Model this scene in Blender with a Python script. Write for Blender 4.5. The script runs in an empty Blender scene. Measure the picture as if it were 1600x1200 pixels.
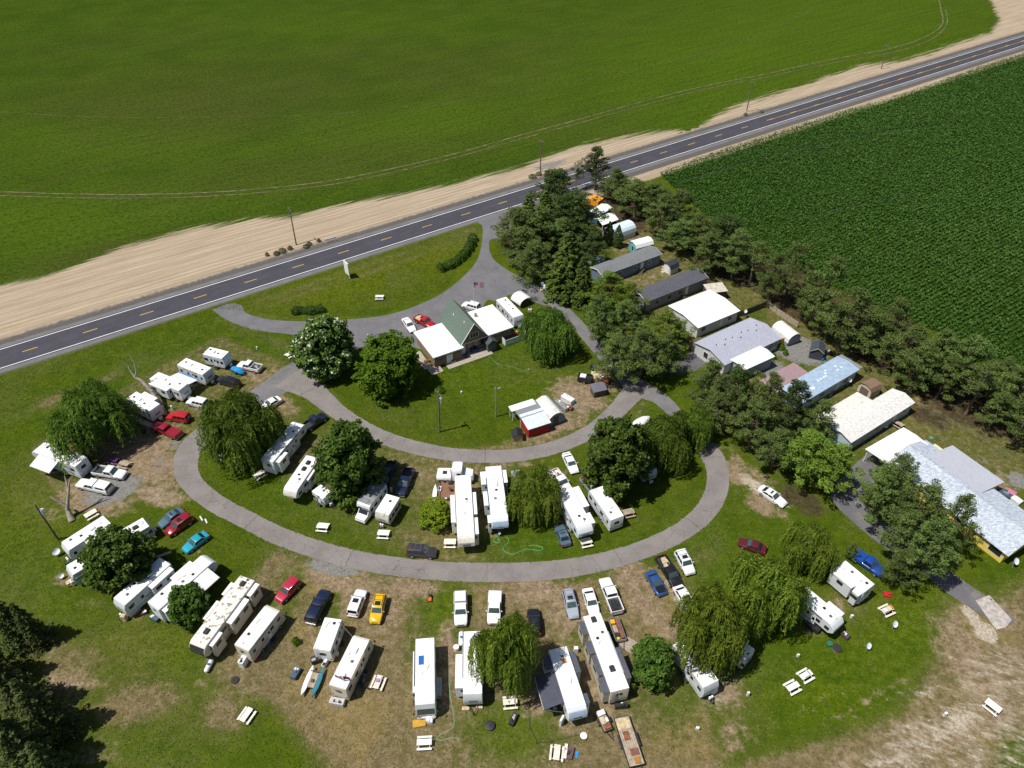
import bpy, math
import numpy as np
from mathutils import Matrix, Vector
C = bpy.context.scene.collection
R = math.radians
# ---------------------------------------------------------------- camera (the photograph is 1600x1200)
FPX, TH, ROLL, HC = 1157.5, 0.71583, -0.0050, 96.49
def _basis():
    r = np.array([1.0, 0, 0]); f = np.array([0, math.cos(TH), -math.sin(TH)]); u = np.cross(r, f)
    c, s = math.cos(ROLL), math.sin(ROLL)
    return c*r + s*u, -s*r + c*u, f
_R, _U, _D = _basis()
cam_d = bpy.data.cameras.new('camera'); cam = bpy.data.objects.new('camera', cam_d); C.objects.link(cam)
cam_d.sensor_width = 36; cam_d.lens = FPX/1600*36; cam_d.clip_start = 1; cam_d.clip_end = 9000
cam.matrix_world = Matrix(((_R[0], _U[0], -_D[0], 0), (_R[1], _U[1], -_D[1], 0), (_R[2], _U[2], -_D[2], HC), (0, 0, 0, 1)))
bpy.context.scene.camera = cam
# ---------------------------------------------------------------- sky, sun, exposure
SUN_EL, SUN_AZ = R(63), math.atan2(-.34, -.94)
w = bpy.data.worlds.new("World"); bpy.context.scene.world = w; w.use_nodes = True
wn = w.node_tree; sky = wn.nodes.new('ShaderNodeTexSky'); sky.sky_type = 'NISHITA'; sky.sun_disc = False
sky.sun_elevation = SUN_EL; sky.sun_rotation = math.atan2(-.94, -.34)
wn.links.new(sky.outputs[0], wn.nodes['Background'].inputs[0]); wn.nodes['Background'].inputs[1].default_value = 0.068
sl = bpy.data.lights.new('sun', 'SUN'); sl.energy = 4.6; sl.angle = R(0.53); sl.color = (1, .965, .90)
so = bpy.data.objects.new('sun', sl); C.objects.link(so); so.location = (0, 0, 200)
sd = Vector((math.cos(SUN_EL)*math.cos(SUN_AZ), math.cos(SUN_EL)*math.sin(SUN_AZ), math.sin(SUN_EL)))
so.rotation_euler = sd.to_track_quat('Z', 'Y').to_euler()
vs = bpy.context.scene.view_settings; vs.view_transform = 'Standard'; vs.look = 'None'; vs.exposure = 0.12; vs.gamma = 1
# ---------------------------------------------------------------- photo pixel <-> world
def U(px, py, z=0.0):
    d = _D + (px-800)/FPX*_R - (py-600)/FPX*_U
    t = (z-HC)/d[2]
    return np.array([d[0]*t, d[1]*t, z])
def PJ(P):
    v = np.asarray(P, float) - np.array([0, 0, HC]); z = v@_D
    return 800+FPX*(v@_R)/z, 600-FPX*(v@_U)/z, z
def pxm(p):                       # photo pixels per metre at a point
    return FPX/((np.asarray(p, float)-np.array([0, 0, HC]))@_D)
# ---------------------------------------------------------------- node helper
class NT:
    def __init__(s, name):
        s.m = bpy.data.materials.new(name); s.m.use_nodes = True; s.t = s.m.node_tree; s.t.nodes.clear()
        s.out = s.t.nodes.new('ShaderNodeOutputMaterial'); s.p = s.t.nodes.new('ShaderNodeBsdfPrincipled')
        s.t.links.new(s.p.outputs[0], s.out.inputs[0])
        s.geo = s.t.nodes.new('ShaderNodeNewGeometry'); s.pos = s.geo.outputs['Position']
    def put(s, sock, v):
        if isinstance(v, bpy.types.NodeSocket): s.t.links.new(v, sock)
        elif isinstance(v, (tuple, list)) and sock.type == 'RGBA': sock.default_value = tuple(v)+((1,) if len(v) == 3 else ())
        else: sock.default_value = v
    def math(s, op, a, b=0.0, c=None, clamp=False):
        n = s.t.nodes.new('ShaderNodeMath'); n.operation = op; n.use_clamp = clamp
        s.put(n.inputs[0], a); s.put(n.inputs[1], b)
        if c is not None: s.put(n.inputs[2], c)
        return n.outputs[0]
    def mix(s, f, a, b, bt='MIX'):
        n = s.t.nodes.new('ShaderNodeMix'); n.data_type = 'RGBA'; n.blend_type = bt
        s.put(n.inputs[0], f); s.put(n.inputs[6], a); s.put(n.inputs[7], b); return n.outputs[2]
    def noise(s, sc, det=3, ro=.55, vec=None, dist=0):
        n = s.t.nodes.new('ShaderNodeTexNoise'); n.inputs['Scale'].default_value = sc
        n.inputs['Detail'].default_value = det; n.inputs['Roughness'].default_value = ro; n.inputs['Distortion'].default_value = dist
        s.put(n.inputs['Vector'], vec if vec is not None else s.pos); return n.outputs[0]
    def step(s, x, a, b, lo=0.0, hi=1.0):
        n = s.t.nodes.new('ShaderNodeMapRange'); n.interpolation_type = 'SMOOTHSTEP'
        s.put(n.inputs[0], x); n.inputs[1].default_value = a; n.inputs[2].default_value = b
        n.inputs[3].default_value = lo; n.inputs[4].default_value = hi; return n.outputs[0]
    def vmap(s, rz=0.0, scale=(1, 1, 1), loc=(0, 0, 0), vec=None):
        n = s.t.nodes.new('ShaderNodeMapping'); n.inputs['Rotation'].default_value = (0, 0, rz)
        s.put(n.inputs['Vector'], vec if vec is not None else s.pos)
        n2 = s.t.nodes.new('ShaderNodeMapping'); n2.inputs['Scale'].default_value = scale; s.put(n2.inputs['Vector'], n.outputs[0]); return n2.outputs[0]
    def attr(s, name):
        n = s.t.nodes.new('ShaderNodeAttribute'); n.attribute_name = name; return n
    def sep(s, v):
        n = s.t.nodes.new('ShaderNodeSeparateXYZ'); s.put(n.inputs[0], v); return n.outputs
    def voro(s, sc, feat='F1', vec=None, rnd=1):
        n = s.t.nodes.new('ShaderNodeTexVoronoi'); n.feature = feat; n.inputs['Scale'].default_value = sc
        n.inputs['Randomness'].default_value = rnd
        s.put(n.inputs['Vector'], vec if vec is not None else s.pos); return n.outputs
    def bump(s, h, dist, strength=1.0):
        n = s.t.nodes.new('ShaderNodeBump'); n.inputs['Strength'].default_value = strength
        n.inputs['Distance'].default_value = dist; s.put(n.inputs['Height'], h)
        s.t.links.new(n.outputs[0], s.p.inputs['Normal'])
    def fin(s, col, rough=.9, spec=.3):
        s.put(s.p.inputs['Base Color'], col); s.put(s.p.inputs['Roughness'], rough)
        s.p.inputs['Specular IOR Level'].default_value = spec; return s.m
_mc = {}
def mt(name, col, rough=.6, metal=0, var=.12, sc=2.0, coat=0, spec=.5, stain=None, stsc=1.2, stth=.6):
    if name in _mc: return _mc[name]
    n = NT(name); a = n.noise(sc, 4)
    c = n.mix(n.step(a, .3, .7), tuple(x*(1-var) for x in col), tuple(min(1, x*(1+var)) for x in col))
    if stain:
        c = n.mix(n.step(n.noise(stsc, 5, .65), stth, stth+.12), c, stain)
    n.fin(c, rough, spec); n.p.inputs['Metallic'].default_value = metal; n.p.inputs['Coat Weight'].default_value = coat
    n.p.inputs['Coat Roughness'].default_value = .08
    _mc[name] = n.m; return n.m
# ---------------------------------------------------------------- mesh helper
class MB:
    def __init__(s): s.v = []; s.f = []; s.mi = []; s.m = 0
    def _f(s, *i): s.f.append(tuple(i)); s.mi.append(s.m)
    def loft(s, loops, cap0=True, cap1=True, closed=True):
        b = len(s.v); n = len(loops[0])
        for l in loops: s.v += [tuple(map(float, p)) for p in l]
        for k in range(len(loops)-1):
            for i in range(n if closed else n-1):
                j = (i+1) % n
                s._f(b+k*n+i, b+k*n+j, b+(k+1)*n+j, b+(k+1)*n+i)
        if cap0: s._f(*[b+i for i in range(n)][::-1])
        if cap1: s._f(*[b+(len(loops)-1)*n+i for i in range(n)])
        return s
    def box(s, x0, x1, y0, y1, z0, z1, c=0):
        if x0 > x1: x0, x1 = x1, x0
        if y0 > y1: y0, y1 = y1, y0
        c = min(c, (x1-x0)*.45, (y1-y0)*.45, (z1-z0)*.9)
        if c <= 0:
            return s.loft([[(x0, y0, z), (x1, y0, z), (x1, y1, z), (x0, y1, z)] for z in (z0, z1)])
        def oc(z, e=0):
            a, b, d, g = x0+e, x1-e, y0+e, y1-e
            return [(a+c, d, z), (b-c, d, z), (b, d+c, z), (b, g-c, z), (b-c, g, z), (a+c, g, z), (a, g-c, z), (a, d+c, z)]
        return s.loft([oc(z0), oc(z1-c), oc(z1, c*.6)])
    def cyl(s, p0, p1, r0, r1=None, n=10):
        r1 = r0 if r1 is None else r1
        p0, p1 = Vector(p0), Vector(p1); d = (p1-p0).normalized()
        a = d.orthogonal().normalized(); b = d.cross(a)
        L = [[p+r*(math.cos(t)*a+math.sin(t)*b) for t in [2*math.pi*k/n for k in range(n)]] for p, r in ((p0, r0), (p1, r1))]
        return s.loft(L)
    def tube(s, pts, r, n=6):
        pts = [Vector(p) for p in pts]; rr = r if isinstance(r, (list, tuple)) else [r]*len(pts); L = []
        for k, p in enumerate(pts):
            d = (pts[min(k+1, len(pts)-1)]-pts[max(k-1, 0)]).normalized()
            a = d.cross(Vector((0.03, 0.01, 1)));
            if a.length < .1: a = d.cross(Vector((1, 0, 0)))
            a.normalize(); b = d.cross(a)
            L.append([p+rr[k]*(math.cos(t)*a+math.sin(t)*b) for t in [2*math.pi*i/n for i in range(n)]])
        return s.loft(L)
    def prof(s, pr, y0, y1, c=.06):      # side profile (x,z) extruded across y with chamfered sides
        cx = sum(p[0] for p in pr)/len(pr); cz = sum(p[1] for p in pr)/len(pr)
        def L(y, e):
            o = []
            for x, z in pr:
                dx, dz = x-cx, z-cz; l = math.hypot(dx, dz)
                o.append((x-math.copysign(min(e, abs(dx)), dx) if abs(dx) > .01 else x, y, z-math.copysign(min(e, abs(dz)), dz) if dz > 0 else z))
            return o
        return s.loft([L(y0, c), L(y0+c, 0), L(y1-c, 0), L(y1, c)])
    def ext(s, poly, x0, x1):            # (y,z) polygon extruded along x
        return s.loft([[(x, y, z) for y, z in poly] for x in (x0, x1)])
    def panel(s, q, u0, u1, v0, v1, off=.012, th=.02):   # q = bl, br, tr, tl seen from outside
        q = [Vector(p) for p in q]
        nrm = (q[1]-q[0]).cross(q[3]-q[0]).normalized()
        def P(u, v): return (q[0]*(1-u)+q[1]*u)*(1-v)+(q[3]*(1-u)+q[2]*u)*v
        c = [P(u0, v0), P(u1, v0), P(u1, v1), P(u0, v1)]
        return s.loft([[p+nrm*(off-th) for p in c], [p+nrm*off for p in c]])
def mkmesh(name, mb, mats, smooth=None):
    me = bpy.data.meshes.new(name); me.from_pydata([tuple(p) for p in mb.v], [], mb.f)
    for m in (mats if isinstance(mats, (list, tuple)) else [mats]): me.materials.append(m)
    if max(mb.mi, default=0): me.polygons.foreach_set('material_index', mb.mi)
    if smooth:
        me.polygons.foreach_set('use_smooth', [True]*len(me.polygons)); me.set_sharp_from_angle(angle=R(smooth))
    return me
def link(name, data, parent=None):
    o = bpy.data.objects.new(name, data); C.objects.link(o)
    if parent is not None: o.parent = parent
    return o
def part(T, name, mb, mats, smooth=None, label=None):
    o = link(name, mkmesh(name, mb, mats, smooth), T)
    if label: o['label'] = label
    return o
def tag(o, label, cat, group=None):
    o['label'] = label; o['category'] = cat
    if group: o['group'] = group
    return o
def thing(name, label, cat, loc, rz=0, group=None):
    o = link(name, None); o.location = (float(loc[0]), float(loc[1]), float(loc[2]) if len(loc) > 2 else 0.0)
    o.rotation_euler = (0, 0, rz); o.empty_display_size = .5
    return tag(o, label, cat, group)
def struct(name, mb, mats, smooth=None):
    o = link(name, mkmesh(name, mb, mats, smooth)); o['kind'] = 'structure'; return o
def npmesh(name, V, F, mat, attrs=None):
    me = bpy.data.meshes.new(name); k = F.shape[1]
    me.vertices.add(len(V)); me.vertices.foreach_set('co', np.ascontiguousarray(V, np.float32).ravel())
    me.loops.add(F.size); me.loops.foreach_set('vertex_index', np.ascontiguousarray(F, np.int32).ravel())
    me.polygons.add(len(F)); me.polygons.foreach_set('loop_start', np.arange(0, F.size, k, dtype=np.int32))
    me.polygons.foreach_set('loop_total', np.full(len(F), k, np.int32))
    for nm, a in (attrs or {}).items():
        if a.ndim == 1:
            at = me.attributes.new(nm, 'FLOAT', 'POINT'); at.data.foreach_set('value', a.astype(np.float32))
        else:
            at = me.attributes.new(nm, 'FLOAT_VECTOR', 'POINT'); at.data.foreach_set('vector', a.astype(np.float32).ravel())
    me.materials.append(mat); me.update(calc_edges=True); return me
# ================================================================ ground
AZ = 0.5774185693682593
RD = np.array([math.cos(AZ), math.sin(AZ)]); RN = np.array([-RD[1], RD[0]])
RO = np.array([-104.546, 126.565])*.97
def smooth_pts(pts, n=8):
    P = [np.array(p, float) for p in pts]; P = [2*P[0]-P[1]]+P+[2*P[-1]-P[-2]]; o = []
    for i in range(1, len(P)-2):
        for k in range(n):
            t = k/n
            o.append(.5*((2*P[i])+(P[i+1]-P[i-1])*t+(2*P[i-1]-5*P[i]+4*P[i+1]-P[i+2])*t*t+(3*P[i]-P[i-1]-3*P[i+1]+P[i+2])*t**3))
    o.append(P[-2]); return o
def sdist(poly, X, Y):               # signed distance in photo px: >0 inside
    n = len(poly); d = np.full(X.shape, 1e9); ins = np.zeros(X.shape, bool)
    for i in range(n):
        x0, y0 = poly[i]; x1, y1 = poly[(i+1) % n]; ex, ey = x1-x0, y1-y0
        t = np.clip(((X-x0)*ex+(Y-y0)*ey)/(ex*ex+ey*ey+1e-9), 0, 1)
        d = np.minimum(d, np.hypot(X-x0-t*ex, Y-y0-t*ey))
        c = ((y0 > Y) != (y1 > Y)) & (X < ex*(Y-y0)/(y1-y0+1e-12)+x0); ins ^= c
    return np.where(ins, d, -d)
gx = np.concatenate([[-5000, -2500, -1200, -700, -450], np.arange(-330, -115, 2.5), np.arange(-115, 141, .8), np.arange(143, 330, 2.5), [450, 700, 1200, 2500, 5000]])
gy = np.concatenate([[-2500, -800, -200, -40, 10, 28], np.arange(34, 216, .8), np.arange(217, 460, 2.2), [520, 650, 900, 1500, 3000, 6000]])
GX, GY = np.meshgrid(gx, gy); V = np.stack([GX.ravel(), GY.ravel(), np.zeros(GX.size)], 1)
ny, nx = GX.shape; I = np.arange(nx*ny).reshape(ny, nx)
F = np.stack([I[:-1, :-1].ravel(), I[:-1, 1:].ravel(), I[1:, 1:].ravel(), I[1:, :-1].ravel()], 1)
vz = (V-np.array([0, 0, HC]))@_D; ok = vz > 12
PX = np.where(ok, 800+FPX*(V@_R-HC*_R[2])/np.where(ok, vz, 1), 800.); PY = np.where(ok, 600-FPX*((V-np.array([0, 0, HC]))@_U)/np.where(ok, vz, 1), 3000.)
t_al = (V[:, :2]-RO)@RD; t_ac = (V[:, :2]-RO)@RN
def soft(poly, s=6): return np.clip(.5+sdist(poly, PX, PY)/(2*s), 0, 1)
def ell(x, y, rx, ry, a=0, st=1, p=1.5):
    c, s = math.cos(R(a)), math.sin(R(a)); dx, dy = PX-x, PY-y
    q = ((dx*c+dy*s)/rx)**2+((-dx*s+dy*c)/ry)**2
    return st*np.clip(1.25-q**.5*.75, 0, 1)**p
def blobs(L):
    o = np.zeros(len(V))
    for b in L: o = np.maximum(o, ell(*b))
    return o
# far field edge and dark crop field edge, in photo pixels
edge = [(-900, 640), (-300, 520), (0, 450), (100, 425), (200, 385), (300, 360), (400, 345), (450, 340), (500, 330), (600, 310), (700, 292), (800, 267), (900, 232), (980, 215), (1045, 205),
        (1080, 211), (1125, 180), (1165, 162), (1230, 143), (1300, 121), (1350, 104), (1400, 99), (1450, 87), (1500, 68), (1550, 53), (1564, 32), (1548, -5), (1500, -60), (1500, -200), (-2500, -200), (-2500, 640)]
beyond = (t_ac > 8) & (t_al > -400)
field = soft(edge, 5)*beyond; field = np.where(t_ac > 300, 1, field)
field = np.where((t_al < -60) & (t_ac > 35), 1, field)
dark_poly = [(1030, 270), (1120, 232), (1200, 207), (1260, 186), (1300, 172), (1370, 160), (1460, 130), (1520, 105), (1600, 80), (2200, -150), (3000, 900), (1760, 660), (1600, 590), (1490, 530), (1385, 486), (1285, 440), (1215, 400), (1120, 352), (1060, 300)]
dark = soft(dark_poly, 6)
dark = dark*(t_ac < -8)
sand = ((t_ac > 6) & (t_al > -400)).astype(float)*(1-field)
sand_b = (blobs([(1575, 30, 45, 30), (1075, 151, 18, 5), (1430, 140, 90, 8, -18, .9), (1530, 120, 30, 9, -15, .8), (1450, 165, 50, 9, -18, .6)]))
bare = blobs([(225, 715, 85, 55, 20, .95), (170, 690, 50, 40), (150, 780, 80, 40, 0, .8), (250, 770, 60, 30, 10, .8), (90, 800, 30, 30, 0, .5), (390, 625, 40, 25, 0, .5), (400, 590, 60, 18, 20, .7), (440, 585, 40, 16, 25, .6),
    (515, 905, 60, 22, 12, .8), (560, 930, 50, 45, 0, .75), (640, 920, 60, 28, 0, .8), (600, 960, 40, 60, 20, .7), (840, 925, 70, 28, 0, .85), (800, 905, 120, 10, 0, .6), (890, 950, 50, 60, 0, .8), (985, 905, 40, 50, -30, .8), (1010, 950, 30, 60, -35, .8), (1050, 985, 22, 50, -30, .8),
    (500, 1000, 40, 80, 30, .5), (560, 1090, 40, 60, 20, .35), (700, 1030, 22, 90, 0, .75), (680, 1110, 40, 40, 0, .5), (850, 1090, 50, 45, 0, .8), (935, 1080, 20, 80, -20, .85), (900, 1130, 50, 26, 0, .55), (1130, 1080, 40, 60, -40, .65), (1150, 1150, 50, 50, 0, .55), (1100, 1050, 30, 60, -40, .7),
    (340, 1000, 25, 60, 30, .6), (400, 1000, 20, 70, 35, .7), (520, 1080, 40, 40, 0, .5), (330, 1060, 50, 40, 0, .4), (430, 960, 14, 60, 30, .5),
    (740, 790, 25, 90, 0, .6), (660, 740, 60, 28, 10, .55), (560, 700, 60, 12, 20, .45), (690, 770, 22, 60, 0, .55), (620, 760, 20, 40, 25, .4), (800, 725, 90, 9, 0, .6), (860, 745, 30, 18, 0, .7), (880, 820, 10, 50, -25, .6), (830, 790, 40, 25, 0, .5),
    (905, 620, 60, 38, 10, .95), (955, 590, 35, 40, 0, .8), (870, 665, 70, 22, -15, .8), (820, 690, 50, 14, -5, .6), (1150, 740, 50, 18, 35, .9), (1190, 790, 40, 22, 30, .8), (1120, 700, 20, 14, 0, .6), (1180, 740, 50, 12, 30, .7), (1220, 800, 30, 16, 20, .6),
    (1290, 965, 40, 26, -30, .85), (1500, 1010, 50, 90, -30, .75), (1560, 1080, 80, 120, 0, .6), (1450, 1150, 120, 60, -20, .6), (1330, 1190, 90, 40, 0, .5), (1580, 960, 30, 60, 0, .6), (1250, 1110, 120, 6, -28, .5), (1330, 1110, 90, 5, -24, .6), (1380, 1080, 60, 10, -25, .55),
    (620, 690, 90, 8, 24, .4), (510, 635, 30, 14, 45, .5), (130, 940, 40, 40, 0, .35), (95, 905, 22, 22, 0, .7), (210, 965, 30, 12, 0, .5), (100, 1080, 90, 60, 0, .6), (60, 1000, 60, 60, 0, .5), (150, 1180, 60, 30, 0, .5),
    (1000, 440, 60, 60, 0, .5), (1110, 430, 40, 30, 0, .5), (1370, 620, 60, 40, 0, .35), (1330, 540, 60, 30, 30, .6), (970, 350, 60, 60, 40, .7), (870, 420, 60, 80, 0, .4), (1450, 640, 60, 20, 30, .6), (1560, 760, 50, 40, 30, .7)])
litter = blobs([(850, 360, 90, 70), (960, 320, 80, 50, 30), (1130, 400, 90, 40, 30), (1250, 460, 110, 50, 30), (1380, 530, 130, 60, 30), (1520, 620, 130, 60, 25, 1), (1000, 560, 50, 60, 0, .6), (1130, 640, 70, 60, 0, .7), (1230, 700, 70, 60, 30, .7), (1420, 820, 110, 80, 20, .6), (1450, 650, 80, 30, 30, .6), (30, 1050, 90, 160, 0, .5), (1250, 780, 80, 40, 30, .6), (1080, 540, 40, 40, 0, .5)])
dry = np.maximum.reduce([soft([(345, 523), (470, 575), (450, 605), (330, 680), (230, 780), (150, 810), (90, 790), (45, 710), (60, 690), (200, 600), (270, 560)], 5)*.55,
    soft([(600, 690), (800, 720), (790, 870), (640, 868), (470, 800), (430, 700), (520, 660)], 14)*.68,
    soft([(430, 850), (640, 905), (900, 905), (1060, 865), (1130, 835), (1110, 900), (1120, 1260), (1150, 1700), (500, 1700), (560, 1260), (420, 1100), (300, 1060), (330, 980)], 14)*.92,
    soft([(1090, 1210), (1250, 1160), (1400, 1110), (1460, 1010), (1480, 930), (1620, 900), (2400, 1150), (2000, 2000), (1000, 1800)], 18)*1.0,
    soft([(1170, 700), (1290, 700), (1560, 760), (1640, 780), (1600, 660), (1400, 560), (1340, 500), (1100, 400), (1040, 330), (940, 380), (1000, 480), (1150, 640)], 12)*.62,
    soft([(-60, 900), (60, 1000), (200, 960), (330, 1000), (400, 1130), (300, 1210), (-100, 1260)], 20)*.42, blobs([(210, 1100, 90, 45, -15, .95), (100, 1040, 50, 60, 0, .8), (150, 1170, 90, 30, 0, .8), (350, 1120, 45, 50, 20, .9), (250, 1050, 60, 25, -15, .5)]),
    blobs([(85, 625, 40, 12, -20, .8), (160, 592, 60, 8, -22, .6), (60, 780, 60, 60, 0, .5), (560, 665, 90, 10, 32, .85), (510, 625, 14, 30, -35, .8), (700, 705, 70, 8, 6, .8), (770, 702, 60, 6, 0, .8), (830, 695, 60, 8, -14, .7), (440, 640, 40, 24, 20, .75), (330, 1000, 60, 40, 0, .6), (350, 1110, 50, 60, 30, .85), (240, 1090, 100, 50, -10, .75), (120, 1030, 80, 50, 0, .7),
        (640, 1180, 90, 60, 0, .7), (930, 1180, 130, 40, 0, .8), (600, 1120, 60, 60, 0, .7), (1100, 1180, 60, 50, 0, .8), (1150, 1100, 50, 60, 0, .7), (700, 870, 90, 14, 4, .75), (860, 560, 60, 40, 0, .35), (700, 378, 60, 18, -20, .4), (470, 450, 100, 6, -18, .6), (600, 405, 130, 6, -18, .55), (520, 320, 8, 8), (1320, 950, 70, 40, 0, .65), (1350, 600, 60, 30, 25, .7), (1040, 420, 60, 30, 20, .8), (1420, 700, 60, 20, 35, .8), (1530, 750, 70, 22, 35, .8), (1000, 1100, 50, 50, 0, .35), (1090, 820, 40, 10, -40, .5), (880, 880, 90, 8, -6, .5)])])
lush = blobs([(700, 560, 200, 70, 0, .9), (830, 620, 60, 40, 0, .5), (1290, 1060, 170, 90, -10, .8), (1420, 980, 90, 60, -30, .9), (690, 950, 45, 60, 10, .9), (800, 1140, 90, 60, 0, .75), (1010, 1090, 60, 60, 0, .4), (940, 950, 30, 60, 0, .3), (1080, 840, 90, 40, -20, .8), (1110, 900, 60, 40, 0, .8), (480, 790, 120, 22, 25, .7), (830, 850, 80, 22, 0, .8), (980, 860, 80, 24, -20, .6),
    (120, 1000, 20, 20, 0, .1), (220, 600, 220, 60, -20, .7), (420, 530, 120, 30, 15, .6), (60, 850, 60, 90, 0, .45), (240, 1170, 160, 30, 0, .6), (300, 1030, 50, 40, 0, .7), (110, 950, 60, 40, 0, .3), (450, 930, 30, 60, 25, .6), (1240, 850, 80, 60, 0, .5), (1030, 640, 50, 30, -40, .5), (1560, 930, 40, 60, 0, .5), (1590, 1180, 40, 40, 0, .8)])
lush = np.maximum(lush, blobs([(1060, 1090, 60, 70, 0, .55), (905, 985, 40, 40, 0, .45), (1050, 1020, 40, 40, 0, .3), (560, 700, 60, 20, 20, .3), (600, 800, 60, 30, 0, .6), (640, 1000, 10, 60, 0, .5), (520, 950, 30, 50, 25, .5), (1245, 566, 18, 10, 20, 1), (1062, 560, 20, 20), (1180, 490, 16, 12, 20, .9)]))
dry = dry*(1-.9*lush)
dry = np.maximum.reduce([dry, soft([(345, 523), (470, 575), (450, 605), (330, 680), (230, 780), (150, 810), (90, 790), (45, 710), (60, 690), (200, 600), (270, 560)], 3)*.62, blobs([(515, 628, 14, 30, -38, .95), (560, 668, 60, 7, 33, .95), (620, 696, 60, 6, 20, .9), (700, 706, 70, 6, 5, .85), (790, 700, 60, 6, -2, .9), (850, 688, 50, 7, -14, .9), (1000, 640, 10, 30, 20, .6), (85, 625, 42, 11, -20, .85), (160, 594, 55, 8, -22, .7), (460, 545, 90, 8, 22, .6), (1195, 690, 14, 30, 20, .7), (470, 460, 90, 5, -19, .6), (600, 418, 120, 5, -19, .6), (735, 360, 20, 6, -20, .6)])])
bare = np.maximum(bare, blobs([(440, 628, 46, 13, 25, .75), (370, 612, 46, 14, -30, .6), (505, 600, 20, 8, 30, .4), (1150, 715, 30, 10, 50, .7)]))
bare = np.maximum(bare, blobs([(x+3, y+5, 17, 13, 30, .62) for x, y in [(390, 574), (357, 598), (308, 630), (278, 654), (262, 676), (146, 762), (172, 742), (267, 812), (280, 824), (305, 850), (450, 925), (497, 950), (558, 945), (590, 956), (721, 955), (774, 955), (834, 975), (892, 945), (924, 942), (955, 932), (1026, 914), (1046, 896), (1071, 882), (893, 725), (875, 752), (925, 762), (880, 838), (605, 742), (633, 754), (660, 866), (345, 1000), (405, 985), (515, 995), (548, 1040), (690, 1060), (715, 1040), (935, 1030), (890, 1070), (960, 1090), (1090, 1050), (1290, 975), (1340, 925), (445, 700), (470, 745), (585, 780), (608, 795), (712, 800), (745, 780), (775, 830), (905, 810), (950, 800), (215, 950), (120, 895), (735, 1100), (565, 1060), (520, 1040), (650, 1140), (980, 1120)]]))
stony = np.maximum(soft([(1250, 1230), (1330, 1180), (1470, 1090), (1500, 1010), (1540, 1000), (1640, 1000), (2300, 1300), (1900, 1900), (1200, 1700)], 22)*.52, blobs([(1518, 962, 26, 8, 50, 1.5), (1540, 988, 26, 13, 40, 1.5), (1395, 1185, 60, 14, -10, .8), (1500, 1130, 60, 40, -20, .75), (1450, 1080, 50, 20, -30, .6), (1120, 1090, 50, 40, -40, .5), (1060, 930, 16, 60, -30, .8), (1190, 765, 60, 14, 32, .9), (1440, 1150, 90, 50, 0, .6), (880, 905, 60, 10, -6, .3), (560, 905, 80, 16, 8, .4), (250, 775, 60, 20, 20, .5), (1395, 1088, 60, 7, -25, .45), (1290, 1100, 110, 5, -28, .45), (1340, 1118, 100, 5, -26, .45), (870, 640, 70, 22, -20, .4)]))
yel = blobs([(680, 400, 60, 20, -25, .9), (560, 440, 170, 34, -15, .75), (1420, 960, 80, 60, -20, .45), (770, 590, 120, 30, 0, .3), (480, 480, 60, 14, 0, .4), (60, 800, 70, 60, 0, .5), (240, 1010, 80, 40, 0, .5), (1360, 1000, 100, 70, 0, .35), (690, 960, 30, 50, 0, .5), (800, 1150, 60, 40, 0, .5), (1290, 1080, 100, 40, 0, .4)])
gravel = blobs([(175, 765, 60, 26, -20, .95), (250, 725, 20, 40, 30, .5), (520, 888, 55, 13, 12, .95), (890, 632, 18, 12, 0, .9), (1245, 545, 60, 26, 20, 1), (1210, 580, 30, 26, 0, .7), (1590, 750, 30, 20, 30, .7), (1535, 720, 20, 12, 40, .5), (275, 690, 14, 26, 30, .6), (860, 258, 50, 10, -15, .6), (350, 500, 12, 6, 0, .3), (640, 350, 300, 4, -18, .2), (1100, 545, 30, 24, 0, .6), (1160, 850, 20, 20, 0, 0)])
hs = np.where(t_ac > 0, np.clip(1-(t_ac-5.6)/2.6, 0, 1), np.clip(1-(-t_ac-5.3)/np.where(t_al > 118, 2.6, .7), 0, 1)); shd = hs*1.0
field = soft(edge, 13)*beyond; field = np.where(t_ac > 300, 1, field); field = np.where((t_al < -60) & (t_ac > 35), 1, field)
sand = np.where((t_ac > 2) & (t_al > -400), 1.0, 0)*np.where(field > .98, 0, 1); sand = np.maximum(sand, sand_b)
fbr = blobs([(1250, 60, 450, 110, -12, 1), (1150, 150, 220, 45, -18, .9), (650, 195, 220, 40, -12, .8), (900, 120, 250, 30, -15, .5), (150, 225, 260, 40, 0, .7), (60, 350, 260, 50, -10, .8), (300, 320, 200, 30, -12, .6), (520, 40, 300, 30, 0, .4)])
fbn = blobs([(420, 150, 420, 60, -6, 1), (560, 250, 330, 36, -10, .8), (180, 180, 200, 50, 4, .7), (760, 90, 250, 30, -14, .5), (250, 60, 300, 30, -5, .4), (120, 400, 200, 16, -12, .7)])
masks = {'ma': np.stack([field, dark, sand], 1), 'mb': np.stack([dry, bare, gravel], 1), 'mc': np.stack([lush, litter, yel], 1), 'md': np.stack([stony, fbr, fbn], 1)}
n = NT('ground'); A = n.sep(n.attr('ma').outputs['Vector']); B = n.sep(n.attr('mb').outputs['Vector']); Cc = n.sep(n.attr('mc').outputs['Vector'])
rc = n.sep(n.vmap(-AZ, (1, 1, 1))); AL = n.math('SUBTRACT', rc[0], float(RO@RD)); AC = n.math('SUBTRACT', rc[1], float(RO@RN))
n1 = n.noise(.055, 4, .6); n2 = n.noise(.35, 5, .62); n3 = n.noise(2.6, 3, .7); n4 = n.noise(.9, 6, .7); rowv = n.vmap(-AZ, (.06, 1, 1)); n5 = n.noise(.5, 4, .6, rowv); n6 = n.noise(7, 2, .6)
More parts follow.
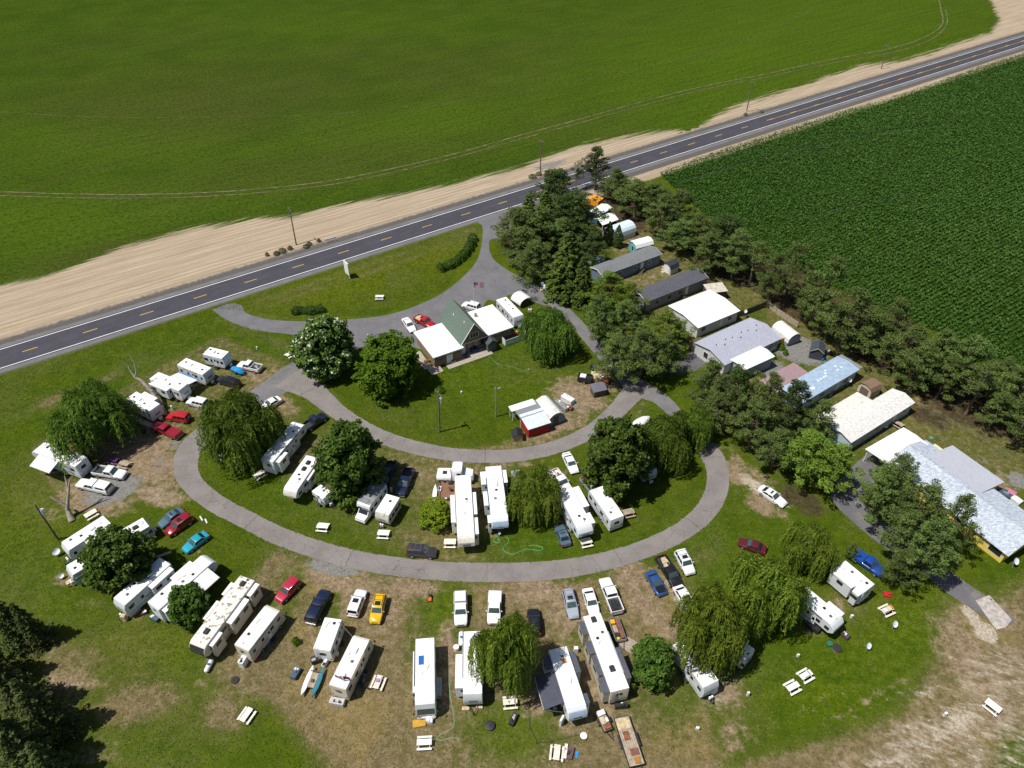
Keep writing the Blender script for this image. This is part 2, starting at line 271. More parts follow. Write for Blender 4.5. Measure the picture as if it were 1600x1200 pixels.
def thr(mask, nz, k=.9, a=.42, b=.62):
    return n.step(n.math('MULTIPLY', n.math('ADD', mask, n.math('MULTIPLY', n.math('SUBTRACT', nz, .5), k)), n.step(mask, 0, .12)), a, b)
g = n.mix(n.step(n2, .35, .65), (.032, .068, .003), (.066, .108, .004)); g = n.mix(Cc[0], n.mix(n.step(n2, .3, .7), (.048, .078, .004), (.085, .112, .006)), g)
g = n.mix(n.math('MULTIPLY', Cc[0], n.step(n4, .4, .7)), g, (.072, .138, .003))
g = n.mix(n.math('MULTIPLY', Cc[2], n.step(n4, .35, .65)), g, (.150, .165, .004))
g = n.mix(n.math('MULTIPLY', n.step(n1, .5, .7), .5), g, (.078, .105, .020))
g = n.mix(n.step(n3, .35, .75, 0, .75), g, n.mix(.5, g, (.022, .046, .007))); g = n.mix(n.step(n6, .5, .8, 0, .45), g, (.10, .125, .03))
g = n.mix(n.math('MULTIPLY', B[0], .62), g, n.mix(n.step(n2, .3, .7), (.088, .092, .022), (.125, .115, .038)))
g = n.mix(n.step(n.math('ADD', n4, n.math('MULTIPLY', n1, .6)), .78, 1.0, 0, .5), g, (.115, .115, .035))
dcol = n.mix(n.step(n4, .35, .65), (.135, .105, .050), (.255, .200, .115)); dcol = n.mix(n.step(n3, .3, .7, 0, .6), dcol, (.095, .075, .024)); dcol = n.mix(n.step(n1, .5, .62, 0, .4), dcol, (.28, .195, .07))
g = n.mix(thr(B[0], n4, 1.3, .42, .95), g, dcol)
bcol = n.mix(n.step(n4, .3, .7), (.165, .118, .068), (.33, .25, .165)); bcol = n.mix(n.step(n3, .42, .72, 0, .7), bcol, (.10, .072, .042)); bcol = n.mix(n.step(n6, .62, .75, 0, .8), bcol, (.06, .07, .022)); bcol = n.mix(n.step(n.noise(.5, 6, .75), .58, .7, 0, .8), bcol, (.45, .37, .27))
bm_ = n.math('ADD', n.math('MULTIPLY', n2, .6), n.math('MULTIPLY', n4, .4)); g = n.mix(thr(B[1], bm_, 1.9, .36, .78), g, bcol)
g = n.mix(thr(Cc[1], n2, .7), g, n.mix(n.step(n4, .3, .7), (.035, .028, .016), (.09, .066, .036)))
spos = n.sep(rowv); 
row = n.math('SINE', n.math('ADD', n.math('MULTIPLY', spos[1], 6.283/1.5), n.math('MULTIPLY', n5, 2.0)))
row2 = n.math('SINE', n.math('MULTIPLY', spos[1], 6.283/4.6))
rown = n.noise(1.3, 3, .6, n.vmap(-AZ, (.05, 1, 1)))
s_ = n.mix(n.step(rown, .35, .7), (.345, .268, .185), (.455, .370, .268)); s_ = n.mix(n.step(row, .1, 1, 0, .26), s_, (.24, .18, .12)); s_ = n.mix(n.step(n4, .5, .75, 0, .35), s_, (.28, .21, .14)); s_ = n.mix(n.step(row2, .8, 1, 0, .3), s_, (.24, .18, .12))
s_ = n.mix(n.math('MULTIPLY', n.step(n.math('ADD', n3, n.math('MULTIPLY', A[0], .3)), .70, .78), .5), s_, (.12, .13, .05))
g = n.mix(thr(A[2], n.noise(.7, 5, .7, n.vmap(-AZ, (.3, 1, 1))), .7, .38, .6), g, s_)
gr = n.mix(n.step(n3, .3, .7), (.15, .145, .14), (.25, .24, .22)); gr = n.mix(n.step(n4, .5, .7, 0, .6), gr, (.11, .10, .085))
g = n.mix(thr(B[2], n4, .8), g, gr)
# far field: young crop with soil showing between the rows
f1 = n.mix(n.step(n1, .32, .66), (.030, .066, .004), (.054, .096, .006)); soil = n.mix(n2, (.060, .055, .016), (.085, .072, .028))
MD0 = n.sep(n.attr('md').outputs['Vector']); bigm = n.noise(.012, 4, .62); f1 = n.mix(n.math('MULTIPLY', MD0[1], .9), f1, (.074, .132, .006)); f1 = n.mix(n.math('MULTIPLY', n.step(bigm, .36, .64, .25, .8), n.math('ADD', .15, n.math('MULTIPLY', MD0[2], .75))), f1, soil)
f1 = n.mix(n.step(n5, .35, .75, 0, .42), f1, (.018, .038, .004)); f1 = n.mix(n.step(row, 0, 1, 0, .30), f1, (.075, .062, .022)); f1 = n.mix(n.step(n3, .45, .65, 0, .5), f1, (.022, .050, .004))
f1 = n.mix(n.step(n4, .46, .62, 0, .6), f1, (.011, .030, .003)); f1 = n.mix(n.step(n.noise(1.5, 3, .8), .5, .62, 0, .55), f1, (.082, .130, .010))
f1 = n.mix(n.step(n.noise(.09, 5, .7, n.vmap(-AZ-.12, (.15, 1, 1))), .52, .75, 0, .35), f1, (.070, .060, .020))
fm = thr(A[0], n.noise(.8, 5, .75, n.vmap(-AZ, (.07, 1, 1))), 1.5, .44, .72)
g = n.mix(fm, g, f1)
# near dark crop
v1 = n.voro(1.7)[0]; v2 = n.voro(.55)[0]
f2 = n.mix(n.step(v1, .15, .7), (.034, .070, .008), (.014, .032, .004)); f2 = n.mix(n.step(n2, .3, .7, 0, .5), f2, (.018, .048, .008))
dm = thr(A[1], n2, .5); g = n.mix(dm, g, f2)
# stony pale ground, then the highway verges measured across the road
MD = n.sep(n.attr('md').outputs['Vector'])
stn = n.noise(.5, 6, .75, n.vmap(R(20), (1, 2.2, 1)))
g = n.mix(n.math('MULTIPLY', n.step(n.math('ADD', n.math('MULTIPLY', MD[0], .55), stn), .72, .98), n.step(MD[0], 0, .2)), g, n.mix(n.step(n3, .3, .7), (.27, .22, .16), (.52, .46, .37)))
rag = n.math('MULTIPLY', n.math('SUBTRACT', n4, .5), 3.0)
south = n.math('MULTIPLY', n.step(AL, 118, 135), n.math('MULTIPLY', n.step(n.math('ADD', AC, rag), -12.3, -11.0), n.step(AC, -4, -5)))
g = n.mix(south, g, n.mix(n.step(n3, .6, .7), s_, (.05, .075, .02)))
vn = n.step(n.math('ADD', AC, rag), 8.4, 6.6)
lim = n.step(AL, 112, 130, -5.7, -7.6); vs_ = n.step(n.math('SUBTRACT', n.math('ADD', AC, n.math('MULTIPLY', rag, .3)), lim), -.4, .4)
sh = n.mix(n.step(n3, .3, .7), (.085, .078, .075), (.14, .128, .118)); g = n.mix(n.math('MULTIPLY', vn, vs_), g, sh)
hgt = n.math('ADD', n.math('MULTIPLY', n3, .12), n.math('MULTIPLY', n6, .05))
hgt = n.math('ADD', hgt, n.math('MULTIPLY', n.math('SUBTRACT', 1, v1), n.math('MULTIPLY', dm, .55)))
hgt = n.math('ADD', hgt, n.math('MULTIPLY', n.math('MULTIPLY', row, A[0]), .05))
n.bump(hgt, 1.0, .8)
gm = n.fin(g, 1.0, 0.0)
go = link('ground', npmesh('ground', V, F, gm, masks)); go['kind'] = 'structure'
# ---------------------------------------------------------------- roads
def asphalt(name, a, b, crack=.5, crackcol=(.03, .03, .032), sc=.16, dust=.0):
    crack *= .75
    n = NT(name); c = n.mix(n.step(n.noise(.25, 5, .65), .3, .7), a, b)
    c = n.mix(n.step(n.noise(4, 3, .7), .4, .8, 0, .35), c, tuple(x*1.45 for x in b)); c = n.mix(n.step(n.noise(9, 2), .5, .8, 0, .3), c, tuple(x*.6 for x in a))
    wv = n.t.nodes.new('ShaderNodeVectorMath'); wv.operation = 'ADD'; n.put(wv.inputs[0], n.pos)
    nn = n.t.nodes.new('ShaderNodeTexNoise'); nn.inputs['Scale'].default_value = .5; n.put(nn.inputs['Vector'], n.pos)
    sc2 = n.t.nodes.new('ShaderNodeVectorMath'); sc2.operation = 'SCALE'; n.put(sc2.inputs[0], nn.outputs['Color']); sc2.inputs['Scale'].default_value = 3
    n.put(wv.inputs[1], sc2.outputs[0])
    v = n.voro(sc, 'DISTANCE_TO_EDGE', wv.outputs[0])[0]
    c = n.mix(n.math('MULTIPLY', n.step(v, .002, .009, 1, 0), crack), c, crackcol)
    if dust: c = n.mix(n.math('MULTIPLY', n.step(n.noise(.6, 5, .7), .52, .7), dust), c, (.30, .24, .17))
    n.bump(n.noise(12, 2), .02, .4); return n.fin(c, .88, .2)


roadlines = []
def ribbon(name, pts, wid, z, mat, wob=.07, seed=1, world=False):
    P = smooth_pts(pts if world else [U(*p)[:2] for p in pts], 16); rg = np.random.default_rng(seed); mb = MB(); L = len(P)
    ws = wid if isinstance(wid, list) else [wid]*len(pts); wi = np.interp(np.linspace(0, 1, L), np.linspace(0, 1, len(ws)), ws)
    if z > .01 and 'track' not in name: roadlines.append((np.array(P), wi/2, name))
    for i, p in enumerate(P):
        d = P[min(i+1, L-1)]-P[max(i-1, 0)]; d = d/np.linalg.norm(d); nn = np.array([-d[1], d[0]])
        a = p+nn*(wi[i]/2+rg.uniform(-wob, wob)); b = p-nn*(wi[i]/2+rg.uniform(-wob, wob))
        mb.v += [(a[0], a[1], z), (p[0], p[1], z), (b[0], b[1], z)]
    for i in range(L-1):
        for k in (0, 1): mb._f(3*i+k, 3*i+k+1, 3*i+4+k, 3*i+3+k)
    return struct(name, mb, mat)
def hw(mb, t0, t1, a0, a1, z):
    p = [RO+RD*t+RN*a for t, a in ((t0, a0), (t1, a0), (t1, a1), (t0, a1))]
    b = len(mb.v); mb.v += [(q[0], q[1], z) for q in p]; mb._f(b, b+1, b+2, b+3)
am = asphalt('highway_asphalt', (.052, .050, .062), (.070, .067, .082), .15, sc=.1)
mb = MB(); hw(mb, -900, 2500, -3.95, 3.95, .022); struct('highway', mb, am)
mb = MB(); hw(mb, -900, 2500, -5.3, -3.95, .016); struct('road_shoulder', mb, asphalt('shoulder_asphalt', (.13, .125, .125), (.17, .165, .16), 0))
mb = MB(); hw(mb, -900, 2500, 3.95, 5.2, .016); struct('road_shoulder', mb, bpy.data.materials['shoulder_asphalt'])
pw = mt('white_marking', (.80, .80, .80), .6, var=.1, sc=5); py_ = mt('yellow_marking', (.68, .42, .05), .6)
mb = MB(); hw(mb, -900, 2500, 3.40, 3.60, .030); hw(mb, -900, 2500, -3.60, -3.40, .030); struct('edge_line', mb, pw)
mb = MB(); S = 12.19*.97
for k in range(-20, 45):
    if k != 12 or True: hw(mb, k*S-1.45, k*S+1.45, -.07, .12, .030)
hw(mb, 19*S, 2400, -.25, -.11, .030); struct('centre_line', mb, py_)
mb = MB()
for off in (1.15, 2.5, -1.15, -2.5): hw(mb, -900, 2500, off-.28, off+.28, .026)
tr = mt('tyre_polish', (.046, .044, .055), .75, var=.15, sc=.3); struct('wheel_path', mb, tr)
lm_ = asphalt('drive_asphalt', (.135, .128, .135), (.18, .172, .172), .6, (.06, .058, .06), .13, .25)
lp = asphalt('loop_asphalt', (.175, .155, .148), (.225, .205, .195), .7, (.085, .08, .075), .16, .35)
fr = asphalt('frontage_asphalt', (.125, .122, .130), (.165, .160, .168), .7, (.06, .058, .062), .11, .1)
def sheet(name, poly, z, mat, sm=True):
    P = [U(*p)[:2] for p in poly]
    if sm: P = smooth_pts(P+[P[0]], 5)[:-1]
    mb = MB(); mb.v = [(p[0], p[1], z) for p in P]; mb._f(*range(len(P))); return struct(name, mb, mat)
sheet('parking_lot', [(332, 484), (360, 474), (378, 478), (384, 489), (420, 499), (470, 502), (530, 500), (600, 493), (655, 476), (700, 452), (740, 415), (752, 385), (754, 355), (748, 345), (790, 335), (800, 350), (790, 372), (766, 375), (768, 400), (790, 420), (830, 442), (870, 462), (858, 478), (830, 470), (800, 460), (775, 470), (760, 470), (745, 500), (700, 540), (655, 545), (620, 530), (560, 545), (500, 530), (450, 522), (395, 515), (355, 500)], .012, fr)
ribbon('driveway', [(835, 452), (865, 472), (895, 500), (918, 525), (945, 555), (975, 588), (1000, 607), (1030, 622), (1055, 645), (1080, 670), (1100, 697), (1116, 720)], [3.2, 3.2, 3.2, 3.2, 3.4, 4.2, 5, 3.6, 3.0, 3, 3.2, 4.2], .020, lm_, seed=3)
ribbon('driveway', [(560, 530), (520, 545), (490, 562), (460, 583), (425, 607), (385, 632), (345, 660)], [6, 5, 5, 6.5, 6, 4.5, 4], .016, lm_, seed=4)
ribbon('loop_road', [(345, 655), (318, 678), (298, 700), (290, 728), (300, 755), (335, 785), (385, 812), (450, 843), (540, 871), (640, 888), (740, 894), (850, 892), (940, 878), (1020, 853), (1080, 820), (1112, 785), (1122, 750), (1116, 718), (1100, 695)], [4.4, 4.4, 4.6, 4.2, 3.6, 3.4, 3.3, 3.3, 3.4, 3.4, 3.5, 3.5, 3.3, 3.3, 3.4, 3.6, 3.8, 4.0, 3.8], .026, lp, seed=5)
ribbon('inner_loop_road', [(450, 590), (490, 612), (530, 645), (580, 675), (640, 697), (715, 711), (800, 712), (870, 698), (925, 673), (960, 645), (985, 618), (1000, 605)], [7, 4.6, 3.4, 3.2, 3.2, 3.2, 3.2, 3.2, 3.3, 3.6, 4.2, 4.6], .032, lp, seed=6)
ribbon('side_road', [(1010, 560), (1060, 575), (1090, 560), (1100, 535)], [4, 4, 4, 4], .016, asphalt('dark_lane', (.085, .08, .088), (.12, .115, .12), .3), seed=7)
ribbon('side_road', [(1375, 718), (1345, 745), (1320, 775), (1345, 805), (1400, 850), (1450, 885), (1490, 915), (1550, 955), (1575, 978)], [4.5, 4.5, 4.5, 4.5, 4.2, 4, 4, 3.6, 3.4], .016, asphalt('house_lane', (.10, .095, .105), (.15, .145, .15), .3, dust=.5), seed=8)
ribbon('path', [(201, 647), (216, 656), (237, 665)], 1.1, .04, mt('pale_concrete', (.45, .38, .30), .9), .02)
ribbon('path', [(268, 862), (243, 872), (232, 884)], .5, .04, bpy.data.materials['pale_concrete'], .02)
wt = mt('track_soil', (.13, .108, .050), .95, var=.5, sc=.5); wd = mt('dark_green_track', (.020, .034, .010), .95, var=.5, sc=.8)  # second one is the dark green of the tracks through the near crop
for k, (pts, wd_, m) in enumerate([([(-150, 298), (0, 300), (100, 303), (210, 304), (320, 301), (420, 294), (520, 282), (620, 262), (720, 238), (800, 215), (900, 188), (1000, 160), (1100, 135), (1200, 115), (1300, 93), (1390, 76), (1445, 58), (1472, 38), (1470, 14), (1464, -12)], .5, wt),
        ([(-150, 304), (0, 306), (100, 309), (210, 310), (320, 307), (420, 300), (520, 288), (620, 268), (720, 244), (800, 221), (900, 194), (1000, 166), (1100, 140), (1200, 120), (1300, 99), (1390, 83), (1452, 63), (1479, 38), (1477, 12)], .35, wt),
        ([(-150, 170), (0, 175), (120, 182), (250, 184), (400, 182), (520, 178), (650, 165), (800, 145), (950, 117), (1100, 83), (1200, 50), (1280, 8), (1300, -12)], .24, mt('faint_track_soil', (.085, .085, .025), .95, var=.5, sc=.5)),
        ([(1060, 285), (1150, 258), (1250, 232), (1330, 214), (1400, 203), (1500, 192)], .9, wd), ([(1180, 262), (1260, 240), (1340, 222)], .5, wd), ([(1260, 340), (1330, 322), (1400, 306), (1440, 300)], .8, wd)]):
    ribbon('wheel_track', pts, wd_, .05 if k < 3 else .03, m, .12, seed=20+k)

# leafy crop plants on the near field, one uncountable mass
def crop():
    rg = np.random.default_rng(11); n0 = 1050000; X = rg.uniform(20, 350, n0); Y = rg.uniform(95, 420, n0)
    v = np.stack([X, Y, np.full(n0, .5)], 1)-np.array([0, 0, HC]); z = v@_D; px = 800+FPX*(v@_R)/z; py = 600-FPX*(v@_U)/z
    k = (px < 1850) & (py > 60) & (py < 780) & (px > 980); X, Y, px, py = X[k], Y[k], px[k], py[k]
    s = sdist(dark_poly, px, py); ac = (X-RO[0])*RN[0]+(Y-RO[1])*RN[1]; k = (s+rg.normal(0, 2.5, len(s)) > 1) & (ac < -9.5)
    tk = np.ones(k.sum(), bool); qx, qy = px[k], py[k]
    for pl, w_ in (([(1060, 285), (1150, 258), (1250, 232), (1330, 214), (1400, 203), (1500, 192)], 1.6), ([(1180, 262), (1260, 240), (1340, 222)], 1.0), ([(1260, 340), (1330, 322), (1400, 306), (1440, 300)], 1.3)):
        for a, c in zip(pl[:-1], pl[1:]): ex, ey = c[0]-a[0], c[1]-a[1]; t = np.clip(((qx-a[0])*ex+(qy-a[1])*ey)/(ex*ex+ey*ey), 0, 1); tk &= np.hypot(qx-a[0]-t*ex, qy-a[1]-t*ey) > w_*rg.uniform(.3, 1.2, len(qx))
    X, Y = X[k][tk], Y[k][tk]; r = ((X-RO[0])*RN[0]+(Y-RO[1])*RN[1]); sh_ = (np.round(r/1.1)*1.1-r)*.38; X = X+RN[0]*sh_; Y = Y+RN[1]*sh_
    m = len(X); k = rg.permutation(m)[:480000]; X, Y = X[k], Y[k]; m = len(X); P = np.stack([X, Y, rg.uniform(.25, .95, m)], 1)
    N = nrm(rg.normal(0, .55, (m, 3))+np.array([0, 0, 1])); a = rg.normal(0, 1, (m, 3)); t = nrm(a-N*(a*N).sum(1, keepdims=True)); b_ = np.cross(N, t); s = rg.uniform(.17, .38, m)[:, None]
    Vv = np.stack([P-t*s, P-b_*s*.5, P+t*s, P+b_*s*.5], 1).reshape(-1, 3); big = np.sin(X*.03+Y*.017)*.12+np.sin(X*.011-Y*.05+2)*.1
    ti = np.clip(rg.uniform(0, 1, m)**1.3+big, 0, 1); o = link('crop_plants', npmesh('crop_plants', Vv, np.arange(4*m).reshape(m, 4), leafmat('crop_leaf', (.042, .086, .010), (.096, .165, .032), .3), {'tint': np.repeat(ti, 4)}))
    o['kind'] = 'stuff'; o['label'] = 'dark green leafy crop filling the field right of the pine belt'; o['category'] = 'crop'

sheet('concrete_apron', [(1524, 938), (1546, 930), (1581, 968), (1572, 980), (1556, 984)], .024, mt('apron_concrete', (.40, .36, .33), .9, var=.25, sc=1.5), False)

# transverse cracks in the loop roads
rg_ = np.random.default_rng(4); mb = MB()
for P, hw2, nm in roadlines:
    if 'loop' not in nm: continue
    s = 0; nxt = 6
    for i in range(1, len(P)-1):
        s += float(np.linalg.norm(P[i]-P[i-1]))
        if s > nxt:
            nxt = s+rg_.uniform(11, 27); d = P[i+1]-P[i]; d /= np.linalg.norm(d); e = np.array([-d[1], d[0]]); pts = [P[i]+e*t*hw2[i]*.97+d*rg_.normal(0, .10) for t in np.linspace(-1, 1, 9)]; b0 = len(mb.v); wc = rg_.uniform(.02, .045)
            for p in pts: mb.v += [(p[0]-d[0]*wc, p[1]-d[1]*wc, .040), (p[0]+d[0]*wc, p[1]+d[1]*wc, .040)]
            for k in range(8): mb._f(b0+2*k, b0+2*k+1, b0+2*k+3, b0+2*k+2)
struct('road_cracks', mb, mt('crack_filler', (.075, .07, .066), .9))
def tufts():
    rg = np.random.default_rng(12); n0 = 700000; X = rg.uniform(-112, 140, n0); Y = rg.uniform(26, 175, n0)
    v = np.stack([X, Y, np.zeros(n0)], 1)-np.array([0, 0, HC]); z = v@_D; px = 800+FPX*(v@_R)/z; py = 600-FPX*(v@_U)/z; ac = (X-RO[0])*RN[0]+(Y-RO[1])*RN[1]
    k = (px > -160) & (px < 1760) & (py < 1400) & (ac < -6.2); lot = [(332, 484), (384, 489), (470, 502), (600, 493), (700, 452), (754, 355), (790, 335), (768, 400), (870, 462), (830, 470), (775, 470), (745, 500), (700, 545), (560, 548), (450, 525), (355, 500)]
    k &= sdist(lot, px, py) < -2; X, Y = X[k], Y[k]
    for P, hw2, nm in roadlines:
        for i in range(0, len(P)-1, 4):
            j = min(i+4, len(P)-1); a, c = P[i], P[j]; e = c-a; t = np.clip(((X-a[0])*e[0]+(Y-a[1])*e[1])/(e@e), 0, 1); k = np.hypot(X-a[0]-t*e[0], Y-a[1]-t*e[1]) > hw2[i]-.12; X, Y = X[k], Y[k]
    ix = np.clip(np.searchsorted(gx, X), 0, nx-1); iy = np.clip(np.searchsorted(gy, Y), 0, ny-1); g_ = iy*nx+ix
    dr, ba, gv, li = dry[g_], bare[g_], gravel[g_], litter[g_]; k = rg.random(len(X)) > np.clip(ba*1.0+gv*1.2+li*.6+stony[g_]*.8, 0, .96); X, Y, dr, ba = X[k], Y[k], dr[k], ba[k]; m = len(X)
    P3 = np.stack([X, Y, rg.uniform(.01, .05, m)], 1); N = nrm(rg.normal(0, .4, (m, 3))+np.array([0, 0, .9])); a = rg.normal(0, 1, (m, 3)); t = nrm(a-N*(a*N).sum(1, keepdims=True)); b_ = np.cross(N, t); s = rg.uniform(.05, .15, m)[:, None]
    Vv = np.stack([P3-t*s, P3-b_*s*.6, P3+t*s, P3+b_*s*.6], 1).reshape(-1, 3); Vv[:, 2] = np.maximum(Vv[:, 2], .004); isd = rg.random(m) < np.clip(dr*.9+ba*.6+.04, 0, .9)
    ti = np.where(isd, .97, np.clip(rg.random(m)*.8, 0, .84)); o = link('grass_tufts', npmesh('grass_tufts', Vv, np.arange(4*m).reshape(m, 4), leafmat('grass_blade', (.052, .096, .003), (.120, .170, .006), .4, c=(.25, .20, .11)), {'tint': np.repeat(ti, 4)}))
    o['kind'] = 'stuff'; o['label'] = 'short lawn grass and dry tufts growing over the trailer sites'; o['category'] = 'grass'
# ================================================================ shared materials
glass = mt('dark_glass', (.018, .022, .026), .08, var=.1, spec=.8)
glassb = mt('windscreen_glass', (.055, .085, .085), .08, var=.2, spec=.9)
rubber = mt('tyre_rubber', (.022, .022, .022), .85); rimm = mt('wheel_rim', (.45, .45, .46), .35, metal=.6)
chrome = mt('bright_metal', (.55, .55, .56), .3, metal=.8); blackp = mt('black_plastic', (.022, .022, .025), .5)
headm = mt('headlamp', (.75, .77, .78), .15); tailm = mt('tail_lamp', (.45, .012, .01), .25)
galv = mt('galvanised_steel', (.42, .43, .44), .45, metal=.5); wood = mt('weathered_timber', (.36, .29, .21), .85, var=.25)
woodw = mt('pale_timber', (.72, .66, .57), .8, var=.15); woodd = mt('dark_timber', (.10, .075, .055), .9, var=.25)
whitep = mt('white_paint', (.80, .80, .79), .45, var=.05)
def paint(name, col, metal=0.0): return mt('paint_'+name, col, .28, metal, .04, coat=.7)
PA = {'white': paint('white', (.80, .80, .80)), 'black': paint('black', (.012, .012, .015)), 'navy': paint('navy', (.014, .022, .055), .2), 'red': paint('red', (.42, .012, .015)), 'dred': paint('dark_red', (.26, .008, .020)),
    'crimson': paint('crimson', (.42, .018, .055)), 'maroon': paint('maroon', (.10, .012, .02)), 'yellow': paint('yellow', (.72, .42, .008)), 'slate': paint('slate', (.10, .17, .23), .3), 'turq': paint('turquoise', (.02, .33, .45), .1),
    'blue': paint('blue', (.015, .07, .34), .1), 'mustang': paint('mid_blue', (.03, .09, .26), .2), 'grey': paint('charcoal', (.055, .050, .058), .3), 'silver': paint('silver', (.50, .55, .62), .4), 'lgrey': paint('light_grey', (.38, .38, .40), .3)}
# ================================================================ cars
def wheel(T, x, y, r=.35, wd=.24):
    mb = MB(); mb.cyl((x, y-wd/2, r), (x, y+wd/2, r), r, n=14)
    o = part(T, 'wheel', mb, rubber, 40)
    s = 1 if y > 0 else -1; m2 = MB(); m2.cyl((x, y+s*(wd/2-.02), r), (x, y+s*(wd/2+.015), r), r*.6, n=10); part(o, 'rim', m2, rimm)
SH = {  # body stations (t, zb, zt, w), cabin (rb, fb, rt, ft, zb, zt), width
 'sedan': ([(-.5, .38, .78, .80), (-.475, .26, .93, .92), (-.40, .2, 1.0, .98), (-.28, .2, 1.0, 1), (.16, .2, .95, 1), (.30, .2, .86, .99), (.44, .22, .74, .93), (.485, .28, .66, .82), (.5, .36, .58, .72)], (-.385, .215, -.20, .055, .93, 1.42), 1.80),
 'coupe': ([(-.5, .38, .80, .80), (-.475, .26, .98, .92), (-.40, .2, 1.02, .98), (-.28, .2, 1.0, 1), (.12, .2, .95, 1), (.30, .2, .88, .99), (.44, .22, .78, .93), (.485, .28, .68, .84), (.5, .36, .60, .76)], (-.36, .16, -.20, .00, .93, 1.36), 1.86),
 'suv': ([(-.5, .42, .92, .90), (-.485, .32, 1.06, .96), (-.40, .26, 1.08, 1), (.12, .26, 1.06, 1), (.24, .26, 1.03, 1), (.43, .28, .94, .95), (.485, .34, .82, .86), (.5, .42, .70, .78)], (-.485, .215, -.44, .075, 1.03, 1.74), 1.88),
 'wagon': ([(-.5, .38, .82, .86), (-.485, .28, .96, .94), (-.40, .22, .98, 1), (.12, .22, .95, 1), (.26, .22, .90, .99), (.43, .24, .78, .93), (.485, .3, .68, .84), (.5, .38, .60, .76)], (-.48, .22, -.41, .05, .93, 1.50), 1.78),
 'pickup': ([(-.5, .50, .66, .90), (-.12, .40, .72, 1)], (-.10, .235, -.075, .125, 1.10, 1.82), 1.98)}
def cabin(T, L, W, cb, col, name='cabin', roof_in=.13, sideg=2, rearg=True, frontg=True, gm=glass, mb=None):
    rb, fb, rt, ft, zb, zt = cb; hb = W/2-.05; ht = W/2-roof_in-.06
    rb, fb, rt, ft = rb*L, fb*L, rt*L, ft*L
    bl = [(rb, -hb, zb-.06), (fb, -hb, zb-.06), (fb, hb, zb-.06), (rb, hb, zb-.06)]
    tp = [(rt, -ht, zt-.05), (ft, -ht, zt-.05), (ft, ht, zt-.05), (rt, ht, zt-.05)]
    t2 = [(rt+.10, -ht+.10, zt), (ft-.12, -ht+.10, zt), (ft-.12, ht-.10, zt), (rt+.10, ht-.10, zt)]
    (mb if mb is not None else MB()); m = mb or MB(); m.loft([bl, tp, t2])
    if mb is None: part(T, name, m, col, 50)
    if frontg: g = MB(); g.panel([bl[1], bl[2], tp[2], tp[1]], .06, .94, .14, .95); part(T, 'windscreen', g, glassb)
    if rearg: g = MB(); g.panel([bl[3], bl[0], tp[0], tp[3]], .08, .92, .22, .90); part(T, 'rear_window', g, gm)
    for q in ([bl[0], bl[1], tp[1], tp[0]], [bl[2], bl[3], tp[3], tp[2]]):
        for k in range(sideg):
            a, b = k/sideg, (k+1)/sideg; g = MB(); g.panel(q, max(.06, a+.02), min(.94, b-.02), .22, .90); part(T, 'side_window', g, gm)
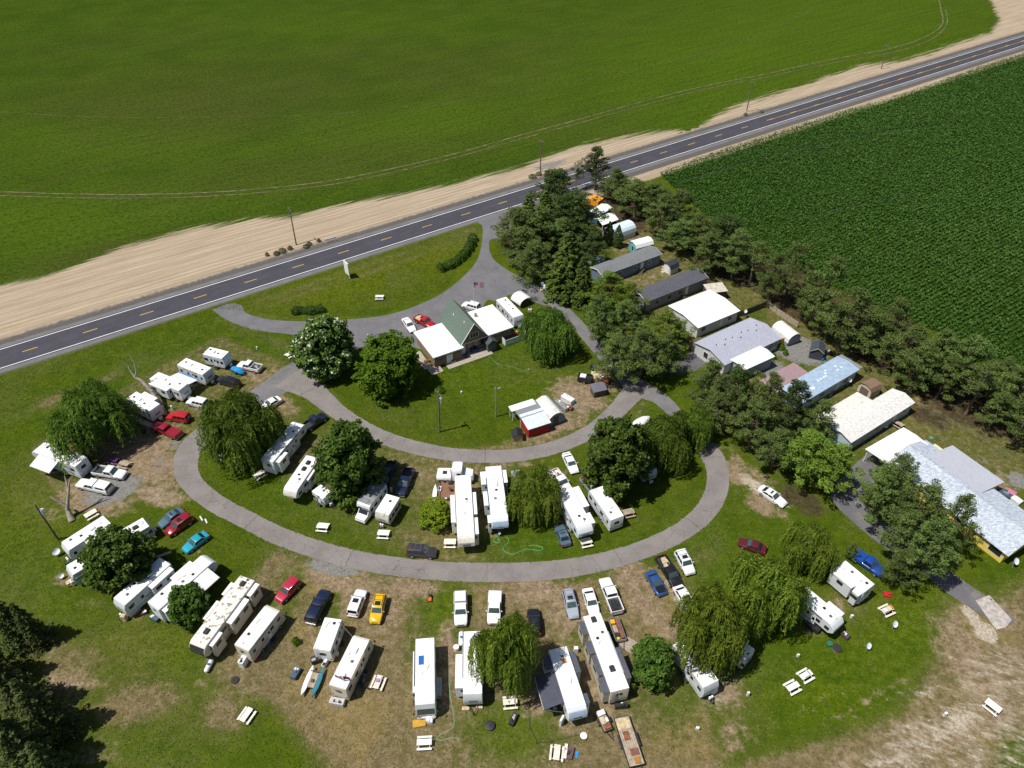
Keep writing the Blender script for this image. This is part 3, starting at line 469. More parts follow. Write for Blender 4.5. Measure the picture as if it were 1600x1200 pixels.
def car(kind, f, r, col, label, cat='car', group=None, z=.8, **o):
    a, b = U(*f, z), U(*r, z); d = a-b; L = float(np.hypot(d[0], d[1])); yaw = math.atan2(d[1], d[0])
    lo, hi = {'sedan': (4.2, 5.1), 'coupe': (4.3, 4.9), 'wagon': (4.1, 5.0), 'suv': (4.2, 5.4), 'pickup': (5.1, 6.6)}[kind]; L = min(hi, max(lo, L*.97))
    st, cb, W = SH[kind]; W = o.get('W', W); P = PA[col]
    nm = {'sedan': 'parked_car', 'coupe': 'parked_car', 'wagon': 'parked_car', 'suv': 'parked_suv', 'pickup': 'pickup_truck'}[kind]
    T = thing(nm, label, cat, (a+b)[:2]/2, yaw, group)
    mb = MB()
    if kind == 'pickup': st = [(-.11, .42, 1.12, 1), (.10, .40, 1.12, 1), (.24, .40, 1.10, 1), (.43, .42, 1.00, .95), (.485, .46, .90, .88), (.5, .54, .78, .82)]
    L8 = []
    for t, zb, zt, wf in st:
        h = wf*W/2; x = t*L; zm = zb+.45*(zt-zb)
        L8.append([(x, -h*.93, zb), (x, -h, zm), (x, -h*.97, zt-.10), (x, -h*.84, zt), (x, h*.84, zt), (x, h*.97, zt-.10), (x, h, zm), (x, h*.93, zb)])
    mb.loft(L8)
    if kind in ('suv', 'pickup', 'wagon', 'sedan', 'coupe'): cabin(T, L, W, cb, P, mb=mb, sideg=3 if kind in ('suv', 'wagon') else 2)
    part(T, 'body', mb, P, 38)
    if kind == 'pickup':
        x0, x1 = -.49*L, -.11*L-.03; z0, z1 = .55, 1.18; h = W/2; m = MB()
        m.box(x0, x1, -h, -h+.12, z0, z1, .03); m.box(x0, x1, h-.12, h, z0, z1, .03); m.box(x1-.10, x1, -h+.12, h-.12, z0, z1); 
        part(T, 'bed', m, P); m = MB(); m.box(x0-.05, x0+.03, -h+.06, h-.06, z0+.05, z1-.02, .02); part(T, 'tailgate', m, P)
        m = MB(); m.box(x0+.03, x1-.1, -h+.12, h-.12, z0+.12, z0+.17); part(T, 'bed_floor', m, mt('bed_liner', (.03, .03, .034), .8))
        if o.get('canopy'):
            m = MB(); hh = h-.04; m.loft([[(x0, -hh, z1), (x1, -hh, z1), (x1, hh, z1), (x0, hh, z1)], [(x0+.18, -hh+.14, 1.78), (x1-.02, -hh+.14, 1.84), (x1-.02, hh-.14, 1.84), (x0+.18, hh-.14, 1.78)], [(x0+.3, -hh+.3, 1.84), (x1-.1, -hh+.3, 1.9), (x1-.1, hh-.3, 1.9), (x0+.3, hh-.3, 1.84)]])
            cn = part(T, 'canopy', m, P, 40); q = [(x0, hh, z1), (x0, -hh, z1), (x0+.18, -hh+.14, 1.78), (x0+.18, hh-.14, 1.78)]
            g = MB(); g.panel(q, .08, .92, .15, .92); part(cn, 'rear_window', g, glass)
            for s in (-1, 1):
                q = [(x0, -hh, z1), (x1, -hh, z1), (x1-.02, -hh+.14, 1.84), (x0+.18, -hh+.14, 1.78)]
                if s > 0: q = [(x1, hh, z1), (x0, hh, z1), (x0+.18, hh-.14, 1.78), (x1-.02, hh-.14, 1.84)]
                g = MB(); g.panel(q, .15, .85, .3, .8); part(cn, 'side_window', g, glass)
        if o.get('cover'): m = MB(); m.box(x0, x1, -h+.03, h-.03, z1, z1+.07, .04); part(T, 'bed_cover', m, P, 40)
    x = {'sedan': .31, 'coupe': .30, 'wagon': .31, 'suv': .31, 'pickup': .33}[kind]*L; xr = -x*(.95 if kind != 'pickup' else .93); wr = .38 if kind in ('suv', 'pickup') else .32
    for xx in (x, xr):
        for s in (-1, 1): wheel(T, xx, s*(W/2-.10), wr)
    ff = L8[-2]; xf = L*.478; zf = ff[3][2]-.16; hw_ = W/2*.62
    for s in (-1, 1):
        g = MB(); g.box(xf-.05, L*.497, s*hw_-.14, s*hw_+.14, zf-.08, zf+.07, .02); part(T, 'headlight', g, headm)
        g = MB(); zt = .86 if kind in ('sedan', 'coupe', 'wagon') else .98; g.box(-L*.5-.02, -L*.47, s*W/2*.78-.13, s*W/2*.78+.13, zt-.14, zt+.12, .02); part(T, 'tail_light', g, tailm)
        g = MB(); xm = cb[1]*L-.35; zm = cb[4]+.08; g.box(xm-.07, xm+.07, s*(W/2+.02), s*(W/2+.20), zm-.06, zm+.09, .02); part(T, 'wing_mirror', g, P)
    g = MB(); g.box(xf, L*.503, -W*.22, W*.22, zf-.14, zf+.05); part(T, 'grille', g, blackp)
    bm = chrome if kind == 'pickup' and not o.get('darkbump') else (P if kind != 'pickup' else blackp)
    g = MB(); g.box(L*.47, L*.51, -W*.42, W*.42, .40, .58, .04); part(T, 'bumper', g, bm); g = MB(); g.box(-L*.515, -L*.48, -W*.42, W*.42, .42, .60, .04); part(T, 'bumper', g, bm)
    rt, ft, zt = cb[2]*L, cb[3]*L, cb[5]
    if o.get('sunroof'): g = MB(); xm = (rt+ft)/2+.1*(ft-rt); g.box(xm-.1, ft-.32, -W*.23, W*.23, zt, zt+.018); part(T, 'sunroof', g, glass)
    if o.get('rack'):
        g = MB()
        for s in (-1, 1): g.tube([(rt+.2, s*(W/2-.30), zt+.07), (ft-.25, s*(W/2-.30), zt+.07)], .025, 5)
        for k in range(3): xx = rt+.35+k*(ft-rt-.8)/2; g.tube([(xx, -(W/2-.30), zt+.08), (xx, W/2-.30, zt+.08)], .022, 5)
        part(T, 'roof_rack', g, o.get('rackm', blackp))
    if o.get('spare'): g = MB(); g.cyl((-L/2-.02, 0, .98), (-L/2-.24, 0, .98), .34, n=14); part(T, 'spare_wheel', g, rubber, 40)
    if o.get('hood'): g = MB(); g.loft([[(L*.17, -W*.36, .962), (L*.17, W*.36, .962)], [(L*.30, -W*.37, .90), (L*.30, W*.37, .90)], [(L*.44, -W*.33, .80), (L*.44, W*.33, .80)]], False, False, False); part(T, 'hood_panel', g, PA['black'])
    if o.get('spoiler'): g = MB(); g.box(-L*.49, -L*.44, -W*.4, W*.4, 1.10, 1.14); g.box(-L*.47, -L*.45, -W*.3, -W*.28, 1.0, 1.11); g.box(-L*.47, -L*.45, W*.28, W*.3, 1.0, 1.11); part(T, 'spoiler', g, P)
    return T, L
def loadbox(T, items, name='cargo'):
    for i, (x0, x1, y0, y1, z0, z1, m) in enumerate(items):
        g = MB(); g.box(x0, x1, y0, y1, z0, z1, .04); part(T, name, g, m)
tan = mt('tan_boards', (.50, .40, .25), .85, var=.3); blk = mt('black_sacks', (.02, .02, .024), .6, var=.4); whi = mt('white_sacks', (.7, .7, .7), .8); rust = mt('rusty_iron', (.22, .08, .035), .85, var=.4); bluem = mt('blue_tarpaulin', (.02, .22, .55), .5, var=.2)
def bedload(T, L, mats, seed, zmax=.4):
    rg = np.random.default_rng(seed); grp = []
    for k in range(7):
        x = rg.uniform(-.45, -.20)*L; y = rg.uniform(-.55, .55); a = rg.uniform(.25, .6); h = rg.uniform(.15, zmax)
        g = MB(); g.box(max(-.47*L, x-a), min(-.14*L, x+a), max(-.8, y-a*.6), min(.8, y+a*.6), .74, .74+h+k*.003, .05); part(T, 'cargo', g, mats[k % len(mats)])
G1 = 'vehicles parked at the trailer sites'
T, L = car('pickup', (372, 568), (408, 576), 'white', 'white extended cab pickup with open bed beside the blue tarped jet ski', 'pickup', G1); bedload(T, L, [blackp, galv], 1, .2)
car('suv', (340, 590), (374, 602), 'black', 'black SUV with roof rack parked in front of the second trailer from the highway', 'suv', G1, rack=1)
car('suv', (293, 624.5), (324, 632), 'white', 'boxy white jeep style wagon parked left of the big willow', 'suv', G1, rack=0)
car('suv', (261, 648.5), (296, 654), 'red', 'bright red SUV with a spare wheel on its rear door', 'suv', G1, spare=1)
car('pickup', (238, 662.5), (281, 680.5), 'dred', 'dark red pickup with a red hard bed cover', 'pickup', G1, cover=1)
car('sedan', (415, 634), (431, 625), 'white', 'white sedan whose nose is hidden beneath the willow at the drive junction', 'car', G1)
car('pickup', (119, 752), (175, 765), 'white', 'white crew cab pickup with a white canopy over its bed', 'pickup', G1, canopy=1, z=.9)
T, L = car('pickup', (196, 742), (147, 734), 'white', 'white extended cab pickup with empty dark bed next to the canopied pickup', 'pickup', G1)
car('sedan', (248, 821), (286, 795), 'slate', 'slate blue sedan parked beside the maroon SUV', 'car', G1, sunroof=1)
car('suv', (259, 834), (299, 806), 'dred', 'crimson red SUV with sunroof between the slate blue and turquoise sedans', 'suv', G1, sunroof=1, W=1.85)
car('sedan', (286, 860), (324, 832), 'turq', 'turquoise sedan parked on the grass', 'car', G1)
car('suv', (436, 936), (463, 908), 'crimson', 'pinkish red small SUV nearest the long motorhome pair', 'suv', G1, W=1.78)
T, L = car('pickup', (510, 921), (484, 974), 'navy', 'very dark navy pickup with a black canopy on its bed', 'pickup', G1, canopy=1)
car('suv', (566, 920), (550, 962), 'white', 'white SUV with sunroof parked beside the yellow one', 'suv', G1, sunroof=1)
car('suv', (585, 973), (596, 930), 'yellow', 'bright yellow SUV with black roof rack and sunroof', 'suv', G1, sunroof=1, rack=1, W=1.82)
car('pickup', (720, 977), (719.5, 926), 'white', 'white pickup with white canopy parked on green grass by the propane tank', 'pickup', G1, canopy=1)
T, L = car('pickup', (771, 975), (774, 924), 'white', 'white work pickup poking out of the tall willow', 'pickup', G1, cover=1)
car('suv', (833, 950), (836, 993), 'black', 'black SUV seen from behind at the right edge of the tall willow', 'suv', G1, sunroof=1)
car('wagon', (897.5, 965), (886, 919), 'silver', 'pale silver blue wagon with sunroof near the loop road', 'car', G1, sunroof=1, rack=1, rackm=chrome)
car('sedan', (930, 960), (917, 918), 'white', 'white sedan between the silver wagon and the loaded white pickup', 'car', G1)
T, L = car('pickup', (943.5, 901), (966, 957), 'white', 'white crew cab pickup with its bed full of black sacks', 'pickup', G1, z=.95); bedload(T, L, [blk, blackp], 3)
car('coupe', (1036, 927), (1015, 893), 'mustang', 'mid blue coupe with a black hood', 'car', G1, hood=1)
T, L = car('pickup', (1062, 918), (1031, 868), 'black', 'black crew cab pickup carrying pale boards in its bed', 'pickup', G1, z=.95); bedload(T, L, [tan, blk, tan], 4)
car('suv', (1080, 896), (1061, 861), 'white', 'white SUV with roof bars right of the black pickup', 'suv', G1, rack=1, sunroof=1)
car('sedan', (1078, 946), (1060, 918), 'white', 'white car mostly swallowed by the big willow, only its nose out', 'car', G1)
car('sedan', (899, 737.5), (884, 708), 'white', 'white sedan with a rear spoiler below the inner loop road', 'car', G1, spoiler=1)
T, L = car('pickup', (889, 768), (863, 735), 'white', 'white pickup hitched to the wide fifth wheel right of the golden willow', 'pickup', G1); bedload(T, L, [rust, whi], 5, .3)
T, L = car('pickup', (939, 778), (912, 745), 'lgrey', 'light grey pickup with a heap of scrap in its bed', 'pickup', G1); bedload(T, L, [blk, rust, galv], 6)
car('sedan', (873, 820), (885, 850), 'slate', 'steel blue sedan with sunroof by the golden willow', 'car', G1, sunroof=1)
car('sedan', (806, 737), (812, 758), 'silver', 'dull silver sedan half hidden behind the golden willow', 'car', G1)
car('pickup', (598, 754), (611, 724), 'navy', 'dark navy pickup parked in the shade of the catalpa', 'pickup', G1)
car('pickup', (624, 773), (641, 731), 'navy', 'dark blue crew cab pickup in the sun beside the small travel trailer', 'pickup', G1, z=.95)
car('suv', (683, 863), (635, 859), 'grey', 'charcoal SUV with chrome roof bars parked on the verge of the loop road', 'suv', G1, rack=1, rackm=chrome)
T, L = car('pickup', (505, 649), (477, 668), 'navy', 'navy pickup hitched to the front of the fifth wheel by the willow', 'pickup', G1, cover=0)
car('sedan', (1228, 788), (1186, 760), 'white', 'white sedan alone on the dirt by the pine trees', 'car', G1, sunroof=1)
car('sedan', (1160, 846), (1192, 858), 'maroon', 'maroon sedan half hidden behind the willows on the right', 'car', G1)
car('pickup', (1379, 895), (1335, 864), 'blue', 'bright blue pickup with a blue hard cover beside the pines', 'pickup', G1, cover=1)
car('sedan', (647, 518), (631, 495), 'white', 'white sedan with black rear window beside the office', 'car', G1)
T, L = car('pickup', (675, 508), (652, 496), 'red', 'small red pickup with straw coloured load by the office', 'pickup', G1); bedload(T, L, [tan], 8)
car('suv', (724, 474), (748, 481), 'white', 'white SUV behind the office near the flag', 'suv', G1)
car('sedan', (920, 409), (943, 404), 'silver', 'silver sedan beside the blue grey mobile home', 'car', G1)
car('suv', (938, 453), (956, 446), 'red', 'red SUV glimpsed through the pine branches', 'suv', G1)
# ================================================================ trailers and motorhomes
sid = mt('trailer_siding', (.62, .65, .66), .45, var=.05, sc=1); sidc = mt('cream_siding', (.62, .57, .47), .45, var=.05)
rwh = mt('white_rubber_roof', (.82, .82, .80), .7, var=.04, sc=1.5); rst = mt('stained_roof', (.78, .74, .66), .8, var=.08, sc=3, stain=(.26, .20, .14), stsc=1.5, stth=.51)
rgr = mt('grey_roof', (.20, .20, .205), .7, var=.15, sc=1.5, stain=(.55, .55, .54), stsc=.6, stth=.57); rsl = mt('dark_slide_cover', (.075, .078, .10), .6, var=.15)
awd = mt('dark_awning_cloth', (.055, .06, .085), .8, var=.1); aww = mt('white_awning_cloth', (.72, .72, .73), .7); awb = mt('blue_awning_edge', (.06, .24, .58), .6)
bcap = mt('pale_blue_cap', (.36, .46, .58), .3, coat=.5); cdk = mt('charcoal_cap', (.035, .035, .04), .35, coat=.4); str1 = mt('grey_stripe', (.22, .24, .28), .5); str2 = mt('blue_stripe', (.08, .15, .30), .5); str3 = mt('tan_stripe', (.40, .28, .18), .5)
gtank = mt('tank_enamel', (.80, .80, .80), .35, coat=.3)
def slide(T, W, L, H, side, a, b, dep, bm, rm, floor=.75, top=None, win=True):
    s = 1 if side == 'L' else -1; x0, x1 = (a-.5)*L, (b-.5)*L; y0, y1 = s*(W/2-.02), s*(W/2+dep); zt = (top or H-.25)
    m = MB(); m.box(x0, x1, y0, y1, floor, zt, .05); o = part(T, 'slide_out', m, bm)
    m = MB(); m.box(x0-.06, x1+.06, s*(W/2+.01), y1+s*.06, zt+.003, zt+.06, .02); part(o, 'slide_roof', m, rm)
    if win:
        n_ = max(1, int((x1-x0)/1.9))
        for k in range(n_):
            xm = x0+(k+.5)*(x1-x0)/n_; m = MB(); m.box(xm-.5, xm+.5, y1-s*.01, y1+s*.015, zt-1.15, zt-.45); part(o, 'window', m, glass)
        m = MB(); m.box(x1-.01, x1+.015, s*(W/2+.2)-.16, s*(W/2+.2)+.16, zt-1.1, zt-.5); part(o, 'window', m, glass)
def rv(kind, f, r, label, W=2.5, H=3.3, sl=(), body=None, roof=None, slr=None, awn=None, stripe=None, front=None, ac=(.35,), vents=(.15, .6, .8), cat=None, acm=None, seed=0, propane=True, zf=None):
    z = zf or H; a, b = U(*f, z), U(*r, z); d = a-b; L = float(np.hypot(d[0], d[1])); yaw = math.atan2(d[1], d[0])
    body = body or sid; roof = roof or rwh; slr = slr or rwh; stripe = stripe or str1
    nm = {'trailer': 'travel_trailer', 'fifth': 'fifth_wheel_trailer', 'classA': 'motorhome', 'classC': 'motorhome'}[kind]
    cat = cat or {'trailer': 'travel trailer', 'fifth': 'fifth wheel', 'classA': 'motorhome', 'classC': 'motorhome'}[kind]
    T = thing(nm, label, cat, (a+b)[:2]/2, yaw, 'trailers and motorhomes on the sites'); h = L/2; rg = np.random.default_rng(seed+3)
    if kind == 'trailer': pr = [(-h, .55), (h-.25, .55), (h+.05, 1.3), (h+.05, H-.75), (h-.28, H), (-h+.05, H), (-h, H-.1)]; rx0, rx1 = -h+.06, h-.32
    elif kind == 'fifth': pr = [(-h, .6), (h-2.5, .6), (h-2.5, 1.75), (h-.35, 1.75), (h+.25, 2.3), (h+.22, H-.75), (h-.15, H-.2), (h-.5, H), (-h+.05, H), (-h, H-.1)]; rx0, rx1 = -h+.06, h-.55
    elif kind == 'classA': pr = [(-h, .5), (h+.15, .5), (h+.32, 1.3), (h+.1, 2.5), (h-.1, H-.12), (h-.4, H), (-h+.08, H), (-h, H-.12)]; rx0, rx1 = -h+.1, h-.45
    else: pr = [(-h, .55), (h-1.0, .55), (h-1.0, 2.0), (h-.2, 2.0), (h-.02, 2.4), (h-.2, H-.15), (h-.5, H), (-h+.08, H), (-h, H-.12)]; rx0, rx1 = -h+.1, h-.55
    m = MB(); m.prof(pr, -W/2, W/2, .07); part(T, 'body', m, body, 30)
    m = MB(); m.box(rx0, rx1, -W/2+.05, W/2-.05, H+.004, H+.05, .03); part(T, 'roof', m, roof)
    m = MB(); m.box(rx0-.03, rx1+.03, -W/2+.01, W/2-.01, H+.001, H+.02); part(T, 'roof_trim', m, mt('grey_trim', (.40, .41, .42), .5))
    m = MB(); [m.box(rx0+(rx1-rx0)*t-.02, rx0+(rx1-rx0)*t+.02, -W/2+.08, W/2-.08, H+.051, H+.056) for t in (.25, .5, .75)]; part(T, 'roof_seam', m, mt('seam_sealant', (.50, .50, .48), .8))
    if kind != 'classC' and front is not None:
        m = MB(); q = [p for p in pr if p[0] > h-.45 and p[1] > (.6 if kind != 'fifth' else 1.7)]
        q = sorted(set(q), key=lambda p: p[1]); off = .02
        m.loft([[(x+off, -W/2+.12, zz), (x+off, W/2-.12, zz)] for x, zz in q], False, False, False); part(T, 'front_cap', m, front, 40)
    if kind in ('trailer', 'fifth'):
        zz = .5*(1.75 if kind == 'fifth' else 1.3)+1.25*.5
        m = MB(); m.box(h+.03 if kind == 'trailer' else h+.24, h+.075 if kind == 'trailer' else h+.265, -W*.22, W*.22, H-1.5, H-1.0); part(T, 'front_emblem', m, stripe)
    for s in (-1, 1):
        m = MB(); xa, xb = -h+.1, (h-.3 if kind != 'fifth' else h-2.5)
        m.box(xa, xb, s*(W/2-.01), s*(W/2+.006), 1.02, 1.14); m.box(xa+.3, xb, s*(W/2-.01), s*(W/2+.006), .72, .78); part(T, 'stripe', m, stripe)
        ks = sorted(rg.uniform(.08, .92, 3)); 
        for k in (.12, .38, .66, .88):
            if any((q[0] == ('L' if s > 0 else 'R')) and q[1]-.06 < k < q[2]+.06 for q in sl): continue
            x = (k-.5)*L; w_ = rg.choice([.45, .7, .9])/2; m = MB(); m.box(x-w_, x+w_, s*(W/2-.01), s*(W/2+.018), H-1.45, H-.80); part(T, 'window', m, glass)
    k = .56 if not any(q[0] == 'R' and q[1] < .56 < q[2] for q in sl) else .80
    x = (k-.5)*L; m = MB(); m.box(x-.33, x+.33, -(W/2-.01), -(W/2+.02), .68, 2.6); dr = part(T, 'door', m, whitep); m = MB(); m.box(x-.2, x+.2, -(W/2+.018), -(W/2+.028), 1.8, 2.4); part(dr, 'window', m, glass)
    m = MB(); m.box(x-.35, x+.35, -(W/2+.02), -(W/2+.5), .3, .36); m.box(x-.35, x+.35, -(W/2+.02), -(W/2+.28), .55, .6); part(T, 'entry_step', m, blackp)
    m = MB(); m.box(-h-.015, -h+.01, -.45, .45, H-1.4, H-.75); part(T, 'rear_window', m, glass)
    if not awn and L > 6:
        x0_, x1_ = (-.30*L, .22*L); m = MB(); m.cyl((x0_, -(W/2+.09), H-.12), (x1_, -(W/2+.09), H-.12), .07, n=8); part(T, 'rolled_awning', m, [awd, galv, str3][seed % 3])
    if seed % 2: m = MB(); [m.tube([(-h-.08, y, .7), (-h-.08, y, H+.1), (-h+.3, y, H+.12)], .025, 4) for y in (.62, .98)]; [m.tube([(-h-.08, .62, z), (-h-.08, .98, z)], .02, 4) for z in (1.0, 1.4, 1.8, 2.2, 2.6)]; part(T, 'ladder', m, galv)
    for s in (-1, 1):   # painted swoosh on each side
        m = MB(); xs = [(-.38+.1*k)*L for k in range(8)]; m.loft([[(x, s*(W/2+.008), 1.25+.55*(i/7)**2), (x, s*(W/2+.008), 1.45+.75*(i/7)**2)] for i, x in enumerate(xs[:6])], False, False, False); part(T, 'decal', m, stripe)
    for s in (-1, 1): m = MB(); m.box(-h-.03, -h+.01, s*(W/2-.25)-.08, s*(W/2-.25)+.08, .95, 1.25); part(T, 'tail_light', m, tailm)
    for k in ac: x = (k-.5)*L; m = MB(); m.box(x-.45, x+.45, -.36, .36, H+.05, H+.32, .1); part(T, 'air_conditioner', m, acm or whitep)
    for i, k in enumerate(vents):
        x = (k-.5)*L; y = rg.uniform(-.6, .6); m = MB(); m.box(x-.2, x+.2, y-.2, y+.2, H+.05, H+.16, .04); part(T, 'roof_vent', m, [mt('vent_lid', (.62, .62, .60), .5), blackp, mt('smoked_lid', (.12, .11, .10), .4)][(i+seed) % 3])
    x = rg.uniform(-.3, .3)*L; m = MB(); m.tube([(x, .5, H+.06), (x+.5, .52, H+.16), (x+.95, .3, H+.16), (x+.98, 0, H+.12)], .03, 5); part(T, 'aerial', m, galv)
    wx = (-.10*L,) if L < 6 else (-.10*L-.42, -.10*L+.42)
    if kind in ('classA', 'classC'): wx = (-.22*L, .34*L)
    for xx in wx:
        for s in (-1, 1): wheel(T, xx, s*(W/2-.1), .38, .26)
    if kind == 'trailer':
        m = MB(); m.tube([(h, -.55, .5), (h+1.1, 0, .5)], .05, 5); m.tube([(h, .55, .5), (h+1.1, 0, .5)], .05, 5); m.cyl((h+.95, 0, .02), (h+.95, 0, .75), .05, n=6); part(T, 'hitch', m, blackp)
        if propane:
            for s in (-1, 1): m = MB(); m.cyl((h+.38, s*.18, .52), (h+.38, s*.18, 1.0), .16, .14, 12); part(T, 'propane_bottle', m, gtank, 40)
    if kind == 'fifth':
        for s in (-1, 1): m = MB(); m.box(h-2.7, h-2.6, s*.8-.05, s*.8+.05, 0, .6); part(T, 'landing_leg', m, blackp)
        m = MB(); m.cyl((h-.7, 0, 1.75), (h-.7, 0, 1.25), .09, n=8); part(T, 'hitch', m, blackp)
    if kind in ('classA',):
        m = MB(); m.loft([[(h+.325, -W/2+.18, 1.38), (h+.325, W/2-.18, 1.38)], [(h+.135, -W/2+.18, 2.45), (h+.135, W/2-.18, 2.45)]], False, False, False); part(T, 'windscreen', m, glassb)
        for s in (-1, 1): m = MB(); m.tube([(h+.1, s*W/2, 2.3), (h+.45, s*(W/2+.25), 2.2)], .03, 4); m.box(h+.38, h+.5, s*(W/2+.15), s*(W/2+.35), 1.75, 2.25); part(T, 'wing_mirror', m, blackp)
        for s in (-1, 1): m = MB(); m.box(h+.28, h+.33, s*.9-.16, s*.9+.16, .75, .95); part(T, 'headlight', m, headm)
        m = MB(); m.box(h+.1, h+.42, -W/2+.1, W/2-.1, .35, .62, .06); part(T, 'bumper', m, body)
    if kind == 'classC':
        m = MB(); cw = 1.0
        m.loft([[(h-1.0, -cw, .5), (h-1.0, cw, .5), (h-1.0, cw*.9, 1.98), (h-1.0, -cw*.9, 1.98)], [(h-.25, -cw, .5), (h-.25, cw, .5), (h-.25, cw*.9, 1.95), (h-.25, -cw*.9, 1.95)], [(h+.35, -cw, .5), (h+.35, cw, .5), (h+.35, cw*.95, 1.28), (h+.35, -cw*.95, 1.28)], [(h+1.3, -cw*.95, .5), (h+1.3, cw*.95, .5), (h+1.3, cw*.88, 1.1), (h+1.3, -cw*.88, 1.1)]]); part(T, 'cab', m, whitep, 30)
        m = MB(); m.panel([(h+.35, -cw*.95, 1.28), (h+.35, cw*.95, 1.28), (h-.25, cw*.9, 1.95), (h-.25, -cw*.9, 1.95)], .06, .94, .05, .95); part(T, 'windscreen', m, glass)
        m = MB(); m.box(h-.02, h+.0, -.9, .9, H-1.0, H-.55); part(T, 'front_window', m, glass)
        m = MB(); m.box(h+1.25, h+1.42, -cw, cw, .45, .65, .04); part(T, 'bumper', m, chrome)
    for q in sl: slide(T, W, L, H, q[0], q[1], q[2], q[3] if len(q) > 3 else .75, body, slr, top=H-.2 if kind != 'fifth' else H-.35)
    if awn:
        sd_, a0, b0, out, cm, edge = awn; s = 1 if sd_ == 'L' else -1; x0, x1 = (a0-.5)*L, (b0-.5)*L; zt = H-.12; y0, y1 = s*(W/2+.02), s*(W/2+out)
        m = MB(); m.loft([[(x0, y0, zt), (x1, y0, zt), (x1, y0, zt-.03), (x0, y0, zt-.03)], [(x0, (y0+y1)/2, zt-.30), (x1, (y0+y1)/2, zt-.30), (x1, (y0+y1)/2, zt-.33), (x0, (y0+y1)/2, zt-.33)], [(x0, y1, zt-.62), (x1, y1, zt-.62), (x1, y1, zt-.65), (x0, y1, zt-.65)]]); ao = part(T, 'awning', m, cm)
        m = MB(); m.cyl((x0-.05, y1, zt-.62), (x1+.05, y1, zt-.62), .06, n=8); part(ao, 'roller_tube', m, edge or galv)
        if edge: m = MB(); m.loft([[(x0, y1-s*.30, zt-.50), (x1, y1-s*.30, zt-.50)], [(x0, y1, zt-.56), (x1, y1, zt-.56)]], False, False, False); part(ao, 'edge_band', m, edge)
        for xx in (x0, x1): m = MB(); m.tube([(xx, y1, zt-.62), (xx, s*(W/2+.03), 1.0)], .03, 4); part(ao, 'support_arm', m, galv)
    return T, L
rv('trailer', (354, 555.6), (322, 547.7), 'short white trailer nearest the highway, beside the blue tarped jet ski', H=3.0, seed=1, stripe=bcap)
rv('trailer', (325, 581), (283.5, 564.6), 'plain white trailer second from the highway, in front of the black SUV', H=3.1, seed=2)
rv('trailer', (288, 606), (240.4, 586.6), 'white trailer with a blue edged white awning on its far side', H=3.1, W=2.4, sl=[('R', .1, .68, .9)], awn=('L', .35, .98, 2.4, aww, awb), seed=3)
rv('trailer', (243, 638), (204.4, 617.5), 'white trailer behind the bright red SUV with a dark mountain logo on its nose', H=3.1, sl=[('L', .18, .68, .85)], seed=4)
rv('fifth', (57.8, 697), (126.8, 721.8), 'long white fifth wheel half under the leftmost willow with bay windows at one end', H=3.5, W=2.6, sl=[('R', .55, .8, .8)], awn=('L', .38, .82, 2.3, aww, None), seed=5)
rv('trailer', (99, 855.6), (167.5, 811.5), 'white trailer with a long slide out, leftmost in the lower left row', H=3.3, sl=[('L', .10, .62, .9)], seed=6)
T_, L_ = rv('trailer', (231, 814), (188, 839), 'white trailer with a black roof dome above the round dark tree', H=3.1, acm=blackp, ac=(.55,), seed=7)
gp = mt('green_reflection_pane', (.30, .48, .40), .2)  # greenish window reflections put into the pane colour
m = MB(); m.box(.02*L_, .32*L_, -1.26, -1.42, 1.9, 2.45); part(T_, 'reflection_window', m, gp)
T_, L_ = rv('trailer', (105.6, 893), (160, 861), 'white trailer with a window coloured pale green for its reflection just left of the round dark tree', H=3.1, seed=8)
m = MB(); m.box(.22*L_, .44*L_, 1.26, 1.42, 1.8, 2.4); part(T_, 'reflection_window', m, gp)
rv('trailer', (183.4, 942.8), (258.4, 876), 'white trailer with tree litter on its roof below the round dark tree', H=3.3, sl=[('L', .05, .5, .9)], roof=mt('littered_roof', (.80, .80, .80), .7, var=.05, sc=2, stain=(.42, .42, .44), stsc=.8, stth=.60), seed=9)
rv('fifth', (327, 870), (238.8, 947.5), 'white fifth wheel with its white awning out beside the small round tree', H=3.7, sl=[('L', .45, .80, .85), ('R', .04, .2, .8)], awn=('R', .45, .86, 2.4, aww, None), acm=blackp, ac=(), vents=(.2, .5, .58, .66), seed=10)
rv('fifth', (306, 1010), (387, 902.8), 'long fifth wheel with a brown stained roof and dark front cap', H=3.9, W=2.6, sl=[('L', .02, .2, .75), ('L', .25, .6, .9), ('L', .74, .92, .6), ('R', .12, .3, .7), ('R', .4, .66, .7)], body=sidc, roof=rst, slr=rwh, front=cdk, acm=blackp, ac=(.1, .8), vents=(.03, .62), stripe=cdk, seed=11)
rv('classA', (427.5, 948), (376.9, 1012.8), 'cream motorhome with clutter strewn along its right side', H=3.3, body=sidc, roof=mt('cream_roof', (.80, .77, .70), .7, var=.05), stripe=str3, ac=(), vents=(.1, .3), seed=12)
rv('trailer', (522, 963.5), (502.5, 1016), 'short white trailer with a cluttered porch beside the canoe raft', H=3.2, seed=13, vents=(.8,), ac=())
rv('classA', (566, 994), (527, 1074), 'white motorhome flying two flags at its lower rear corner', H=3.3, body=sidc, stripe=str3, ac=(.2, .7), vents=(.5,), seed=14)
T_, L_ = rv('classA', (664, 1101), (664, 996.6), 'white motorhome with a blue solar panel on its roof', H=3.4, W=2.6, ac=(), vents=(.55,), sl=[('R', .2, .8, .25)], stripe=mt('green_stripe', (.03, .22, .15), .5), front=None, seed=15)
m = MB(); m.box(-.15*L_-.65, -.15*L_+.65, -.85, -.15, 3.46, 3.50); part(T_, 'solar_panel', m, mt('solar_blue', (.03, .13, .42), .25, coat=.5))
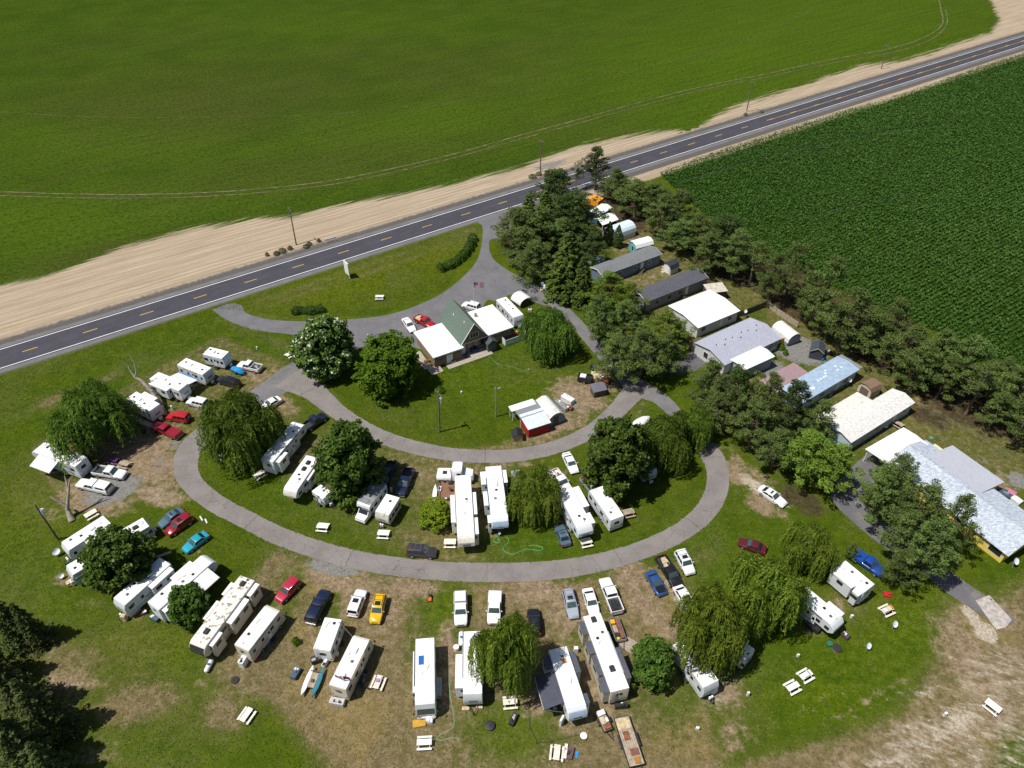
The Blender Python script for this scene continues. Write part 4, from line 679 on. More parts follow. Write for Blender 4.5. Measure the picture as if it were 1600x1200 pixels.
m = MB(); m.box(.05*L_, .30*L_, 1.31, 1.55, 1.0, 2.3); part(T_, 'side_locker', m, galv)
rv('trailer', (738.5, 1088), (738.5, 986), 'white trailer half buried in the tall willow', H=3.3, sl=[('R', .36, .86, 1.0)], vents=(.2,), ac=(), seed=16, propane=False)
T_, L_ = rv('fifth', (903, 1112), (871, 1012.5), 'white roofed fifth wheel with a large dark awning and pale blue nose', H=3.8, W=2.6, sl=[('R', .06, .28, .9), ('L', .1, .42, .8), ('L', .76, .9, .6)], slr=rsl, awn=('R', .32, .82, 2.7, awd, None), front=bcap, ac=(), vents=(.15,), body=sid, stripe=rsl, seed=17)
m = MB(); m.box(-.32*L_, -.32*L_+.8, -.1, .65, 3.853, 3.858); part(T_, 'roof_patch', m, mt('rust_patch', (.45, .27, .12), .9, var=.4, sc=5))
rv('trailer', (923.4, 957.5), (969, 1079), 'longest trailer, white roof with several dark topped slide outs', H=3.5, W=2.6, sl=[('L', .75, .92, .8), ('L', .5, .66, .9), ('L', .23, .48, .7), ('L', .02, .2, .9), ('R', .12, .5, .8)], slr=rsl, body=mt('beige_siding', (.50, .46, .36), .5), acm=cdk, ac=(.26, .90), vents=(.66, .72), seed=19, propane=False)
rv('trailer', (1113, 1072), (1063, 1000.6), 'white trailer under the widest willow, its lower end poking out', H=3.2, vents=(.3, .6), seed=20)
rv('fifth', (1311, 973), (1250, 922), 'white fifth wheel with rounded nose at the right edge of the willows', H=3.6, sl=[('L', .55, .92, .8)], ac=(), seed=21)
rv('trailer', (1310, 880), (1358.5, 920), 'white trailer with dark striped side next to the bright blue pickup', H=3.5, W=2.6, sl=[('L', .04, .22, .9), ('L', .3, .95, .6)], stripe=cdk, seed=22, propane=False)
rv('trailer', (1146, 1004), (1172, 1024), 'small trailer end with pale blue glass showing below the willows', H=2.7, seed=23, propane=False)
rv('fifth', (468, 659), (416.6, 720), 'white fifth wheel coupled to the navy pickup by the drive', H=3.6, sl=[('R', .06, .3, .8)], ac=(.6,), vents=(.3, .75), seed=24)
rv('fifth', (452, 767), (488.8, 713.4), 'white fifth wheel with two black roof units and a rounded tan lettered nose', H=3.5, sl=[('L', .3, .6, .4)], acm=blackp, ac=(.2, .38), vents=(.55, .66), front=mt('cream_cap', (.66, .62, .56), .4, coat=.3), stripe=str3, seed=25)
rv('trailer', (513, 776), (494, 762), 'little white trailer tucked under the dark catalpa', H=2.3, W=2.0, ac=(), vents=(.5,), seed=26)
rv('classC', (566, 790), (593.8, 752.8), 'grey roofed motorhome with an overhanging cab bunk', H=3.1, roof=rgr, ac=(), vents=(.3, .6), seed=27)
rv('trailer', (595.6, 804.4), (614.4, 774.4), 'short white travel trailer beside the grey roofed motorhome', H=2.9, body=sidc, ac=(), vents=(.3,), seed=28)
rv('fifth', (728.4, 842), (722.8, 742.5), 'very long white fifth wheel with its deck and the semi tractor at its head', H=3.9, W=2.7, sl=[('R', .3, .72, .8), ('L', .28, .62, .6), ('L', .68, .92, .6)], body=mt('warm_siding', (.66, .62, .54), .5), ac=(), vents=(.4, .62), seed=29)
rv('fifth', (781.5, 815), (770.6, 728.4), 'white fifth wheel with pale blue sloped nose left of the golden willow', H=3.6, W=2.7, sl=[('R', .07, .3, .9), ('R', .44, .68, .8), ('R', .86, .98, .5), ('L', .07, .3, .7)], front=bcap, vents=(.25, .45, .6), seed=30)
rv('fifth', (915, 826), (882, 764), 'broad white fifth wheel hitched behind the white pickup right of the golden willow', H=3.8, W=2.6, sl=[('L', .0, .5, 1.2), ('L', .66, .9, .7)], vents=(.7, .8), ac=(), seed=31)
rv('trailer', (930, 761), (964.7, 810), 'white trailer behind the light grey pickup with scrap, right of the broad fifth wheel', H=3.2, vents=(.2, .35), seed=32, propane=False)
rv('trailer', (1018, 737), (1000, 714), 'grey blue trailer peeping out between the catalpa and the willow', H=2.9, roof=rgr, front=bcap, seed=33)
rv('trailer', (811, 495), (783, 466), 'white trailer parked beside the right wing of the office', H=3.0, seed=34)
# ================================================================ buildings
shg = mt('green_grey_shingle', (.105, .145, .115), .9, var=.2, sc=4); gutter = mt('white_trim', (.78, .78, .77), .5)
def shingle(name, a, b, sc=3.0):
    if name in _mc: return _mc[name]
    n = NT(name); v = n.noise(sc, 4, .75, n.vmap(.0, (1, 2.2, 1))); c = n.mix(n.step(v, .35, .66), a, b); c = n.mix(n.step(n.noise(.4, 4), .5, .7, 0, .3), c, a); n.fin(c, .9, .3); _mc[name] = n.m; return n.m
def bldg(f, r, z, prof, label, cat, wall, roof, name, over=.25, L=None, wins=(), group=None, base=0.0, trim=None, opened=None, th=.10, extra=None, gablem=None):
    a, b = (U(*f, z), U(*r, z)) if len(f) == 2 else (np.array(f), np.array(r)); d = a-b; L = L or float(np.hypot(d[0], d[1])); yaw = math.atan2(d[1], d[0])
    T = thing(name, label, cat, (a+b)[:2]/2, yaw, group); h = L/2
    poly = [(prof[0][0], base)]+list(prof)+[(prof[-1][0], base)]
    if opened is None: m = MB(); m.ext([(y*.985, zz-.03 if zz > 0 else 0) for y, zz in poly], -h+.05, h-.05); part(T, 'wall', m, wall)
    else:
        for x in (-h+.15, h-.15):
            for y, zz in (prof[0], prof[-1]): m = MB(); m.box(x-.06, x+.06, y*.94-.06, y*.94+.06, 0, zz-.05); part(T, 'post', m, gutter)
    p = [Vector((0, y, zz)) for y, zz in prof]; up = []; 
    e0 = (p[0]-p[1]).normalized()*over; e1 = (p[-1]-p[-2]).normalized()*over; p = [p[0]+e0]+p[1:-1]+[p[-1]+e1]
    pl = [(v.y, v.z+.004) for v in p]+[(v.y, v.z+th) for v in p[::-1]]
    m = MB(); m.ext(pl, -h-over, h+over); part(T, 'roof', m, roof, label=None)
    if trim:
        for s in (-1, 1): m = MB(); pt = [(y, zz-.10) for y, zz in pl[:len(p)]]+[(y, zz+.01) for y, zz in pl[len(p):]]; m.ext(pt, s*(h+over+.005), s*(h+over+.05)); part(T, 'barge_board', m, trim)
    for wq in wins:
        side, x, zz, w_, hh = wq[:5]; mm = wq[5] if len(wq) > 5 else glass; nm2 = wq[6] if len(wq) > 6 else 'window'
        hw2 = abs(prof[0][0])*.985; m = MB(); fm = MB()
        if side in 'NS': s = 1 if side == 'N' else -1; fm.box(x*h-w_/2-.08, x*h+w_/2+.08, s*(hw2-.02), s*(hw2+.03), zz-.08, zz+hh+.08); m.box(x*h-w_/2, x*h+w_/2, s*(hw2+.02), s*(hw2+.045), zz, zz+hh)
        else: s = 1 if side == 'E' else -1; xx = h-.05; fm.box(s*(xx-.02), s*(xx+.03), x-w_/2-.08, x+w_/2+.08, zz-.08, zz+hh+.08); m.box(s*(xx+.02), s*(xx+.045), x-w_/2, x+w_/2, zz, zz+hh)
        if nm2 == 'door': part(T, 'door', m, mm)
        else: o = part(T, 'window_frame', fm, gutter); part(o, 'pane', m, mm)
    return T, L, yaw
def gab(W, e, r): return [(-W/2, e), (0, r), (W/2, e)]
def arc(W, H, n=9, base=0): return [(-W/2*math.cos(math.pi*k/(n-1)), base+(H-base)*math.sin(math.pi*k/(n-1))**.8) for k in range(n)]
def gambrel(W, e, r): return [(-W/2, e), (-W*.36, e+(r-e)*.68), (0, r), (W*.36, e+(r-e)*.68), (W/2, e)]
brick = mt('tan_brick_wall', (.23, .155, .105), .9, var=.15, sc=6); bluew = mt('blue_siding', (.13, .19, .27), .7); greyw = mt('lilac_grey_siding', (.25, .235, .25), .7); offw = mt('white_siding', (.60, .60, .60), .6); yelw = mt('yellow_siding', (.78, .58, .13), .7, var=.05)
palew = mt('pale_blue_siding', (.44, .55, .64), .6)
MG = 'mobile homes along the tree belt'
dw = whitep
bldg((1023.8, 387.8), (933.8, 420.6), 3.5, gab(4.3, 2.9, 3.5), 'blue mobile home with grey shingle roof, closest to the highway', 'mobile home', bluew, shingle('grey_shingle', (.13, .14, .145), (.22, .225, .23)), 'mobile_home', wins=[('S', .62, 1.2, .8, .9), ('S', .12, 1.2, .8, .9), ('S', .35, .5, .9, 2.0, dw, 'door'), ('E', 0, 1.2, 1.2, .9), ('S', -.4, 1.2, 1, .9)], group=MG, trim=gutter)
bldg((1095, 423.4), (1001, 460), 3.5, gab(4.5, 2.9, 3.6), 'lilac grey mobile home with charcoal roof between the blue home and the wide white one', 'mobile home', greyw, shingle('charcoal_shingle', (.065, .066, .08), (.125, .125, .145)), 'mobile_home', wins=[('S', .9, 1.4, .6, .8), ('S', .12, 1.0, 1.5, 1.2), ('S', -.25, 1.0, 1.5, 1.2), ('S', .33, .5, .9, 2.0, dw, 'door'), ('S', -.65, 1.0, 1.2, 1.1), ('E', .0, 1.2, 1.2, .9)], group=MG, trim=gutter)
bldg((1131.5, 466.6), (1068.7, 491.8), 3.3, gab(9.2, 2.8, 3.3), 'wide mobile home with a flat looking bright white roof', 'mobile home', offw, rwh, 'mobile_home', wins=[('S', -.7, 1.2, 1.2, 1.0), ('S', .2, .4, .9, 2.0, dw, 'door'), ('S', .6, 1.2, 1.0, .9)], group=MG)
T4, L4, y4 = bldg((1196.4, 508.3), (1110.5, 547.5), 3.6, gab(8.3, 2.8, 3.75), 'wide mobile home with speckled lilac roof and white gable wall', 'mobile home', offw, shingle('lilac_shingle', (.30, .31, .38), (.44, .45, .53)), 'mobile_home', wins=[('W', 1.0, 1.0, 1.1, 1.3), ('S', .72, 1.0, 1.6, 1.3), ('W', -2.4, 1.0, 1.0, 1.2), ('S', .9, 1.2, .5, .9)], group=MG, trim=None)
for k in range(9):
    m = MB(); x = (-.75+k*.19)*L4/2; y = (.5, -.4, .9)[k % 3]; zz = 3.75-abs(y)*.229+.1; m.cyl((x, y, zz-.05), (x, y, zz+.28), .09, n=8); part(T4, 'roof_vent', m, blackp)
T, L, y_ = bldg((1198, 547.5), (1153, 567.5), 3.2, gab(3.7, 2.9, 3.2), 'white porch roof in front of the wide lilac roofed home', 'porch', mt('blue_grey_siding', (.30, .36, .42), .7), rwh, 'porch', wins=[('E', 0, .5, 1.1, 2, dw, 'door')])
T5, L5, y5 = bldg((1325, 566), (1238, 616), 3.3, gab(4.7, 3.0, 3.35), 'pale blue metal roofed mobile home with white patches along its roof', 'mobile home', palew, mt('pale_blue_metal_roof', (.36, .47, .60), .5, var=.12, sc=1.2, metal=.1), 'mobile_home', wins=[('S', .62, 1.2, 1.3, .9), ('S', .33, .5, .9, 2.0, dw, 'door'), ('S', -.25, 1.2, 1.6, .9)], group=MG)
for k, (x, y) in enumerate([(-.15, -.3), (-.05, -.3), (.05, -.3), (.13, -.3), (.2, .3), (.3, .9), (.55, -.4), (.62, .6), (.70, -.3), (-.45, -1.0)]):
    m = MB(); zz = 3.35-abs(y)*.149+.1; m.cyl((x*L5/2, y, zz), (x*L5/2, y, zz+.06 if k < 9 else zz+.03), .22 if k < 9 else .5, n=10); part(T5, 'roof_patch', m, whitep)
m = MB(); m.box(-L5/2+.3, L5/2-.3, -2.35, -2.33, .25, .55); part(T5, 'skirt_stripe', m, mt('brown_trim', (.09, .05, .04), .7))
m = MB(); m.box(L5/2+.26, L5/2+1.4, -2.45, 2.5, 3.0, 3.06); part(T5, 'end_canopy', m, galv)
bldg((1253, 577), (1201.5, 604.5), 2.6, [(-2.0, 2.5), (2.0, 2.65)], 'flat dusty pink carport roof beside the pale blue home', 'carport', brick, mt('dusty_pink_sheet', (.30, .20, .215), .8, var=.08), 'carport', opened=1, th=.08)
T6, L6, y6 = bldg((1412.5, 615), (1315, 675), 3.4, gab(4.4, 2.8, 3.4), 'long mobile home with a patched white roof near the yellow house', 'mobile home', palew, mt('patched_white_roof', (.66, .64, .61), .8, var=.15, sc=2.5, stain=(.20, .20, .21), stsc=1.5, stth=.60), 'mobile_home', wins=[('S', -.1, 1.2, 1.1, 1.0), ('S', .45, .5, .8, 2.0, dw, 'door'), ('S', .75, 1.4, .6, .6), ('S', -.85, 1.2, .6, 1.0)], group=MG)
m = MB(); m.loft([[(-L6/2+.2, 2.35, 2.78), (L6*.18, 2.35, 2.78), (L6*.18, 2.35, 2.85), (-L6/2+.2, 2.35, 2.85)], [(-L6/2+.2, 5.7, 2.5), (L6*.18, 5.7, 2.5), (L6*.18, 5.7, 2.57), (-L6/2+.2, 5.7, 2.57)]]); part(T6, 'porch_roof', m, mt('ragged_porch_roof', (.68, .65, .58), .8, var=.15, sc=2.5, stain=(.20, .18, .15), stsc=1.7, stth=.60))
for x in (-L6/2+.4, -L6*.15, L6*.16): m = MB(); m.box(x-.05, x+.05, 5.5, 5.6, 0, 2.52); part(T6, 'porch_post', m, gutter)
# yellow house : main wing from its near eave line
A_, B_ = U(1390, 722, 2.7), U(1574, 864, 2.7); d_ = (B_-A_)/np.linalg.norm(B_-A_); p_ = np.array([-d_[1], d_[0], 0]); 
E2 = B_+d_*0; Wd = 9.6; ctr = lambda P, w: P+p_*w
sp = shingle('speckled_pale_shingle', (.30, .35, .42), (.58, .62, .68), 1.7)
T7, L7, y7 = bldg(tuple(ctr(E2, Wd/2)), tuple(ctr(A_, Wd/2)), 0, gab(Wd, 2.7, 3.9), 'large yellow house with a pale speckled shingle roof at the right edge', 'house', yelw, sp, 'yellow_house', over=.45, wins=[('S', .86, .9, 2.0, 1.2), ('S', -.25, .9, 1.6, 1.2), ('S', .3, .9, 1.6, 1.2), ('E', 0, .9, 2.6, 1.8)], trim=mt('tan_trim', (.34, .25, .16), .7))
q0, q1 = U(1478, 700, 2.9), U(1556, 760, 2.9); m7 = (q0+q1)/2
x0 = float((q0-(A_+B_)/2)@d_); x1 = float((q1-(A_+B_)/2)@d_)
m = MB(); m.loft([[(x0, 1.0, 3.80), (x1, 1.0, 3.80), (x1, 1.0, 3.70), (x0, 1.0, 3.70)], [(x0, Wd/2+3.4, 2.62), (x1, Wd/2+3.4, 2.62), (x1, Wd/2+3.4, 2.52), (x0, Wd/2+3.4, 2.52)]]); part(T7, 'rear_wing_roof', m, shingle('lilac_wing_shingle', (.38, .39, .45), (.50, .51, .56)))
m = MB(); m.box(x0+.4, x1-.4, Wd/2-.1, Wd/2+3.0, 0, 2.5); part(T7, 'rear_wing', m, yelw)
m = MB(); m.box(x0-1.8, x0+.35, Wd/2-.2, Wd/2+1.2, 2.4, 2.5); m.box(x1+.1, x1+1.0, Wd/2-.1, Wd/2+.9, 2.2, 2.3); part(T7, 'porch_roof', m, mt('cream_board', (.68, .60, .42), .7))
bldg((1430, 681), (1373, 714), 3.1, gab(4.6, 2.9, 3.1), 'carport with a bright white roof attached to the yellow house', 'carport', brick, rwh, 'carport', opened=1)
# office: A frame block with two white roofed wings
oA, oB = np.array([-10.51, 119.55]), np.array([-4.82, 122.74]); ux = (oB-oA)/np.linalg.norm(oB-oA); uy = np.array([-ux[1], ux[0]]); oc = (oA+oB)/2; yo = math.atan2(ux[1], ux[0])
TO = thing('office_building', 'brown office with a steep green grey A frame roof and two flat white wings', 'office', oc, yo)
wf = 6.55
m = MB(); m.box(-wf/2+.1, wf/2-.1, .6, 10.2, 0, 3.0); part(TO, 'wall', m, brick)
m = MB(); m.loft([[(-wf/2+.15, .1, 3.0), (wf/2-.15, .1, 3.0), (0, .1, 7.2)], [(-wf/2+.15, .35, 3.0), (wf/2-.15, .35, 3.0), (0, .35, 7.2)]]); g_ = part(TO, 'gable_wall', m, brick)
m = MB(); m.loft([[(-wf/2+.15, 10.0, 3.0), (wf/2-.15, 10.0, 3.0), (0, 10.0, 7.2)], [(-wf/2+.15, 10.2, 3.0), (wf/2-.15, 10.2, 3.0), (0, 10.2, 7.2)]]); part(TO, 'gable_wall', m, brick)
for s in (-1, 1):
    m = MB(); e = (s*(wf/2+.15), 2.80); t_ = (0, 7.43)
    m.loft([[(e[0], -.1, e[1]), (t_[0], -.1, t_[1]), (t_[0], -.1, t_[1]-.18), (e[0]-s*.12, -.1, e[1]-.0)], [(e[0], 10.6, e[1]), (t_[0], 10.6, t_[1]), (t_[0], 10.6, t_[1]-.18), (e[0]-s*.12, 10.6, e[1])]]); part(TO, 'roof', m, shg)
    m = MB(); m.tube([(e[0], -.14, e[1]), (0, -.14, 7.40)], .09, 4); part(TO, 'barge_board', m, gutter)
for k in (-1, 0, 1): m = MB(); m.box(k*.62-.27, k*.62+.27, .04, .09, 3.9, 5.0); part(TO, 'window', m, glass)
m = MB(); m.box(-1.0, 1.0, .06, .1, 3.82, 5.08); part(TO, 'window_frame', m, gutter)
m = MB(); m.box(-wf/2, wf/2, .05, .2, 2.85, 3.02); part(TO, 'fascia', m, gutter)
for i, (x0, x1, y0, y1) in enumerate([(-wf/2-6.5, -wf/2+.35, -.9, 9.0), (wf/2-.3, wf/2+6.1, 0.2, 9.7)]):
    m = MB(); m.box(x0+.4, x1-.4, y0+.4, y1-.5, 0, 2.75); wg = part(TO, 'wing', m, brick)
    m = MB(); m.box(x0, x1, y0, y1, 2.8, 3.02, .03); part(wg, 'wing_roof', m, rwh)
    m = MB(); m.box(x0-.03, x1+.03, y0-.04, y0-.005, 2.72, 3.0); part(wg, 'fascia', m, gutter)
    for k in range(4):
        xm = x0+1.0+k*1.5; m = MB(); m.box(xm-.45, xm+.45, y0+.36, y0+.42, 2.15, 2.6); part(wg, 'window', m, glass)
m = MB(); m.box(-wf/2+.3, -wf/2+1.3, .5, .58, .05, 2.3); part(TO, 'door', m, whitep)
for k in range(3): m = MB(); m.box(-1.5+k*1.4, -.4+k*1.4, .52, .585, .9, 2.4); part(TO, 'window', m, glass)
m = MB(); m.box(-6.8, -5.4, -.60, -.48, .1, 2.2); part(TO, 'patio_door', m, whitep)
for (x, y) in [(-1.3, 6.8), (-.9, 2.6)]:
    m = MB(); zz = 7.43-abs(x)*1.36; m.cyl((x, y, zz-.1), (x, y, zz+.35), .12, n=8); part(TO, 'roof_vent', m, whitep)
m = MB(); m.box(wf/2+.5, wf/2+1.1, 7.2, 7.7, 3.0, 3.75, .04); m.box(wf/2+.6, wf/2+.8, 7.3, 7.5, 3.75, 4.1); part(TO, 'chimney', m, mt('chimney_brick', (.45, .40, .36), .9))
m = MB(); m.box(-7.2, 3.0, -2.4, .4, .0, .10); m.box(-11, -8.4, -2.4, .0, 0, .1); m.box(-11.6, -9.9, 0, 6, 0, .1); part(TO, 'patio', m, mt('patio_slab', (.36, .31, .26), .9))
T, L, y_ = bldg(tuple(oc+ux*3.3+uy*.3)+(0,), tuple(oc+ux*3.3-uy*1.5)+(0,), 0, gab(2.0, 2.2, 2.9), 'small grey gabled porch shed against the office front', 'shed', mt('grey_board', (.10, .11, .11), .8), mt('dark_grey_sheet', (.06, .07, .075), .8), 'shed')
# sheds
def shed(c, ang_px, L, prof, label, wall, roof, zc=1.8, cat='shed', name='garden_shed', wins=(), over=.12, **k):
    a = U(*c, zc); b = U(c[0]+ang_px[0], c[1]+ang_px[1], zc); d = (b-a); d /= np.linalg.norm(d[:2]); f = a+d*L/2; r = a-d*L/2
    return bldg(tuple(f), tuple(r), 0, prof, label, cat, wall, roof, name, over=over, wins=wins, **k)
barn = mt('barn_red', (.34, .012, .012), .8, var=.1); cor = mt('corrugated_grey', (.20, .22, .23), .7, var=.15, sc=5)
SG = 'sheds and outbuildings'
shed((836, 655), (25, -8), 4.4, [(-1.9, 2.2), (1.9, 2.5)], 'red walled shed with a flat white roof beside the quonset hut', barn, mt('pale_sheet_roof', (.60, .66, .70), .5), 2.3, group=SG)
shed((825, 640), (25, -8), 4.6, [(-1.6, 2.45), (1.6, 2.5)], 'low lean to with grey shingles and white strip behind the red walled shed', woodw, cor, 2.4, group=SG, opened=1)
shed((816, 634.5), (25, -8), 4.8, [(-.6, 2.5), (.6, 2.6)], 'thin white sheet lean to on the far side of the red walled shed', woodw, rwh, 2.4, group=SG, opened=1)
shed((858, 635), (-14, -16), 5.2, arc(4.0, 3.0), 'quonset hut with an orange rust patch on its white roof', mt('quonset_end', (.16, .23, .32), .6), mt('rusting_white_sheet', (.74, .74, .72), .5, stain=(.55, .20, .03), stsc=.32, stth=.52), 2.6, group=SG, wins=[('W', 0, 0, 1.0, 2.1, mt('brown_door', (.12, .08, .04), .8), 'door')])
shed((808, 676), (-2, -14), 1.7, gab(1.9, 1.3, 1.9), 'tiny tan shed with one black and one pale roof slope below the red walled shed', mt('tan_plywood', (.42, .30, .18), .8), blackp, 1.5, group=SG)
shed((935, 606), (18, -4), 2.6, [(-1.0, 1.5), (1.0, 1.8)], 'grey tarpaulin covered shelter beside the scrap pile', woodd, mt('grey_tarpaulin', (.13, .13, .16), .8), 1.5, group=SG)
shed((1049, 411), (9, -4), 2.8, gambrel(2.6, 1.6, 2.7), 'white barn shaped shed with a black roof by the charcoal roofed home', mt('white_boards', (.62, .62, .60), .7), mt('black_shingle', (.03, .035, .05), .9), 2.3, group=SG, wins=[('W', 0, .1, 1.4, 1.7, dw, 'door')])
shed((1002.5, 377), (22, -6), 5.0, gambrel(3.2, 2.0, 3.0), 'turquoise shed with a curved white metal roof', mt('turquoise_boards', (.08, .42, .48), .6), rwh, 2.6, group=SG, wins=[('W', 0, .7, .8, 1.2), ('S', .3, .1, 1.6, 1.8, blackp, 'door')])
shed((968, 354), (22, -8), 7.5, arc(4.4, 3.3, 9, 1.4), 'cream walled trailer like building with a rounded pale blue roof', mt('cream_wall', (.58, .54, .48), .7), mt('sky_white_sheet', (.62, .72, .78), .4), 2.9, group=SG)
shed((946, 341), (22, -8), 5.2, gab(4.0, 2.0, 2.9), 'white gabled canopy deep between the trees near the highway', woodd, rwh, 2.3, group=SG, opened=1)
shed((938, 327), (22, -14), 6.0, gab(3.2, 2.6, 3.0), 'white roofed trailer with blue wall by the orange tent', mt('deep_blue_wall', (.03, .15, .26), .7), rwh, 2.8, group=SG)
shed((1230, 514), (9, 7), 5.0, arc(3.4, 2.7, 9, 1.0), 'white round roofed metal shed with ribbed grey end wall', mt('ribbed_grey_end', (.22, .25, .29), .6), mt('white_round_sheet', (.72, .72, .72), .4), 2.4, group=SG)
shed((1279, 541), (-2, 14), 3.0, gab(2.6, 2.0, 2.9), 'dark slate shed with tan trimmed doors by the blue cover', mt('slate_boards', (.05, .06, .08), .8), mt('slate_shingle', (.045, .055, .075), .9), 2.4, group=SG, trim=mt('tan_boards_trim', (.45, .38, .28), .8))
shed((1361, 600), (15, -7), 2.8, gambrel(3.0, 1.6, 2.6), 'brown barn shaped shed with cream double doors', mt('cream_boards', (.55, .48, .38), .8), mt('brown_shingle', (.20, .13, .085), .9), 2.2, group=SG, wins=[('W', 0, .1, 1.8, 1.6, mt('brown_mesh_door', (.16, .11, .08), .8), 'door')])
shed((1118, 450), (16, -2), 4.4, [(-1.6, 2.1), (1.6, 2.3)], 'rickety cream roofed lean to behind the wide white home', woodd, mt('peeling_roof', (.52, .48, .40), .8, var=.2, stain=(.25, .12, .06), stsc=1.2, stth=.6), 2.2, group=SG)
# ================================================================ trees
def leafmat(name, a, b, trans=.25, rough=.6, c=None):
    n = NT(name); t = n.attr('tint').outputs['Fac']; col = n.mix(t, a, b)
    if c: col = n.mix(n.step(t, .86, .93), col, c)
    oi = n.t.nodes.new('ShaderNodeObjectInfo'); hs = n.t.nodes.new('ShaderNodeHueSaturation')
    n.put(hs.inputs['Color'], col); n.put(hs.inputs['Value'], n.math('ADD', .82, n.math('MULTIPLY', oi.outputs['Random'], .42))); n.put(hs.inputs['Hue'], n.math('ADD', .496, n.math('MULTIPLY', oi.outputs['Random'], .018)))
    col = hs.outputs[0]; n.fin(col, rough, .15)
    tb = n.t.nodes.new('ShaderNodeBsdfTranslucent'); n.put(tb.inputs[0], col); ms = n.t.nodes.new('ShaderNodeMixShader'); ms.inputs[0].default_value = trans
    n.t.links.new(n.p.outputs[0], ms.inputs[1]); n.t.links.new(tb.outputs[0], ms.inputs[2]); n.t.links.new(ms.outputs[0], n.out.inputs[0]); return n.m
LM = {'cat': leafmat('catalpa_leaf', (.030, .064, .008), (.125, .190, .028), rough=.42), 'catf': leafmat('catalpa_leaf_in_flower', (.045, .088, .012), (.14, .21, .035), c=(.62, .60, .50)), 'bright': leafmat('bright_leaf', (.060, .130, .008), (.170, .290, .018), .35),
      'lime': leafmat('lime_leaf', (.12, .18, .008), (.27, .33, .02), .3), 'will': leafmat('willow_leaf', (.066, .118, .012), (.190, .262, .034), .35), 'willg': leafmat('golden_willow_leaf', (.072, .118, .012), (.245, .300, .034), .35), 'willb': leafmat('green_willow_leaf', (.065, .125, .014), (.185, .285, .036), .35),
      'pine': leafmat('pine_needle', (.052, .082, .018), (.150, .200, .046), .18), 'pineb': leafmat('bright_pine_needle', (.070, .115, .012), (.200, .275, .034), .22), 'pined': leafmat('dark_pine_needle', (.026, .046, .010), (.080, .115, .024), .12), 'spr': leafmat('spruce_needle', (.030, .058, .010), (.105, .150, .022), .12), 'dkc': leafmat('dark_conifer_needle', (.028, .045, .012), (.100, .120, .032), .12), 'hedge': leafmat('hedge_leaf', (.022, .055, .008), (.070, .130, .018)), 'sage': leafmat('sage_leaf', (.10, .11, .055), (.26, .25, .14))}
bark = mt('grey_bark', (.12, .095, .075), .95, var=.3, sc=3); barkp = mt('pine_bark', (.125, .085, .06), .95, var=.3, sc=3); deadw = mt('dead_wood', (.30, .255, .21), .9, var=.25, sc=2)
def nrm(v): return v/np.maximum(np.linalg.norm(v, axis=1, keepdims=True), 1e-6)
def leaves(P, N, size, rg, aspect=.6, tint=None, along=None):
    n = len(P); N = nrm(N+rg.normal(0, .45, (n, 3))); a = along if along is not None else rg.normal(0, 1, (n, 3)); t = nrm(a-N*(a*N).sum(1, keepdims=True)); b = np.cross(N, t)
    s = (size*rg.uniform(.7, 1.35, n))[:, None]; V = np.stack([P-t*s, P-b*s*aspect, P+t*s, P+b*s*aspect], 1).reshape(-1, 3)
    F = np.arange(4*n).reshape(n, 4); tt = np.repeat(rg.random(n) if tint is None else tint, 4); return V, F, tt
def pack(L):
    V = np.concatenate([l[0] for l in L]); o = 0; F = []
    for l in L: F.append(l[1]+o); o += len(l[0])
    return V, np.concatenate(F), np.concatenate([l[2] for l in L])
def sph(rg, n): return nrm(rg.normal(0, 1, (n, 3)))
def crown_round(seed, dens=1.0, lobes=13, lsz=.27, low=.16, flower=0):     # R=5, H=10
    rg = np.random.default_rng(seed); LC = []
    for k in range(lobes):
        th = k*2.4+rg.uniform(-.4, .4); h = ((k+.5)/lobes)**.9; rr = math.sqrt(max(.05, 1-(h*1.35-.4)**2))*rg.uniform(.62, .84)
        LC.append((math.cos(th)*rr*5*.72, math.sin(th)*rr*5*.72, 10*(low+h*.68), rg.uniform(1.7, 2.7)))
    LC.append((0, 0, 5.6, 3.2)); LC.append((0, 0, 8.0, 1.9)); LC = np.array(LC); out = []
    for k, (x, y, z, r) in enumerate(LC):
        m = int(15*dens*r); D = sph(rg, m); D[:, 2] = np.where(D[:, 2] < -.45, -D[:, 2], D[:, 2]); CP = np.array([x, y, z])+D*r*rg.uniform(.74, 1.16, (m, 1))
        for c, d in zip(CP, D):
            if any(np.linalg.norm(c-q[:3]) < q[3]*.78 for j, q in enumerate(LC) if j != k): continue
            q = int(rg.integers(44, 64)); E = nrm(sph(rg, q)+d*.75); cr = rg.uniform(.35, .95); P = c+E*cr*np.array([1, 1, .8])*rg.uniform(.35, 1.25, (q, 1))
            ti = np.clip(rg.uniform(.15, .85)+rg.normal(0, .16, q), 0, .84)
            if flower and d[2] > -.1: ti = np.where(rg.random(q) < flower, .97, ti)
            out.append(leaves(P, E*.6+np.array([0, 0, .5])+rg.normal(0, .35, (q, 3)), lsz*.82, rg, .7, ti))
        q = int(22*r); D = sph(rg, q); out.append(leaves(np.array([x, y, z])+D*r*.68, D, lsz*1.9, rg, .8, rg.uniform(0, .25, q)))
    return pack(out)
